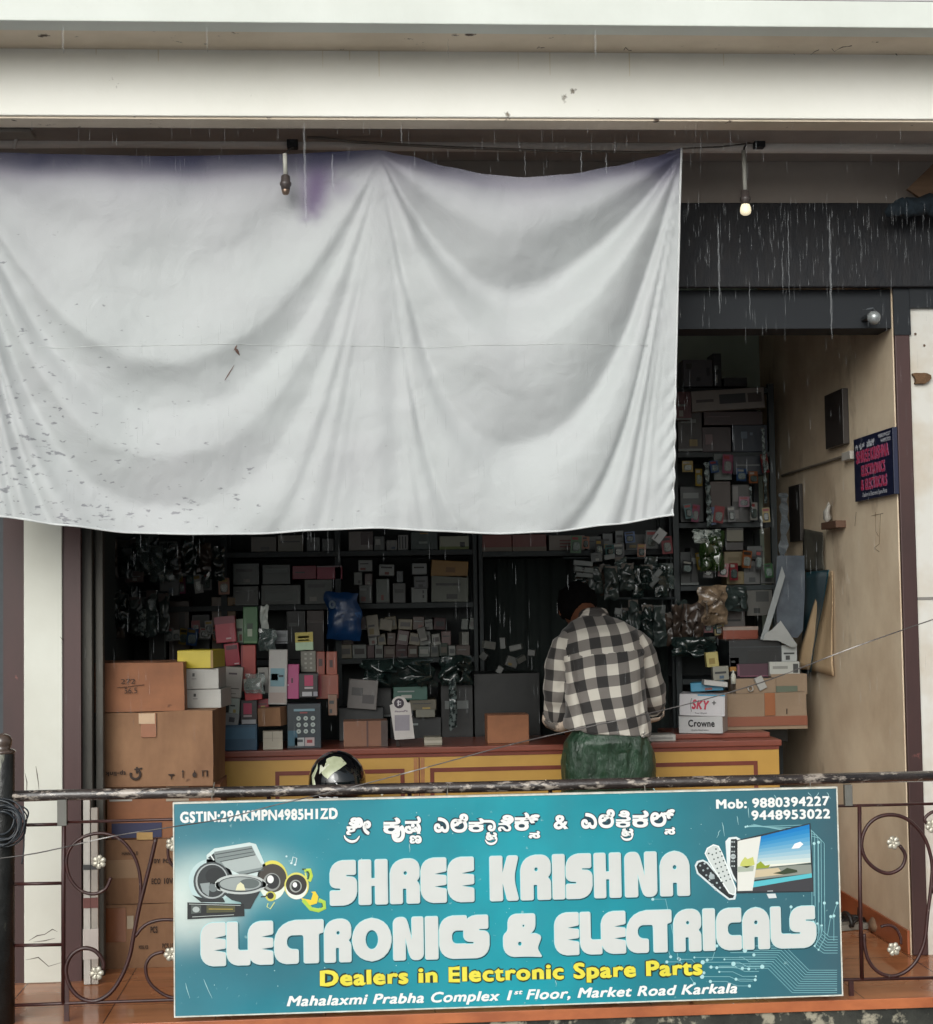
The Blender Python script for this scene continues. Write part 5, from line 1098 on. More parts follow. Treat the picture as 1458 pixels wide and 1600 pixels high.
item('orange red lidded box under the white papers on the right shelf', (1130, 979, 1185, 999), '#8e4630', 8.3, .2, group=None, decals=[('pale_lid', .0, .72, 1, 1, '#a59488')])
# kraft cartons standing on the floor right of the counter
a, w_, hA = item('orange brown floor carton with faint marks squeezed between counter and right wall', (1221, 1152, 1283, 1300), '#8e5a3c', 7.70, .3, name='carton', cat='carton', m=M_kraft2, z=0, group=None, rough_shape=.004, seam=True, texts=[('faint_marks', 'No. 40 60.0', .2, .86, .8, .035, .0, M_ink)])
# helmet on a stool
HYc = 7.16; hc = U(527, 1222, HYc); hr = .128
root = empty('helmet', (hc.x, HYc, hc.z-.12), 'black motorcycle helmet with pale green swoosh graphics resting on a stool', 'helmet')
def hpt(th, ph, r=1.): # th around, ph up
    return Vector((hc.x+hr*.98*r*math.cos(ph)*math.cos(th), HYc+hr*1.12*r*math.cos(ph)*math.sin(th), hc.z+hr*1.06*r*math.sin(ph)))
q = MB(); rows = [[hpt(2*math.pi*i/40, ph, (1 if ph > -.5 else 1+.18*(ph+.5))) for i in range(40)] for ph in [R(a_) for a_ in (-58, -45, -30, -15, 0, 15, 30, 45, 60, 72, 82, 88)]]
q.loft(rows); q.build('shell', mat('helmet_black', '#0c0e11', rough=.12, coat=1), root, smooth=True)
def hpatch(name, pts, m, r=1.008):
    q = MB(); 
    P = [hpt(R(a_), R(b_), r) for a_, b_ in pts]; c_ = sum(P, Vector())/len(P)
    # fan over the curved shell
    n_ = len(P); vs = []; fs = []; cen = (sum(a_ for a_, b_ in pts)/n_, sum(b_ for a_, b_ in pts)/n_)
    K_ = 5
    for k in range(K_+1):
        for a_, b_ in pts: vs.append(hpt(R(cen[0]+(a_-cen[0])*k/K_), R(cen[1]+(b_-cen[1])*k/K_), r))
    for k in range(K_):
        for i in range(n_): fs.append((k*n_+i, k*n_+(i+1) % n_, (k+1)*n_+(i+1) % n_, (k+1)*n_+i))
    q.add(vs, fs); return q.build(name, m, root, smooth=True)
M_hg = mat('helmet_pale_green', '#b9bfa0', '#8e9578', rough=.25, scale=20, mix=.5)
hpatch('swoosh', [(236, 52), (258, 60), (285, 56), (296, 40), (280, 32), (262, 22), (252, 12), (244, 16), (236, 22), (240, 34)], M_hg)
hpatch('swoosh', [(212, 40), (222, 30), (218, 12), (226, -6), (214, -2), (207, 16)], M_hg)
hpatch('swoosh', [(226, 36), (231, 20), (243, 30), (252, 40), (246, 40), (234, 28), (230, 38)], mat('helmet_line', '#c9ccb8', rough=.25), 1.011)
hpatch('white_stripe', [(262, 12), (268, 8), (284, -12), (276, -14)], mat('helmet_white', '#dfe0e2', rough=.2))
hpatch('visor', [(264, 24), (290, 34), (320, 26), (340, 8), (335, -14), (300, -18), (275, -12), (266, 6)], mat('helmet_visor', '#0a1012', rough=.05, coat=1), 1.012)
q = MB(); q.tube([hpt(2*math.pi*i/30, R(-50), .99) for i in range(30)], .009, 6, cyclic=True); q.build('rubber_edge', paint('#24282a'), root, smooth=True)
q = MB(); q.add([hpt(R(230+i*6), R(-20-((i*7) % 3)), 1.02) for i in range(8)]+[hpt(R(230+i*6), R(-27+((i*5) % 3)), 1.02) for i in range(8)], [(i, i+1, i+9, i+8) for i in range(7)]); q.build('white_stripe', mat('helmet_white', '#dfe0e2'), root)
sz = hc.z-.12-.005; root = empty('stool', (hc.x, HYc, 0), 'plastic stool under the helmet', 'stool')
MB().lathe([(.15, sz-.03), (.155, sz-.01), (.15, sz)], (hc.x, HYc, 0), 20).build('seat', paint('#3a4a3c'), root)
for k in range(4):
    an = R(45+90*k); MB().tube([(hc.x+.11*math.cos(an), HYc+.11*math.sin(an), sz-.02), (hc.x+.16*math.cos(an), HYc+.16*math.sin(an), .0)], .014, 8).build('leg', paint('#3a4a3c'), root)
# pile at the right foot of the wall: slippers and cable
c = U(1345, 1458, 7.35)
def heap(label, name, cat, pts, Y, r, m, n=8):
    q = MB(); P = smooth_path([Vector((x, y, 0)) for x, y in pts]); q.tube([U(p.x, p.y, Y-.02*math.sin(i*.7)) for i, p in enumerate(P)], r, n); o = q.build(name, m, smooth=True); tag(o, label, cat); return o
fz = lambda px, Y: U(px, 1500, Y)
def shoe(label, x, Y, ang, m, m2):
    root = empty('sandal', (x, Y, 0), label, 'sandal', 'sandals by the wall')
    Mx = Matrix.Translation((x, Y, 0)) @ Matrix.Rotation(ang, 4, 'Z')
    outline = [(-.12, .0), (-.11, .032), (-.05, .036), (.02, .04), (.09, .046), (.125, .03), (.135, 0), (.125, -.03), (.09, -.044), (.02, -.036), (-.05, -.034), (-.11, -.03)]
    q = MB(); n_ = len(outline); vs = [Mx @ Vector((a_, b_, z_)) for z_ in (.002, .028) for a_, b_ in outline]
    q.add(vs, [tuple(reversed(range(n_))), tuple(range(n_, 2*n_))]+[(i, (i+1) % n_, n_+(i+1) % n_, n_+i) for i in range(n_)]); q.build('sole', m, root, bevel=.003)
    q = MB()
    for s_ in (-1, 1): q.tube([Mx @ Vector(p) for p in ((.08, 0, .03), (.05, .03*s_, .05), (0, .042*s_, .045), (-.03, .036*s_, .02))], .007, 6, flat=None)
    q.tube([Mx @ Vector((-.02, .045*math.cos(t), .02+.055*math.sin(t))) for t in [R(a_) for a_ in range(0, 181, 20)]], .01, 6)
    q.build('strap', m2, root, smooth=True)
p = fz(1352, 7.2)
shoe('grey sandal with black straps lying by the skirting, nearer the sign', U(1338, 1465, 7.30).x-.02, 7.32, .3, mat('sandal_grey', '#8e8a80', '#5c5850', rough=.6), mat('strap_black', '#1b1918', rough=.5))
shoe('black sandal behind the grey one by the skirting', U(1356, 1450, 7.42).x, 7.46, -.4, mat('sandal_black', '#252220', rough=.5), mat('strap_black', '#1b1918'))
q = MB(); c = Vector((U(1380, 1455, 7.3).x, 7.24, .03)); q.lathe([(.01, .0), (.06, .004), (.075, .03), (.06, .06), (.02, .075)], (c.x-.02, c.y, 0), 14)
for v in q.v: v += Vector((fnoise(v, 14), fnoise(v, 14, 2), abs(fnoise(v, 14, 7))))*.022
o = q.build('crumpled_paper', mat('brown_paper', '#8d745c', '#6a5140', rough=.8, scale=14), smooth=True); tag(o, 'crumpled brown paper lying by the skirting near the right post', 'paper')
DIM = .44  # shelf goods painted darker for the deep shade at the back
# ---------------------------------------------------------------- shelves at the back
M_shelf = mat('shelf_dark_steel', '#2a3234', '#1a2022', rough=.6, scale=7)
SYb = 8.52
def shelf_unit(label, xa, xb, pys, top_z, Y=SYb, dep=.36, ups=()):
    x0, x1 = U(xa, 900, Y).x, U(xb, 900, Y).x
    root = empty('shelf_unit', ((x0+x1)/2, Y, 0), label, 'shelf')
    for x in (x0, x1, *[U(u_, 900, Y).x for u_ in ups]):
        MB().box(x-.015, x+.015, Y, Y+.03, 0, top_z).build('upright', M_shelf, root); MB().box(x-.015, x+.015, Y+dep-.03, Y+dep, 0, top_z).build('upright', M_shelf, root)
    zs = []
    for py in pys:
        z = U((xa+xb)/2, py, Y).z if py > 0 else -py; zs.append(z)
        MB().box(x0+.016, x1-.016, Y-.004, Y+dep, z-.028, z).build('shelf_board', M_shelf, root, bevel=.002)
    MB().box(x0+.016, x1-.016, Y+dep+.001, Y+dep+.008, .1, top_z-.02).build('back_panel', mat('shelf_back', '#1c2324'), root)
    return zs
zA = shelf_unit('long dark steel shelf unit of many small boxes left of the dark doorway', 160, 744, [862, 945, 1031, -2.1, -2.45], 2.6, ups=(350, 528))
zB = shelf_unit('dark steel shelf unit over the dark doorway behind the person', 750, 1052, [860, -2.1, -2.45], 2.6)
zC = shelf_unit('dark steel shelf unit in the right corner by the cream wall', 1058, 1212, [606, 706, 816, 914, 996, 1060], 2.62, Y=8.44, dep=.4)
# dark curtain closing the doorway under the second unit
q = MB(); xa_, xb_ = U(756, 900, 8.7).x, U(1040, 900, 8.7).x
n_ = 60
for j in (0, 1):
    for i in range(n_+1): q.v.append(Vector((xa_+(xb_-xa_)*i/n_, 8.70+.02*math.sin(i*.9)+.01*math.sin(i*2.3), (.05, U(900, 872, 8.7).z)[j])))
for i in range(n_): q.f.append((i, i+1, n_+2+i, n_+1+i)); q.mi.append(0)
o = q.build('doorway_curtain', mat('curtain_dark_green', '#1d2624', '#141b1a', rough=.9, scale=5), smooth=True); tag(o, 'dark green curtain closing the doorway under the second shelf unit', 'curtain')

ORD = ['first', 'second', 'third', 'fourth', 'fifth', 'sixth', 'seventh', 'eighth', 'ninth', 'tenth', 'eleventh', 'twelfth', 'thirteenth', 'fourteenth', 'fifteenth', 'sixteenth', 'seventeenth', 'eighteenth', 'nineteenth', 'twentieth', 'twenty-first', 'twenty-second', 'twenty-third', 'twenty-fourth', 'twenty-fifth', 'twenty-sixth', 'twenty-seventh', 'twenty-eighth', 'twenty-ninth', 'thirtieth']
def row(shelf, lst, zb, Y=SYb+.02, group=None, dep=.16):
    for k, it in enumerate(lst):
        rect, col, what = it[:3]; kw = it[3] if len(it) > 3 else {}
        onb_ = kw.pop('on', False)
        item(what+' '+shelf, rect, col, Y+kw.pop('dy', 0), kw.pop('dep', dep), group=group or 'boxes '+shelf, z=(None if (onb_ or zb is None) else zb+.0008), **kw)
pr = lambda c='#4a5050', *r: [('printed_panel', *(r or (.15, .35, .85, .65)), c)]
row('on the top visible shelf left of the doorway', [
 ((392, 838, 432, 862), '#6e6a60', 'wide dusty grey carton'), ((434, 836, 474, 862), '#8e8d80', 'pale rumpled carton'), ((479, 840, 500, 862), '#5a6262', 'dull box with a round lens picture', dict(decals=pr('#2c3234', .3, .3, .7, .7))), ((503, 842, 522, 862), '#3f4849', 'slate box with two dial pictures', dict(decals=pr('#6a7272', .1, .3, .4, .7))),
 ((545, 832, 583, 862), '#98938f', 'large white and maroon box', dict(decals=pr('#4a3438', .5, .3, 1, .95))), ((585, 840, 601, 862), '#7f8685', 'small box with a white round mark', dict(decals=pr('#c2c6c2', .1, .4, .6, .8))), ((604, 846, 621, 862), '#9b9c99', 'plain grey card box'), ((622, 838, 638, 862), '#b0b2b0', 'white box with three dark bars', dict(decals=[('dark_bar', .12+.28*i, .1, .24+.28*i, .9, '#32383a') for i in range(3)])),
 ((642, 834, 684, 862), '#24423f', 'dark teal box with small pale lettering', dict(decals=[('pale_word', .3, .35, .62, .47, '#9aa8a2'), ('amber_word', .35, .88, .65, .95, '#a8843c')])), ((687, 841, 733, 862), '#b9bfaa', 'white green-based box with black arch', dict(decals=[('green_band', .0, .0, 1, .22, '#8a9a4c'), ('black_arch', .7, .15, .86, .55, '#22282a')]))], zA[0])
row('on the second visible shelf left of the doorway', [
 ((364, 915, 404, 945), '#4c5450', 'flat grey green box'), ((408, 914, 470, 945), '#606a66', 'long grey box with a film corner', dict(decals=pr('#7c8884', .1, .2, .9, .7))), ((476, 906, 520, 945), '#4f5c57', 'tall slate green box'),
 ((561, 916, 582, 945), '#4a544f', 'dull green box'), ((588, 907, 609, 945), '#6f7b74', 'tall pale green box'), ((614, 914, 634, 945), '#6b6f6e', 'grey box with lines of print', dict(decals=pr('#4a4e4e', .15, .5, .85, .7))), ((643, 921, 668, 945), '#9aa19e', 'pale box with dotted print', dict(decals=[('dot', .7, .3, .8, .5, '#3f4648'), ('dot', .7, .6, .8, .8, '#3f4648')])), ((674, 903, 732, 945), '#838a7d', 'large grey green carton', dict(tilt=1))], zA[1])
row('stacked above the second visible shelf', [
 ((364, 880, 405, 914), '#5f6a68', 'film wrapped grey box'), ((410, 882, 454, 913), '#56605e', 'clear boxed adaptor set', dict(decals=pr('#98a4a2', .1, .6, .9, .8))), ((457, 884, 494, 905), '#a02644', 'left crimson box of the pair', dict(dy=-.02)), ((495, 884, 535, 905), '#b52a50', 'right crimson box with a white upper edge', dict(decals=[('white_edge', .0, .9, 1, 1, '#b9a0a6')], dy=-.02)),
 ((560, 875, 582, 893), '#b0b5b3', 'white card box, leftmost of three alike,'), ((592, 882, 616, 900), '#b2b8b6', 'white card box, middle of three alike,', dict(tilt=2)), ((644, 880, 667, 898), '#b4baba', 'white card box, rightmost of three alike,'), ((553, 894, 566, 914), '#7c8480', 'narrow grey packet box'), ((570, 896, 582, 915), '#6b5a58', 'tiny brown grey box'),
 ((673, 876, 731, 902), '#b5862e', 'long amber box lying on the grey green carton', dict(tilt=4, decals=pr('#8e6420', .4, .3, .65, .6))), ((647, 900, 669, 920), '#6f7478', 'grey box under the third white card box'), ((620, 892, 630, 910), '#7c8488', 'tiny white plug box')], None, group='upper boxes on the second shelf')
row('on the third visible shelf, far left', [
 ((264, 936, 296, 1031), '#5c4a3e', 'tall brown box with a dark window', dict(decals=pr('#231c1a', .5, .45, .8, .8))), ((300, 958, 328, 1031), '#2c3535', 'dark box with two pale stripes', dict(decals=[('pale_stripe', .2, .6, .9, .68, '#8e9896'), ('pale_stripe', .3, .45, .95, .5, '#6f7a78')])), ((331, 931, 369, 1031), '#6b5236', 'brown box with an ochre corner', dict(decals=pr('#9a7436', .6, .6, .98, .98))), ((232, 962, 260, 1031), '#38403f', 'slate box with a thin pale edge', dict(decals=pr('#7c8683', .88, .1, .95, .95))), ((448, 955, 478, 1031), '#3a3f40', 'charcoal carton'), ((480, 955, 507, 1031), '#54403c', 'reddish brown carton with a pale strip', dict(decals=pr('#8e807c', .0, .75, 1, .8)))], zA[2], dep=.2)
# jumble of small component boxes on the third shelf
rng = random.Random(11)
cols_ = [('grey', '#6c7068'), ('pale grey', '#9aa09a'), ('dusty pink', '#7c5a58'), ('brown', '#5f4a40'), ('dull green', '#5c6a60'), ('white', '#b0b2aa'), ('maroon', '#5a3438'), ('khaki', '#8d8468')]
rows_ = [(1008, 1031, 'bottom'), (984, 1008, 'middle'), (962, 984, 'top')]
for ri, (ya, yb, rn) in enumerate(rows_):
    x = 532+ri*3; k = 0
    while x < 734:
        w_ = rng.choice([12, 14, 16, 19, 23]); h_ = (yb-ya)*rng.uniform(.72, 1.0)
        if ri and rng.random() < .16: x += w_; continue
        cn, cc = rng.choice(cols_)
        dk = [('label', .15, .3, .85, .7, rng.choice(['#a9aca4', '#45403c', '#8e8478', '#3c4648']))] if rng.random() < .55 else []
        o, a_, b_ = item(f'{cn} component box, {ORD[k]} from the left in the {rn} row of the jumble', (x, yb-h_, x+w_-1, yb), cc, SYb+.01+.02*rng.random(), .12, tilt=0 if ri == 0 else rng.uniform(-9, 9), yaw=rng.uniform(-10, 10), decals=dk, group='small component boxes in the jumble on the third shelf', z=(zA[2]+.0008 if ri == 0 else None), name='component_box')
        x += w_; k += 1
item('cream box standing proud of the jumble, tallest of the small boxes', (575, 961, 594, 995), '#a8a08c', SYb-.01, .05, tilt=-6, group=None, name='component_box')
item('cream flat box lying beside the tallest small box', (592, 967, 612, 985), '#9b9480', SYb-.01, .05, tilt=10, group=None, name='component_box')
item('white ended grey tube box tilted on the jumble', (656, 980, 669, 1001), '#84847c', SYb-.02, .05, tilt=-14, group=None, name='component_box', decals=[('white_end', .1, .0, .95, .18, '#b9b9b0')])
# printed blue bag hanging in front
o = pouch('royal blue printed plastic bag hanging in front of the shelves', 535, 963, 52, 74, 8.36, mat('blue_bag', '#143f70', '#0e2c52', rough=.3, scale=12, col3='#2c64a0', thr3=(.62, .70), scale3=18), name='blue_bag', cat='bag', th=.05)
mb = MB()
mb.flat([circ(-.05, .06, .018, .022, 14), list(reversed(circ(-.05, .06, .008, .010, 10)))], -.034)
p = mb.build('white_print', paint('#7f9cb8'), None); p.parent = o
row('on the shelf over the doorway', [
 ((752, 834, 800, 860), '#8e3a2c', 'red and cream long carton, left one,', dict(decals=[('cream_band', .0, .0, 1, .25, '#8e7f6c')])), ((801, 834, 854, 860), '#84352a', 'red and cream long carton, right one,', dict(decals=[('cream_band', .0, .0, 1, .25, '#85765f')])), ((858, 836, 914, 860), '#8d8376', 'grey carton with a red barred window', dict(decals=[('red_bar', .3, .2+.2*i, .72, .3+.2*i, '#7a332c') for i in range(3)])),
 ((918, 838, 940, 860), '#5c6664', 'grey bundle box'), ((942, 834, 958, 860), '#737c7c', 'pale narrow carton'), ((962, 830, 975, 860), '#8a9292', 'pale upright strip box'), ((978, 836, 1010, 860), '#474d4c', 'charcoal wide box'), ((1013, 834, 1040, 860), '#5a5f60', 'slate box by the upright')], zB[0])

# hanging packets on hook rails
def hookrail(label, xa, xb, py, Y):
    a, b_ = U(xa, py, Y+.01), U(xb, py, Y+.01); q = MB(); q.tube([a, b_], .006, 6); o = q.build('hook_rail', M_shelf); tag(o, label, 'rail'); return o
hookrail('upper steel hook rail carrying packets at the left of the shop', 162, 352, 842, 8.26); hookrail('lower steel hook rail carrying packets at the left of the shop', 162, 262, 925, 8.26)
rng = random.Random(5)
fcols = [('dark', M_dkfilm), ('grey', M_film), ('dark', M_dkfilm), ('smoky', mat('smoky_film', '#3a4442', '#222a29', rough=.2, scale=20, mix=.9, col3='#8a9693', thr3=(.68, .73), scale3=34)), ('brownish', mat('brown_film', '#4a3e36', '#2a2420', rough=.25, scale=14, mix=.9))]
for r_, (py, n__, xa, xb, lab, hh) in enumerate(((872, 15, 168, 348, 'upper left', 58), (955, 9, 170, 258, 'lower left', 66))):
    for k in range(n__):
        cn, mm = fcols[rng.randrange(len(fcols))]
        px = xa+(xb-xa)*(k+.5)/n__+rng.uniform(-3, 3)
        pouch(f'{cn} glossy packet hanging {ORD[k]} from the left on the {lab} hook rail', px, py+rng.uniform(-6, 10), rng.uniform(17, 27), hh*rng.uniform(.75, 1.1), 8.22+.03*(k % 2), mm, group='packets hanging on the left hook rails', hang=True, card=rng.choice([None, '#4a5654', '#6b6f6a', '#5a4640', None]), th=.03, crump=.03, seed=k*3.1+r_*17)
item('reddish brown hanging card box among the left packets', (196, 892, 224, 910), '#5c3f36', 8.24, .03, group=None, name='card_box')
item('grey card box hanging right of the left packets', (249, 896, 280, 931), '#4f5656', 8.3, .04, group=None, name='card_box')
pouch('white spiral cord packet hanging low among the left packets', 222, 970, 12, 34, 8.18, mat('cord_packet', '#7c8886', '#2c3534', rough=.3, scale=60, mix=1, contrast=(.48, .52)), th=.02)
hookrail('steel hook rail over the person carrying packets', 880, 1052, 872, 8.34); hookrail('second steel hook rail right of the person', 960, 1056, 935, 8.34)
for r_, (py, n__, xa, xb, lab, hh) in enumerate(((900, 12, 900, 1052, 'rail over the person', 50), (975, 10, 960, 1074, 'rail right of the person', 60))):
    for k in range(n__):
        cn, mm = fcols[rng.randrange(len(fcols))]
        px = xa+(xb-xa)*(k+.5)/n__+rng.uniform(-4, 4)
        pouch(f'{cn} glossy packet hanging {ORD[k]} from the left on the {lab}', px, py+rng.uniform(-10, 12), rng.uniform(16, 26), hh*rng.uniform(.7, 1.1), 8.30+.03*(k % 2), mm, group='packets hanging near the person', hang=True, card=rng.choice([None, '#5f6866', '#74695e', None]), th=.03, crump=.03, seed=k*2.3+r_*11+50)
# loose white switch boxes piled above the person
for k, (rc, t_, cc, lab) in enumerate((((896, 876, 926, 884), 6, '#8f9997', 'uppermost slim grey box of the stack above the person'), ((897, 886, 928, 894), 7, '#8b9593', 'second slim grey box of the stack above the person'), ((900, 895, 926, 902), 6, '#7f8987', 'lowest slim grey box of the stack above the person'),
    ((924, 863, 942, 878), -4, '#565e5c', 'square slate box above the stack of slim boxes'), ((945, 866, 962, 874), -8, '#949c9a', 'pale slim box right of the square slate box'), ((1026, 826, 1048, 842), -52, '#c2c6c4', 'bright white box tilted steeply beside the banner corner'), ((1020, 892, 1040, 901), -50, '#6f7876', 'grey box tilted steeply below the bright white one'), ((1016, 903, 1034, 912), -45, '#5f6866', 'dark grey box tilted steeply, lowest of the tilted three'),
    ((888, 952, 900, 964), 5, '#5a6260', 'small cube box beside the person head'), ((960, 950, 970, 960), 8, '#8d9492', 'small pale cube box right of the person head'))):
    item(lab, rc, cc, 8.27, .03, tilt=t_, group=None, name='switch_box', yaw=rng.uniform(-15, 15))
for k, (px, py, w_, h_, t_, cc) in enumerate(((765, 1008, 20, 12, 10, '#8d908a'), (786, 1005, 9, 18, -4, '#6f7470'), (806, 1012, 20, 9, -12, '#8e928e'), (798, 1034, 18, 16, 20, '#7c7f7c'), (817, 1030, 16, 9, -25, '#70746f'), (778, 1046, 10, 12, 30, '#5a5e5a'), (752, 1024, 12, 12, 40, '#4c504c'), (830, 1020, 12, 10, 5, '#5c605c'))):
    item(f'small grey carton, {ORD[k]} from the left in the loose heap beside the doorway', (px-w_/2, py-h_/2, px+w_/2, py+h_/2), cc, 8.2, .03, tilt=t_, yaw=rng.uniform(-25, 25), group='loose small cartons beside the doorway', name='switch_box')
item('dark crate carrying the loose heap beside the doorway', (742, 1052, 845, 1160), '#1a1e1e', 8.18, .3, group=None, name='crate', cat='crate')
# right corner unit goods
gC = 'goods on the right corner shelf'
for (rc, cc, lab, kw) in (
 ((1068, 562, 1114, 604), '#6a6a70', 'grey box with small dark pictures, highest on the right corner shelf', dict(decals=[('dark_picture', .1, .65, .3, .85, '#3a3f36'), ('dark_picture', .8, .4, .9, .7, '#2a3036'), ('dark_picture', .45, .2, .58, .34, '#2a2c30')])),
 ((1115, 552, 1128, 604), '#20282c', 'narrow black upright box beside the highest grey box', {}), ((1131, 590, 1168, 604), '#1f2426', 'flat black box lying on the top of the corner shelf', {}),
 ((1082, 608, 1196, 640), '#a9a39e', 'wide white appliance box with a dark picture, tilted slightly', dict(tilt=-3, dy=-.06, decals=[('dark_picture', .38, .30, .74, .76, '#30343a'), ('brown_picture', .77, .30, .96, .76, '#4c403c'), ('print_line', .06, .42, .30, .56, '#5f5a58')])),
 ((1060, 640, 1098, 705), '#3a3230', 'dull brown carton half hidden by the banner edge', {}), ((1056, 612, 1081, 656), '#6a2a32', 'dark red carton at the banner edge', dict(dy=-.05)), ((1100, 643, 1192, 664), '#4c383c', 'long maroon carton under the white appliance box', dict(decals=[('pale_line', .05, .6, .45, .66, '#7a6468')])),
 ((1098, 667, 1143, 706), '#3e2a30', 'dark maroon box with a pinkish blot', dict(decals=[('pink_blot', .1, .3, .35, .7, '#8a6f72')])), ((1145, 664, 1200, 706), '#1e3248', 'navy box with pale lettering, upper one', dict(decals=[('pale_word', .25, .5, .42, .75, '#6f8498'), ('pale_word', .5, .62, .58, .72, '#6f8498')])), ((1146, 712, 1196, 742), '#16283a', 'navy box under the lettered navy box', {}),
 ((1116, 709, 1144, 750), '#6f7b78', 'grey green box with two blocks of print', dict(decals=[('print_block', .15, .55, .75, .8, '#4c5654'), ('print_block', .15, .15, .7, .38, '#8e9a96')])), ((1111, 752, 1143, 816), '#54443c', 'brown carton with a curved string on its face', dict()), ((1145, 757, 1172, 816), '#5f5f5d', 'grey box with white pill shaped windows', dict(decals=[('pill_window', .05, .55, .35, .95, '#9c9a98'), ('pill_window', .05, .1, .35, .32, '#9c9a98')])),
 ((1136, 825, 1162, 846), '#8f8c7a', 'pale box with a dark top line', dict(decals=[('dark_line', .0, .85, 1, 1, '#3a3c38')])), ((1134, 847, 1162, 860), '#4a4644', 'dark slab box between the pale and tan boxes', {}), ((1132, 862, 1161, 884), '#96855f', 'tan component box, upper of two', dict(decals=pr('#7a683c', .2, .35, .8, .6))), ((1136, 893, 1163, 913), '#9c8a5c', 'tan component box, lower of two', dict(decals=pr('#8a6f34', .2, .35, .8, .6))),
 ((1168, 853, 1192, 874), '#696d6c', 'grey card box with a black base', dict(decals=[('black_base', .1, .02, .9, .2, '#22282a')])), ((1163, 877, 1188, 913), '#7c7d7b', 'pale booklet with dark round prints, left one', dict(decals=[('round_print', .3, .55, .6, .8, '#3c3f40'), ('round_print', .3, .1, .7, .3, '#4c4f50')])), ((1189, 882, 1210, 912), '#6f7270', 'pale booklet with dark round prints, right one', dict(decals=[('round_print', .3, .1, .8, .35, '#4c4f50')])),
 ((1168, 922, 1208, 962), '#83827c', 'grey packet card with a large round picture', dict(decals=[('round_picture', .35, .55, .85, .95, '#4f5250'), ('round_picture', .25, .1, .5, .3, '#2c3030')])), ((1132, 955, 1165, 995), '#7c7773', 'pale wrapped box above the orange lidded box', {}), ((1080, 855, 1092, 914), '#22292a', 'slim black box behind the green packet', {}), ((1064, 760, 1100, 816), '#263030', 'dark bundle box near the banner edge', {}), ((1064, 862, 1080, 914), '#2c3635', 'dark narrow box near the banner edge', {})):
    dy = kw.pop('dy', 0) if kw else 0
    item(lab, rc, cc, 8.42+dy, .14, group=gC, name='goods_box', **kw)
pouch('glossy green packet with bright plastic top hanging at the right corner shelf', 1112, 862, 38, 62, 8.26, mat('green_packet', '#2a401e', '#182613', rough=.14, scale=9, mix=.8, coat=1, col3='#c4d0c2', thr3=(.66, .70), scale3=26), group=None, th=.07, crump=.04, seed=3)  # pale patches paint the packet's highlights into its colour
pouch('clear upper flap of the green packet catching the light', 1106, 838, 44, 22, 8.24, mat('bright_film', '#c9d2cc', '#56625c', rough=.08, alpha=.7, scale=30, mix=1, contrast=(.45, .55)), group=None, th=.03, crump=.05, seed=8)
pouch('tan and cream crumpled packet hanging under the green packet', 1112, 946, 46, 62, 8.25, mat('tan_packet', '#97826a', '#4c4036', rough=.2, scale=18, mix=1, coat=.6, col3='#c9bfae', thr3=(.62, .66), scale3=30), group=None, th=.07, crump=.05, seed=12)
pouch('brownish packet hanging left of the tan packet', 1082, 978, 34, 70, 8.24, mat('brown_film', '#4a3e36'), group=None, th=.05, crump=.04, seed=15)
pouch('dark packet heap under the tan packet', 1085, 1010, 70, 30, 8.2, M_dkfilm, group=None, th=.08, crump=.05, seed=19)
pouch('smoky packet beside the orange lidded box', 1150, 935, 36, 40, 8.3, MATS['smoky_film'], group=None, th=.05, crump=.04, seed=22)
pouch('dark glossy packet sheaf behind the counter, left of the payment stand', 625, 1052, 110, 44, 8.05, M_dkfilm, name='packet_sheaf', group=None, th=.1, crump=.07, seed=31)
pouch('black curved packet right of the glossy sheaf', 712, 1048, 50, 46, 8.07, M_dkfilm, name='packet_sheaf', group=None, th=.08, crump=.06, seed=35)
pouch('clear strip of beads hanging in the dark beside the payment stand', 708, 1100, 12, 78, 7.98, mat('strip_film', '#56605f', '#1f2727', rough=.15, scale=50, mix=1, contrast=(.47, .53)), name='packet_strip', group=None, th=.02, crump=.02, seed=37)
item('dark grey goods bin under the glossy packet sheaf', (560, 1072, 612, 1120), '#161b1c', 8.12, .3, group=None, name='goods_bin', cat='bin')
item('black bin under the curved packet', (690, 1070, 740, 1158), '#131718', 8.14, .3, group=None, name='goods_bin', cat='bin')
def strip(label, pts, Y, wpx, m, name='packet_strip'):
    q = MB(); P = smooth_path([Vector((x, y, 0)) for x, y in pts], 8)
    for i, p in enumerate(P):
        c = U(p.x, p.y, Y); w_ = wpx*Y/FPX/2*(1+.35*math.sin(i*1.7)); q.v += [c+Vector((-w_, .01*math.sin(i*2.1), 0)), c+Vector((w_, .01*math.cos(i*1.3), 0)), c+Vector((w_*.7, .018, 0)), c+Vector((-w_*.7, .018, 0))]
    for i in range(len(P)-1):
        for j in range(4): q.f.append((i*4+j, i*4+(j+1) % 4, (i+1)*4+(j+1) % 4, (i+1)*4+j)); q.mi.append(0)
    o = q.build(name, m); tag(o, label, 'packet strip'); return o
M_strip = mat('strip_pale', '#7f8b8a', '#2c3535', rough=.12, scale=40, mix=1, contrast=(.44, .56))
strip('long strip of clear packets hanging nearest the banner on the corner shelf', [(1104, 722), (1106, 760), (1108, 800), (1108, 824)], 8.3, 7, M_strip)
strip('thin beaded strip hanging from the middle of the corner shelf', [(1192, 668), (1194, 710), (1196, 750), (1197, 786)], 8.3, 4, M_strip)
strip('thin pale strip hanging beside the pill window box', [(1173, 760), (1174, 800)], 8.3, 3, M_strip)
strip('long pale strip hanging at the wall end of the corner shelf', [(1224, 770), (1226, 820), (1222, 880), (1225, 900)], 8.15, 12, mat('strip_milky', '#5a6064', '#3c4246', rough=.3, scale=30))
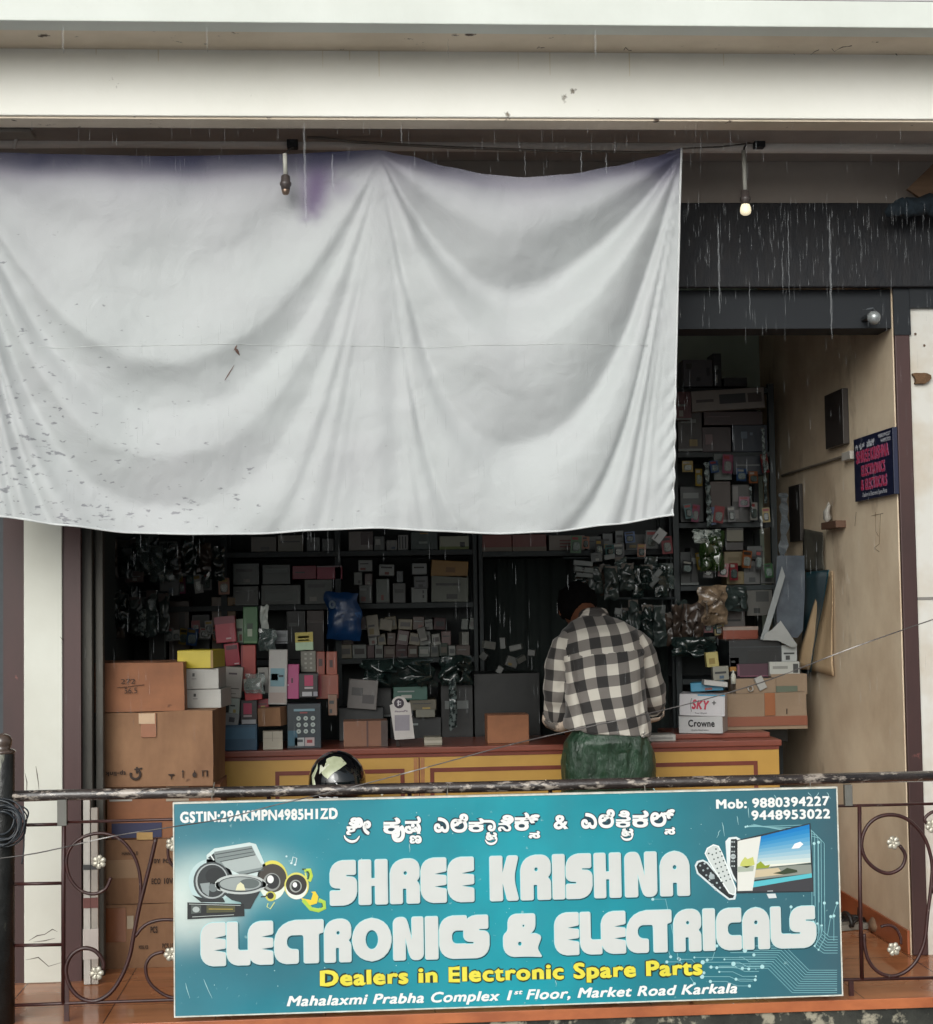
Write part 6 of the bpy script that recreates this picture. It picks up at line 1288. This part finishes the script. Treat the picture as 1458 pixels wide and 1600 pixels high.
strip('short white shiny strip hanging in the dark gap of the corner shelf', [(1189, 806), (1192, 834)], 8.28, 2.5, mat('strip_white', '#c9cfcf', rough=.1))

DIM = .8

# blister cards hanging on hooks: thin card, printed block, moulded clear bubble
DIM = .45  # cards darkened too, interior shade put into their colours
BC = [('red', '#a0303a'), ('blue', '#2f5f9a'), ('white', '#b5b6b0'), ('green', '#3f7a48'), ('yellow', '#b59a34'), ('grey', '#7c8280'), ('orange', '#a8602c'), ('teal', '#2c7474'), ('black', '#22262a'), ('pink', '#a85a7c')]
rng = random.Random(77)
def blister(label, px, py, w_, h_, Y, col, group):
    c = U(px, py, Y); ww, hh = w_*Y/FPX, h_*Y/FPX; Mx = Matrix.Rotation(R(rng.uniform(-9, 9)), 4, 'Y') @ Matrix.Rotation(R(rng.uniform(-25, 25)), 4, 'Z')
    o = MB().box(-ww/2, ww/2, 0, .0015, -hh/2, hh/2).build('blister_card', paint(col, .4)); o.location = c; o.rotation_euler = Mx.to_euler(); tag(o, label, 'blister card', group)
    q = MB(); q.loft([[Vector((ww*.36*s_*math.copysign(abs(math.cos(t))**.6, math.cos(t)), -d_, -hh*.12+hh*.28*s_*math.copysign(abs(math.sin(t))**.6, math.sin(t)))) for t in [2*math.pi*i/14 for i in range(14)]] for s_, d_ in ((1, .0005), (.92, .010), (.75, .014))])
    p = q.build('bubble', rng.choice([M_clear, M_film, M_clear])); p.parent = o
    p = MB().box(-ww*.4, ww*rng.uniform(.1, .4), -.001, .0002, hh*.26, hh*.42).build('printed_heading', paint(rng.choice(['#c2c2b8', '#2a2c30', '#c0a040', '#b04040']))); p.parent = o
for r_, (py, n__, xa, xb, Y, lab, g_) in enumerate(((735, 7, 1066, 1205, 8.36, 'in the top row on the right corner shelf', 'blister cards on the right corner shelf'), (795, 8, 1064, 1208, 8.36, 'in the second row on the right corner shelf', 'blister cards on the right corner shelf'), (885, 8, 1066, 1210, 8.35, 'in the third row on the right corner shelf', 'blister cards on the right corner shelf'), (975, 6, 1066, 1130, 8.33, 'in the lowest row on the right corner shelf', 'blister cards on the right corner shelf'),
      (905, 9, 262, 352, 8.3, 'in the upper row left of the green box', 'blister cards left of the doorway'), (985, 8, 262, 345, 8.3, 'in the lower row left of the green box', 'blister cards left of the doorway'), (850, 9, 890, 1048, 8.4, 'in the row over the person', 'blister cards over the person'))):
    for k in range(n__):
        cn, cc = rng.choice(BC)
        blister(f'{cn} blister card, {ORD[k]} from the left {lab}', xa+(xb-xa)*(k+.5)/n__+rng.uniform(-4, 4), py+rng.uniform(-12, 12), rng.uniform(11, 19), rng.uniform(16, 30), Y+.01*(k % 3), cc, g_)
# ---------------------------------------------------------------- things on the right wall
DIM = .8
def wallbox(name, label, cat, rect, th, m, group=None, bevel=.002):
    x0, y0, x1, y1 = rect; X = XB-th
    a, b_ = UX(x0, (y0+y1)/2, X), UX(x1, (y0+y1)/2, X); xc_ = (x0+x1)/2; t_, d_ = UX(xc_, y0, X), UX(xc_, y1, X)
    o = MB().box(X, XB-.0008, min(a.y, b_.y), max(a.y, b_.y), d_.z, t_.z).build(name, m, None, bevel=bevel, loc=(X, (a.y+b_.y)/2, d_.z)); tag(o, label, cat, group); return o, abs(a.y-b_.y), t_.z-d_.z
ya, yb = UX(1396, 720, XB-.022).y, UX(1335, 735, XB-.022).y
za, zb = UX(1397, 772, XB-.022).z, UX(1395, 667, XB-.022).z
ws = MB().box(XB-.022, XB-.0008, ya, yb, za, zb).build('wall_sign', mat('sign_navy', '#151c38', '#10152c', rough=.35, scale=6), None, bevel=.0015, loc=(XB-.022, (ya+yb)/2, za))
tag(ws, 'small navy shop sign with red lettering screwed on the cream side wall', 'sign')
def wtext(name, lines, m, dx=.0022):
    g = MB()
    for (body, u0, u1, v, h, b_, k) in lines:
        mb = MB(); w_ = yb-ya; put_text(mb, body, (w_*u0, (zb-za)*v), (w_*u1, (zb-za)*v), h, b_, 0, 0, **(dict(fit=(0, h)) if k else {}))
        for v_ in mb.v: v_.x, v_.y = -dx+v_.y, w_/2-v_.x      # reads left to right towards the door
        g.add(mb.v, mb.f)
    p = g.build(name, m, None); p.parent = ws
rd = mat('wall_sign_red', '#b02a4e', rough=.4)
wtext('red_lettering', [('SHREE', .07, .42, .60, .055, .035, 0), ('KRISHNA', .45, .90, .60, .055, .035, 0), ('ELECTRONICS', .20, .80, .38, .048, .035, 0), ('&', .18, .25, .16, .048, .035, 0), ('ELECTRICALS', .29, .84, .16, .048, .035, 0)], rd)
wtext('letter_outline', [('SHREE', .07, .42, .60, .055, .06, 0), ('KRISHNA', .45, .90, .60, .055, .06, 0), ('ELECTRONICS', .20, .80, .38, .048, .06, 0), ('&', .18, .25, .16, .048, .06, 0), ('ELECTRICALS', .29, .84, .16, .048, .06, 0)], mat('wall_sign_pink', '#b07a9c', rough=.4), .0006)
wtext('small_white_text', [('ಶೀ', .06, .13, .80, .030, .05, 1), ('ಕೃಷ', .16, .30, .80, .03, .05, 1), ('ಎಲೆಕಾನಿಕ್', .36, .56, .81, .034, .05, 1), ('9880394227', .66, .96, .90, .016, .03, 0), ('9448953022', .72, .96, .82, .016, .03, 0), ('Dealers in Electronic Spare Parts', .22, .84, .05, .020, .02, 0)], mat('wall_sign_white', '#b9bcc4', rough=.4))
MB().box(-.0012, .021, -(yb-ya)/2-.004, -(yb-ya)/2, -.001, zb-za+.001).build('white_edge', paint('#d9d6cc'), ws)
wf, d_, h_ = wallbox('dark_frame', 'dark narrow framed picture hung deep on the cream side wall', 'frame', (1289, 612, 1317, 698), .03, mat('frame_dark', '#2a2523', '#3c3530', rough=.4, scale=9))
MB().box(-.002, -.0001, -d_/2+.03, d_/2-.03, .02, h_-.02).build('picture', mat('frame_picture', '#4a443f', '#23211f', rough=.3, scale=12, mix=1), wf)
q = MB(); q.tube([UX(1222, 743, XB-.01), UX(1262, 731, XB-.01), UX(1300, 719, XB-.01), UX(1318, 713, XB-.01)], .007, 8); o = q.build('wall_conduit', paint('#8f8474')); tag(o, 'thin conduit pipe sloping away along the cream side wall', 'conduit')
o, d_, h_ = wallbox('switch_box', 'small white switch box at the near end of the wall conduit', 'switch', (1315, 706, 1328, 719), .03, paint('#c9c4ba')); MB().box(-.003, -.0002, -.012, .012, h_*.25, h_*.75).build('switch_rocker', paint('#8d8a84'), o)
o, d_, h_ = wallbox('dark_frame', 'black framed board hung low beyond the white rag on the side wall', 'frame', (1233, 758, 1250, 846), .02, mat('frame_dark', '#2a2523')); MB().box(-.002, -.0001, -d_/2+.03, d_/2-.03, .02, h_-.02).build('picture', paint('#2e3634'), o)
wallbox('wall_bracket', 'little brown wooden shelf bracket under the white rag', 'bracket', (1283, 815, 1306, 826), .05, mat('bracket_wood', '#5a4030', rough=.7))
c = UX(1293, 800, XB-.03); q = MB(); q.lathe([(.003, -.05), (.022, -.03), (.016, 0), (.012, .03), (.003, .05)], c, 10)
for v in q.v: v += Vector((fnoise(v, 25), fnoise(v, 25, 2), fnoise(v, 25, 7)))*.016
o = q.build('white_rag', paint('#a8a49c'), smooth=True); tag(o, 'crumpled white rag on the small wall bracket', 'rag')
def sheet(label, pts_top, pts_bot, X, m, name, cat, curl=0., n_=14):
    """hanging sheet between px point lists (top edge, bottom edge) at wall distance"""
    q = MB()
    for j in range(n_+1):
        for i in range(n_+1):
            u, v = i/n_, j/n_
            x = (pts_top[0][0]*(1-u)+pts_top[1][0]*u)*(1-v)+(pts_bot[0][0]*(1-u)+pts_bot[1][0]*u)*v
            y = (pts_top[0][1]*(1-u)+pts_top[1][1]*u)*(1-v)+(pts_bot[0][1]*(1-u)+pts_bot[1][1]*u)*v
            p = UX(x, y, X); p.x -= (curl*(u**3)*v if curl >= 0 else -curl*((1-u)**2)*v)+.01*math.sin(u*6+v*3)*v+.004*fnoise((u*3, v*4, X), 1, px_seed[0]); q.v.append(p)
    for j in range(n_):
        for i in range(n_): a = j*(n_+1)+i; q.f.append((a, a+1, a+n_+2, a+n_+1)); q.mi.append(0)
    o = q.build(name, m, None, smooth=True); tag(o, label, cat)
    sd2 = o.modifiers.new('thick', 'SOLIDIFY'); sd2.thickness = .0015; return o
px_seed = [3]
sheet('grey card sheet pinned above the teal sheet on the side wall', ((1256, 826), (1286, 832)), ((1257, 893), (1290, 890)), XB-.02, paint('#5c5a50'), 'card_sheet', 'sheet')
sheet('teal plastic sheet hanging on the side wall', ((1258, 894), (1296, 890)), ((1254, 1054), (1278, 1050)), XB-.03, mat('teal_sheet', '#17424c', '#10323b', rough=.3, scale=8, stretch=(1, 1, .3), mix=.9), 'plastic_sheet', 'sheet', .03)
sheet('curled tan paper sheet hanging over the near edge of the teal sheet', ((1286, 897), (1301, 892)), ((1266, 1044), (1304, 1056)), XB-.008, mat('tan_paper', '#c4aa88', '#a88c68', rough=.7, scale=4), 'paper_sheet', 'sheet', -.07)
# hanging clear sleeve and cut papers
q = MB(); Yv = 8.0
pts = [(1214, 868), (1257, 868), (1258, 920), (1255, 985), (1246, 997), (1224, 994), (1214, 972), (1212, 920)]
q.flat([[(U(x, y, Yv).x, U(x, y, Yv).z) for x, y in pts]], Yv, .01); o = q.build('hanging_sleeve', mat('sleeve_grey', '#4c545c', '#363d46', rough=.2, scale=10, mix=.8)); tag(o, 'wide grey plastic sleeve hanging before the teal sheet', 'sleeve')
for k, (pts, cc, lab) in enumerate((([(1222, 885), (1227, 900), (1197, 1000), (1188, 999)], '#8f9596', 'long slanting white card strip beside the hanging sleeve'), ([(1196, 990), (1206, 984), (1220, 970), (1246, 1008), (1238, 1012), (1216, 1001), (1192, 1000)], '#9c9f9d', 'bent white card under the hanging sleeve'))):
    q = MB(); q.flat([[(U(x, y, 7.96-.01*k).x, U(x, y, 7.96-.01*k).z) for x, y in pts]], 7.96-.01*k, .003); o = q.build('white_card', paint(cc, .4)); tag(o, lab, 'card')
# ---------------------------------------------------------------- the customer (seen from behind, bending over the counter)
PY = 7.22
def pw(px, py, Y=PY): return U(px, py, Y)
pc = pw(951, 1150); root = empty('person', (pc.x, PY, 0), 'person in black and white check shirt and green trousers bending over the counter', 'person')
cx = pc.x
def skin_mesh(name, chains, m, parent, sub=2, root_i=0):
    """chains: list of lists of (point, radius); points equal -> shared vertex"""
    vs = []; rs = []; es = []; idx = {}
    for ch in chains:
        prev = None
        for p, r_ in ch:
            k = tuple(round(c, 4) for c in p)
            if k not in idx: idx[k] = len(vs); vs.append(Vector(p)-root.location); rs.append(r_ if isinstance(r_, tuple) else (r_, r_))
            i = idx[k]
            if prev is not None and prev != i: es.append((prev, i))
            prev = i
    me = bpy.data.meshes.new(name); me.from_pydata(vs, es, []); o = bpy.data.objects.new(name, me); link(o)
    md = o.modifiers.new('s', 'SKIN'); md.use_smooth_shade = True
    for i, sv in enumerate(me.skin_vertices[0].data): sv.radius = rs[i]; sv.use_root = (i == root_i)
    o.modifiers.new('u', 'SUBSURF').render_levels = sub; o.modifiers['u'].levels = sub
    dg = bpy.context.evaluated_depsgraph_get(); me2 = bpy.data.meshes.new_from_object(o.evaluated_get(dg)); bpy.data.objects.remove(o)
    o = bpy.data.objects.new(name, me2); me2.materials.clear(); me2.materials.append(m); link(o, parent)
    me2.polygons.foreach_set('use_smooth', [True]*len(me2.polygons)); return o
M_skin = mat('skin_brown', '#6e4733', '#5c3a2a', rough=.5, scale=12)
hipz = .90
P = lambda x, y, z: (cx+x, PY+y, z)
neck = P(-.03, .19, 1.40); head0 = P(-.06, .26, 1.435)
shL, shR = P(-.165, .13, 1.315), P(.165, .13, 1.315)
elL, elR = P(-.215, .16, 1.03), P(.235, .20, 1.06); wrL, wrR = P(-.13, .36, .885), P(.15, .40, .90)
pel = P(0, .03, .90); hipL, hipR = P(-.085, .03, .86), P(.085, .03, .86); knL, knR = P(-.10, .05, .47), P(.10, .04, .47); anL, anR = P(-.105, .0, .09), P(.105, -.02, .09)
chains = [[(pel, (.13, .09)), (P(0, .06, 1.08), (.125, .085)), (P(-.005, .12, 1.27), (.14, .09)), (neck, (.058, .058)), (head0, (.055, .06)), (P(-.082, .34, 1.462), (.078, .088)), (P(-.092, .41, 1.44), (.066, .075))],
 [(P(-.005, .12, 1.27), (.14, .09)), (shL, .05), (elL, .04), (wrL, .026)], [(P(-.005, .12, 1.27), (.14, .09)), (shR, .05), (elR, .04), (wrR, .026)],
 [(pel, (.13, .09)), (hipL, .085), (knL, .058), (anL, .04), (P(-.11, .05, .035), .035), (P(-.115, .14, .025), .03)], [(pel, (.13, .09)), (hipR, .085), (knR, .058), (anR, .04), (P(.115, .03, .035), .035), (P(.125, .12, .025), .03)]]
for wr, sgn in ((wrL, 1), (wrR, -1)):
    w0 = Vector(wr); palm = w0+Vector((.03*sgn, .055, -.012)); chains.append([(tuple(w0), .026), (tuple(palm), (.036, .014))])
    for f_ in range(4):
        b0 = palm+Vector((sgn*(-.020+.018*f_)*1, .026, 0)); L_ = (.030, .034, .031, .024)[f_]
        b1 = b0+Vector((sgn*.006, L_, .004)); b2 = b1+Vector((sgn*.003, L_*.7, -.012))
        chains.append([(tuple(palm), (.036, .014)), (tuple(b0), .009), (tuple(b1), .0085), (tuple(b2), .0075)])
    t1 = w0+Vector((sgn*.052, .035, .0)); chains.append([(tuple(w0), .026), (tuple(t1), .010), (tuple(t1+Vector((sgn*.012, .03, -.004))), .009)])
body = skin_mesh('body', chains, M_skin, root)
# ears
for s_ in (-1, 1):
    q = MB(); c = Vector(P(-.082+s_*.082, .335, 1.455)); q.lathe([(.004, -.006), (.017, -.003), (.020, .003), (.012, .006)], c, 12, 'X'); 
    for v in q.v: v.z = c.z+(v.z-c.z)*1.45
    q.build('ear', M_skin, root, smooth=True)
q = MB(); c = Vector(P(-.095, .485, 1.41)); q.lathe([(.012, -.03), (.016, -.01), (.011, .01), (.005, .035)], c, 8); q.build('nose', M_skin, root, smooth=True)
# hair
q = MB(); hcx, hcy, hcz = P(-.082, .35, 1.485)
rows = []
for a_ in range(-50, 91, 12):
    ph = R(min(a_, 88)); rows.append([Vector((hcx+.094*math.cos(ph)*math.cos(t), hcy-.004+.112*math.cos(ph)*math.sin(t), hcz+.098*math.sin(ph)+(.05 if math.sin(t) > .55 and a_ < -2 else 0)*1.0)) for t in [2*math.pi*i/26 for i in range(26)]])
q.loft(rows)
for v in q.v: v += Vector((fnoise(v, 40), fnoise(v, 40, 2), fnoise(v, 40, 7)))*.012
q.build('hair', mat('hair_black', '#060606', '#0c0b0b', rough=.95, spec=.1, scale=80, bump=.6, bscale=120), root, smooth=True)

# shirt: torso and rolled sleeves united, each region carries its own check coordinates
def ring(cx_, cy_, z, rx, ry, n=40, tilt=0., pw_=2.5, back=1.):
    out = []
    for i in range(n):
        t = 2*math.pi*i/n; c_, s_ = math.cos(t), math.sin(t)
        x = math.copysign(abs(c_)**(2/pw_), c_)*rx; y = math.copysign(abs(s_)**(2/pw_), s_)*ry
        out.append(Vector((cx+cx_+x, PY+cy_+y, z+tilt*x-y*.30*(1 if z > 1.3 else 0))))
    return out
q = MB()
q.loft([ring(.0, .025, .905, .190, .125, tilt=-.10), ring(.0, .03, .93, .192, .127, tilt=-.10), ring(0, .035, .98, .186, .125, tilt=-.05), ring(0, .045, 1.06, .178, .12), ring(0, .06, 1.14, .176, .118), ring(-.002, .08, 1.21, .182, .118), ring(-.004, .10, 1.27, .190, .112), ring(-.008, .125, 1.32, .190, .100), ring(-.012, .145, 1.355, .172, .088), ring(-.018, .165, 1.385, .135, .074), ring(-.024, .18, 1.405, .095, .062), ring(-.028, .19, 1.418, .066, .054)])
def limb(pts, rs, n=18):
    q.tube(pts, rs, n)
limb([P(-.125, .12, 1.325), P(-.175, .13, 1.285), P(-.203, .14, 1.19), P(-.212, .15, 1.09), P(-.205, .18, 1.015), P(-.195, .215, .965)], [.055, .064, .060, .057, .058, .062])
limb([P(.12, .12, 1.325), P(.170, .13, 1.285), P(.205, .15, 1.19), P(.235, .17, 1.10), P(.245, .20, 1.04), P(.235, .255, 1.0)], [.055, .064, .060, .056, .056, .060])
tmp = q.build('shirt_tmp', M_skin, None, raw=True)
rm = tmp.modifiers.new('r', 'REMESH'); rm.mode = 'VOXEL'; rm.voxel_size = .0075; sm = tmp.modifiers.new('s', 'SMOOTH'); sm.factor = .5; sm.iterations = 6
dg = bpy.context.evaluated_depsgraph_get(); me = bpy.data.meshes.new_from_object(tmp.evaluated_get(dg)); bpy.data.objects.remove(tmp)
def seg_d(p, a, b_):
    a = Vector(a); b_ = Vector(b_); t = max(0, min(1, (p-a).dot(b_-a)/(b_-a).length_squared)); return (p-(a+(b_-a)*t)).length, t
armL = (P(-.195, .13, 1.30), P(-.215, .16, 1.02)); armR = (P(.175, .13, 1.31), P(.25, .20, 1.03))
uvl = me.uv_layers.new(name='check')
reg = []
for v in me.vertices:
    p = v.co.copy(); dl, tl = seg_d(p, *armL); dr, t_r = seg_d(p, *armR)
    xl = p.x-cx
    # armhole line: sleeves begin outside it
    lim = .150+.012*math.sin((p.z-1.1)*9)
    r_ = 1 if (xl < -lim and dl < .085) else 2 if (xl > lim-.004 and dr < .085) else 0
    reg.append(r_)
    # folds
    n_ = v.normal; k = .0
    k += .006*math.sin((p.z*38+xl*18))*max(0, 1-abs(p.z-.97)/.12)*(1 if r_ == 0 else .3)
    k += .007*fnoise((p.x*7, p.y*7, p.z*16), 1, 3)+.004*fnoise((p.x*22, p.y*10, p.z*26), 1, 5)
    if r_: k += .005*math.sin((p.z-1.0)*70+p.y*40)*max(0, 1-abs(p.z-1.04)/.10)
    k += -.010*math.exp(-((abs(xl)-lim)/.012)**2)*(1 if p.z < 1.26 else .3)
    if abs(p.z-1.262-.012*xl/.15) < .004 and r_ == 0: k -= .002
    v.co += n_*k
for poly in me.polygons:
    rr = [reg[i] for i in poly.vertices]; r_ = max(set(rr), key=rr.count)
    for li, vi in zip(poly.loop_indices, poly.vertices):
        p = me.vertices[vi].co; xl = p.x-cx
        if r_ == 0:
            u = xl+.13*(p.z-1.15)+.008*math.sin(p.z*13+xl*6); v_ = p.z-.20*xl+.006*math.sin(xl*19)-.35*(p.y-PY)*0
            if p.z > 1.262+.012*xl/.15: v_ += .022; u += .012
        else:
            a, b_ = (Vector(armL[0]), Vector(armL[1])) if r_ == 1 else (Vector(armR[0]), Vector(armR[1]))
            d = (b_-a).normalized(); v_ = -(p-a).dot(d)+.013; ax = a+d*((p-a).dot(d)); q_ = p-ax
            u = math.atan2(q_.x, -q_.y)*.056+.024
        uvl.data[li].uv = (u/.0485, v_/.0485)
me.materials.clear()
ms_ = bpy.data.materials.new('check_shirt'); ms_.use_nodes = True; nt = ms_.node_tree; N = nt.nodes.new; L = nt.links.new; b = nt.nodes['Principled BSDF']; b.inputs['Roughness'].default_value = .8; b.inputs['Sheen Weight'].default_value = .2
uv = N('ShaderNodeUVMap'); uv.uv_map = 'check'; sx = N('ShaderNodeSeparateXYZ'); L(uv.outputs[0], sx.inputs[0])
def stripe(src):
    m = N('ShaderNodeMath'); m.operation = 'MULTIPLY'; m.inputs[1].default_value = .5; L(src, m.inputs[0]); f_ = N('ShaderNodeMath'); f_.operation = 'FRACT'; L(m.outputs[0], f_.inputs[0])
    g = N('ShaderNodeMath'); g.operation = 'GREATER_THAN'; g.inputs[1].default_value = .5; L(f_.outputs[0], g.inputs[0]); return g.outputs[0]
a_ = N('ShaderNodeMath'); a_.operation = 'ADD'; L(stripe(sx.outputs[0]), a_.inputs[0]); L(stripe(sx.outputs[1]), a_.inputs[1])
h_ = N('ShaderNodeMath'); h_.operation = 'MULTIPLY'; h_.inputs[1].default_value = .5; L(a_.outputs[0], h_.inputs[0])
cr = N('ShaderNodeValToRGB'); cr.color_ramp.interpolation = 'CONSTANT'; cr.color_ramp.elements[0].color = (*lin('#bcb7ac'), 1); cr.color_ramp.elements[1].position = .75; cr.color_ramp.elements[1].color = (*lin('#22201f'), 1)
e2 = cr.color_ramp.elements.new(.25); e2.color = (*lin('#6c6762'), 1); L(h_.outputs[0], cr.inputs[0])
L(cr.outputs[0], b.inputs['Base Color'])
tc = N('ShaderNodeTexCoord'); nn = N('ShaderNodeTexNoise'); nn.inputs['Scale'].default_value = 22; L(tc.outputs['Object'], nn.inputs['Vector']); bp = N('ShaderNodeBump'); bp.inputs['Strength'].default_value = .35; bp.inputs['Distance'].default_value = .01; L(nn.outputs['Fac'], bp.inputs['Height']); L(bp.outputs[0], b.inputs['Normal'])
me.materials.append(ms_)
for v in me.vertices: v.co -= root.location
me.polygons.foreach_set('use_smooth', [True]*len(me.polygons))
o = bpy.data.objects.new('shirt', me); link(o, root)
# collar, rolled cuffs
def band(name, rings, m): q = MB(); q.loft(rings, caps=False); ob = q.build(name, m, root, smooth=True); sdm = ob.modifiers.new('t', 'SOLIDIFY'); sdm.thickness = .004; return ob
M_cuff = mat('shirt_cuff_inside', '#b9a897', '#57524d', rough=.85, scale=22, mix=1, contrast=(.46, .54))
def cring(cz_, rx, ry, cy_, cxx=-.028): return [Vector((cx+cxx+rx*math.cos(t), PY+cy_+ry*math.sin(t), cz_-ry*.35*math.sin(t))) for t in [2*math.pi*i/28 for i in range(28)]]
band('collar', [cring(1.398, .080, .070, .185), cring(1.415, .074, .066, .190), cring(1.442, .064, .058, .20), cring(1.446, .061, .055, .20), cring(1.430, .066, .060, .195)], mat('collar_check', '#b5aea4', '#3c3836', rough=.8, scale=16, mix=1, contrast=(.48, .52), detail=0))
for pts_, nm in (((P(-.199, .20, .985), P(-.192, .225, .95)), 'L'), ((P(.240, .24, 1.012), P(.228, .28, .99)), 'R')):
    a, b2 = Vector(pts_[0]), Vector(pts_[1]); q = MB(); q.tube([a, a.lerp(b2, .5), b2, b2+(b2-a)*.1], [.064, .068, .066, .058], 20, caps=False)
    for v in q.v: v += Vector((fnoise(v, 30), fnoise(v, 30, 2), fnoise(v, 30, 7)))*.010
    ob = q.build('rolled_cuff', M_cuff, root, smooth=True); sdm = ob.modifiers.new('t', 'SOLIDIFY'); sdm.thickness = .005
# rain trousers
q = MB(); 
q.loft([ring(0, .03, .965, .140, .100), ring(0, .03, .92, .158, .110), ring(0, .03, .875, .190, .132), ring(0, .03, .82, .203, .120, pw_=3.2), ring(0, .035, .74, .206, .122, pw_=3.2), ring(0, .035, .66, .20, .12)])
for s_, kn, an in ((-1, knL, anL), (1, knR, anR)): q.tube([P(.098*s_, .035, .74), P(.105*s_, .04, .6), P(.11*s_, .045, .45), P(.112*s_, .03, .25), P(.115*s_, .01, .08)], [.10, .108, .10, .09, .085], 20)
tmp = q.build('tr_tmp', M_skin, None, raw=True); rm = tmp.modifiers.new('r', 'REMESH'); rm.mode = 'VOXEL'; rm.voxel_size = .009; sm = tmp.modifiers.new('s', 'SMOOTH'); sm.factor = .5; sm.iterations = 5
dg = bpy.context.evaluated_depsgraph_get(); me = bpy.data.meshes.new_from_object(tmp.evaluated_get(dg)); bpy.data.objects.remove(tmp)
for v in me.vertices:
    p = v.co; fd = max(.0, min(1, (.93-p.z)/.06)); k = fd*.013*fnoise((p.x*30, p.y*24, p.z*8), 1, 2)*(1 if p.z > .6 else .8)+fd*.006*fnoise((p.x*40, p.y*34, p.z*26), 1, 9); v.co += v.normal*k
    v.co -= root.location
me.materials.clear(); me.materials.append(mat('rain_trousers_green', '#26422f', '#16281c', rough=.42, scale=11, mix=.9, stretch=(1.6, 1.6, .45), bump=1.0, bscale=34, coat=.12, spec=.6)); me.polygons.foreach_set('use_smooth', [True]*len(me.polygons))
o = bpy.data.objects.new('trousers', me); link(o, root)
for s_, an in ((-1, anL), (1, anR)):
    q = MB(); c = Vector(an); q.loft([[Vector((c.x+.042*math.cos(t)*(1 if math.sin(t) < 0 else 1.1), c.y+.055+.125*math.sin(t), z)) for t in [2*math.pi*i/18 for i in range(18)]] for z in (.001, .02, .05)]+[[Vector((c.x+.034*math.cos(t), c.y+.02+.07*math.sin(t), .085)) for t in [2*math.pi*i/18 for i in range(18)]]]); q.build('shoe', mat('shoe_dark', '#2a2522', rough=.5), root, smooth=True)
item('open white notebook lying on the counter beside the person', (1012, 1136, 1056, 1146), '#b5b3ac', 7.63, .12, name='notebook', cat='notebook', group=None, z=cz+.0005, decals=[('print_lines', .1, .3, .9, .6, '#8d8c88')])

# ---------------------------------------------------------------- falling rain
M_rain = bpy.data.materials.new('rain_water'); M_rain.use_nodes = True; nt = M_rain.node_tree; b = nt.nodes['Principled BSDF']
b.inputs['Base Color'].default_value = (.75, .78, .8, 1); b.inputs['Roughness'].default_value = .15; b.inputs['Alpha'].default_value = .06; b.inputs['Specular IOR Level'].default_value = .9
q = MB(); rng = random.Random(3)
def drop(px, py, Y, l, r_, m=0):
    c = U(px, py, Y); q.lathe([(r_*.15, l/2), (r_*.6, l*.25), (r_, -l*.25), (r_*.7, -l*.44), (r_*.1, -l/2)], c, 6)
for k in range(760):
    if k < 220: px, py = rng.uniform(1060, 1458), 300+abs(rng.gauss(0, 90))+rng.uniform(0, 40)
    elif k < 330: px, py = rng.uniform(40, 1458), rng.uniform(192, 268)
    else: px, py = rng.uniform(100, 1458), rng.uniform(500, 1150)
    drop(px, py, rng.uniform(5.0, 6.0), rng.uniform(.02, .07), rng.uniform(.0005, .0011))
for (px, ya_, yb_, r_) in ((1122, 348, 490, .0042), (1296, 335, 530, .0048), (475, 192, 355, .0055), (519, 240, 300, .004), (930, 46, 90, .0045), (98, 40, 84, .004), (323, 40, 82, .003), (627, 195, 225, .003), (1222, 390, 460, .002), (1171, 440, 500, .002), (908, 236, 275, .003), (700, 60, 90, .002), (947, 240, 272, .003), (820, 236, 275, .002), (1231, 330, 470, .0022), (1000, 700, 760, .0012)):
    Y = 5.55; a, b_ = U(px, ya_, Y), U(px+(yb_-ya_)*.02, yb_, Y)
    # a trickle breaking from the edge above into a run of touching drops
    n_ = max(4, int((a.z-b_.z)/.035)); pts = []; rs = []
    for i in range(n_*3+1):
        t = i/(n_*3); pts.append(a.lerp(b_, t)+Vector((.0012*math.sin(i*1.3), 0, 0))); rs.append(r_*(.25+.75*math.sin(math.pi*min(1, t*1.02))**.6)*(.92+.08*math.sin(i*2.1)))
    q.tube(pts, rs, 7)
o = q.build('rain', M_rain, smooth=True); tag(o, 'fine rain falling and dripping in front of the shop', 'rain', kind='stuff')
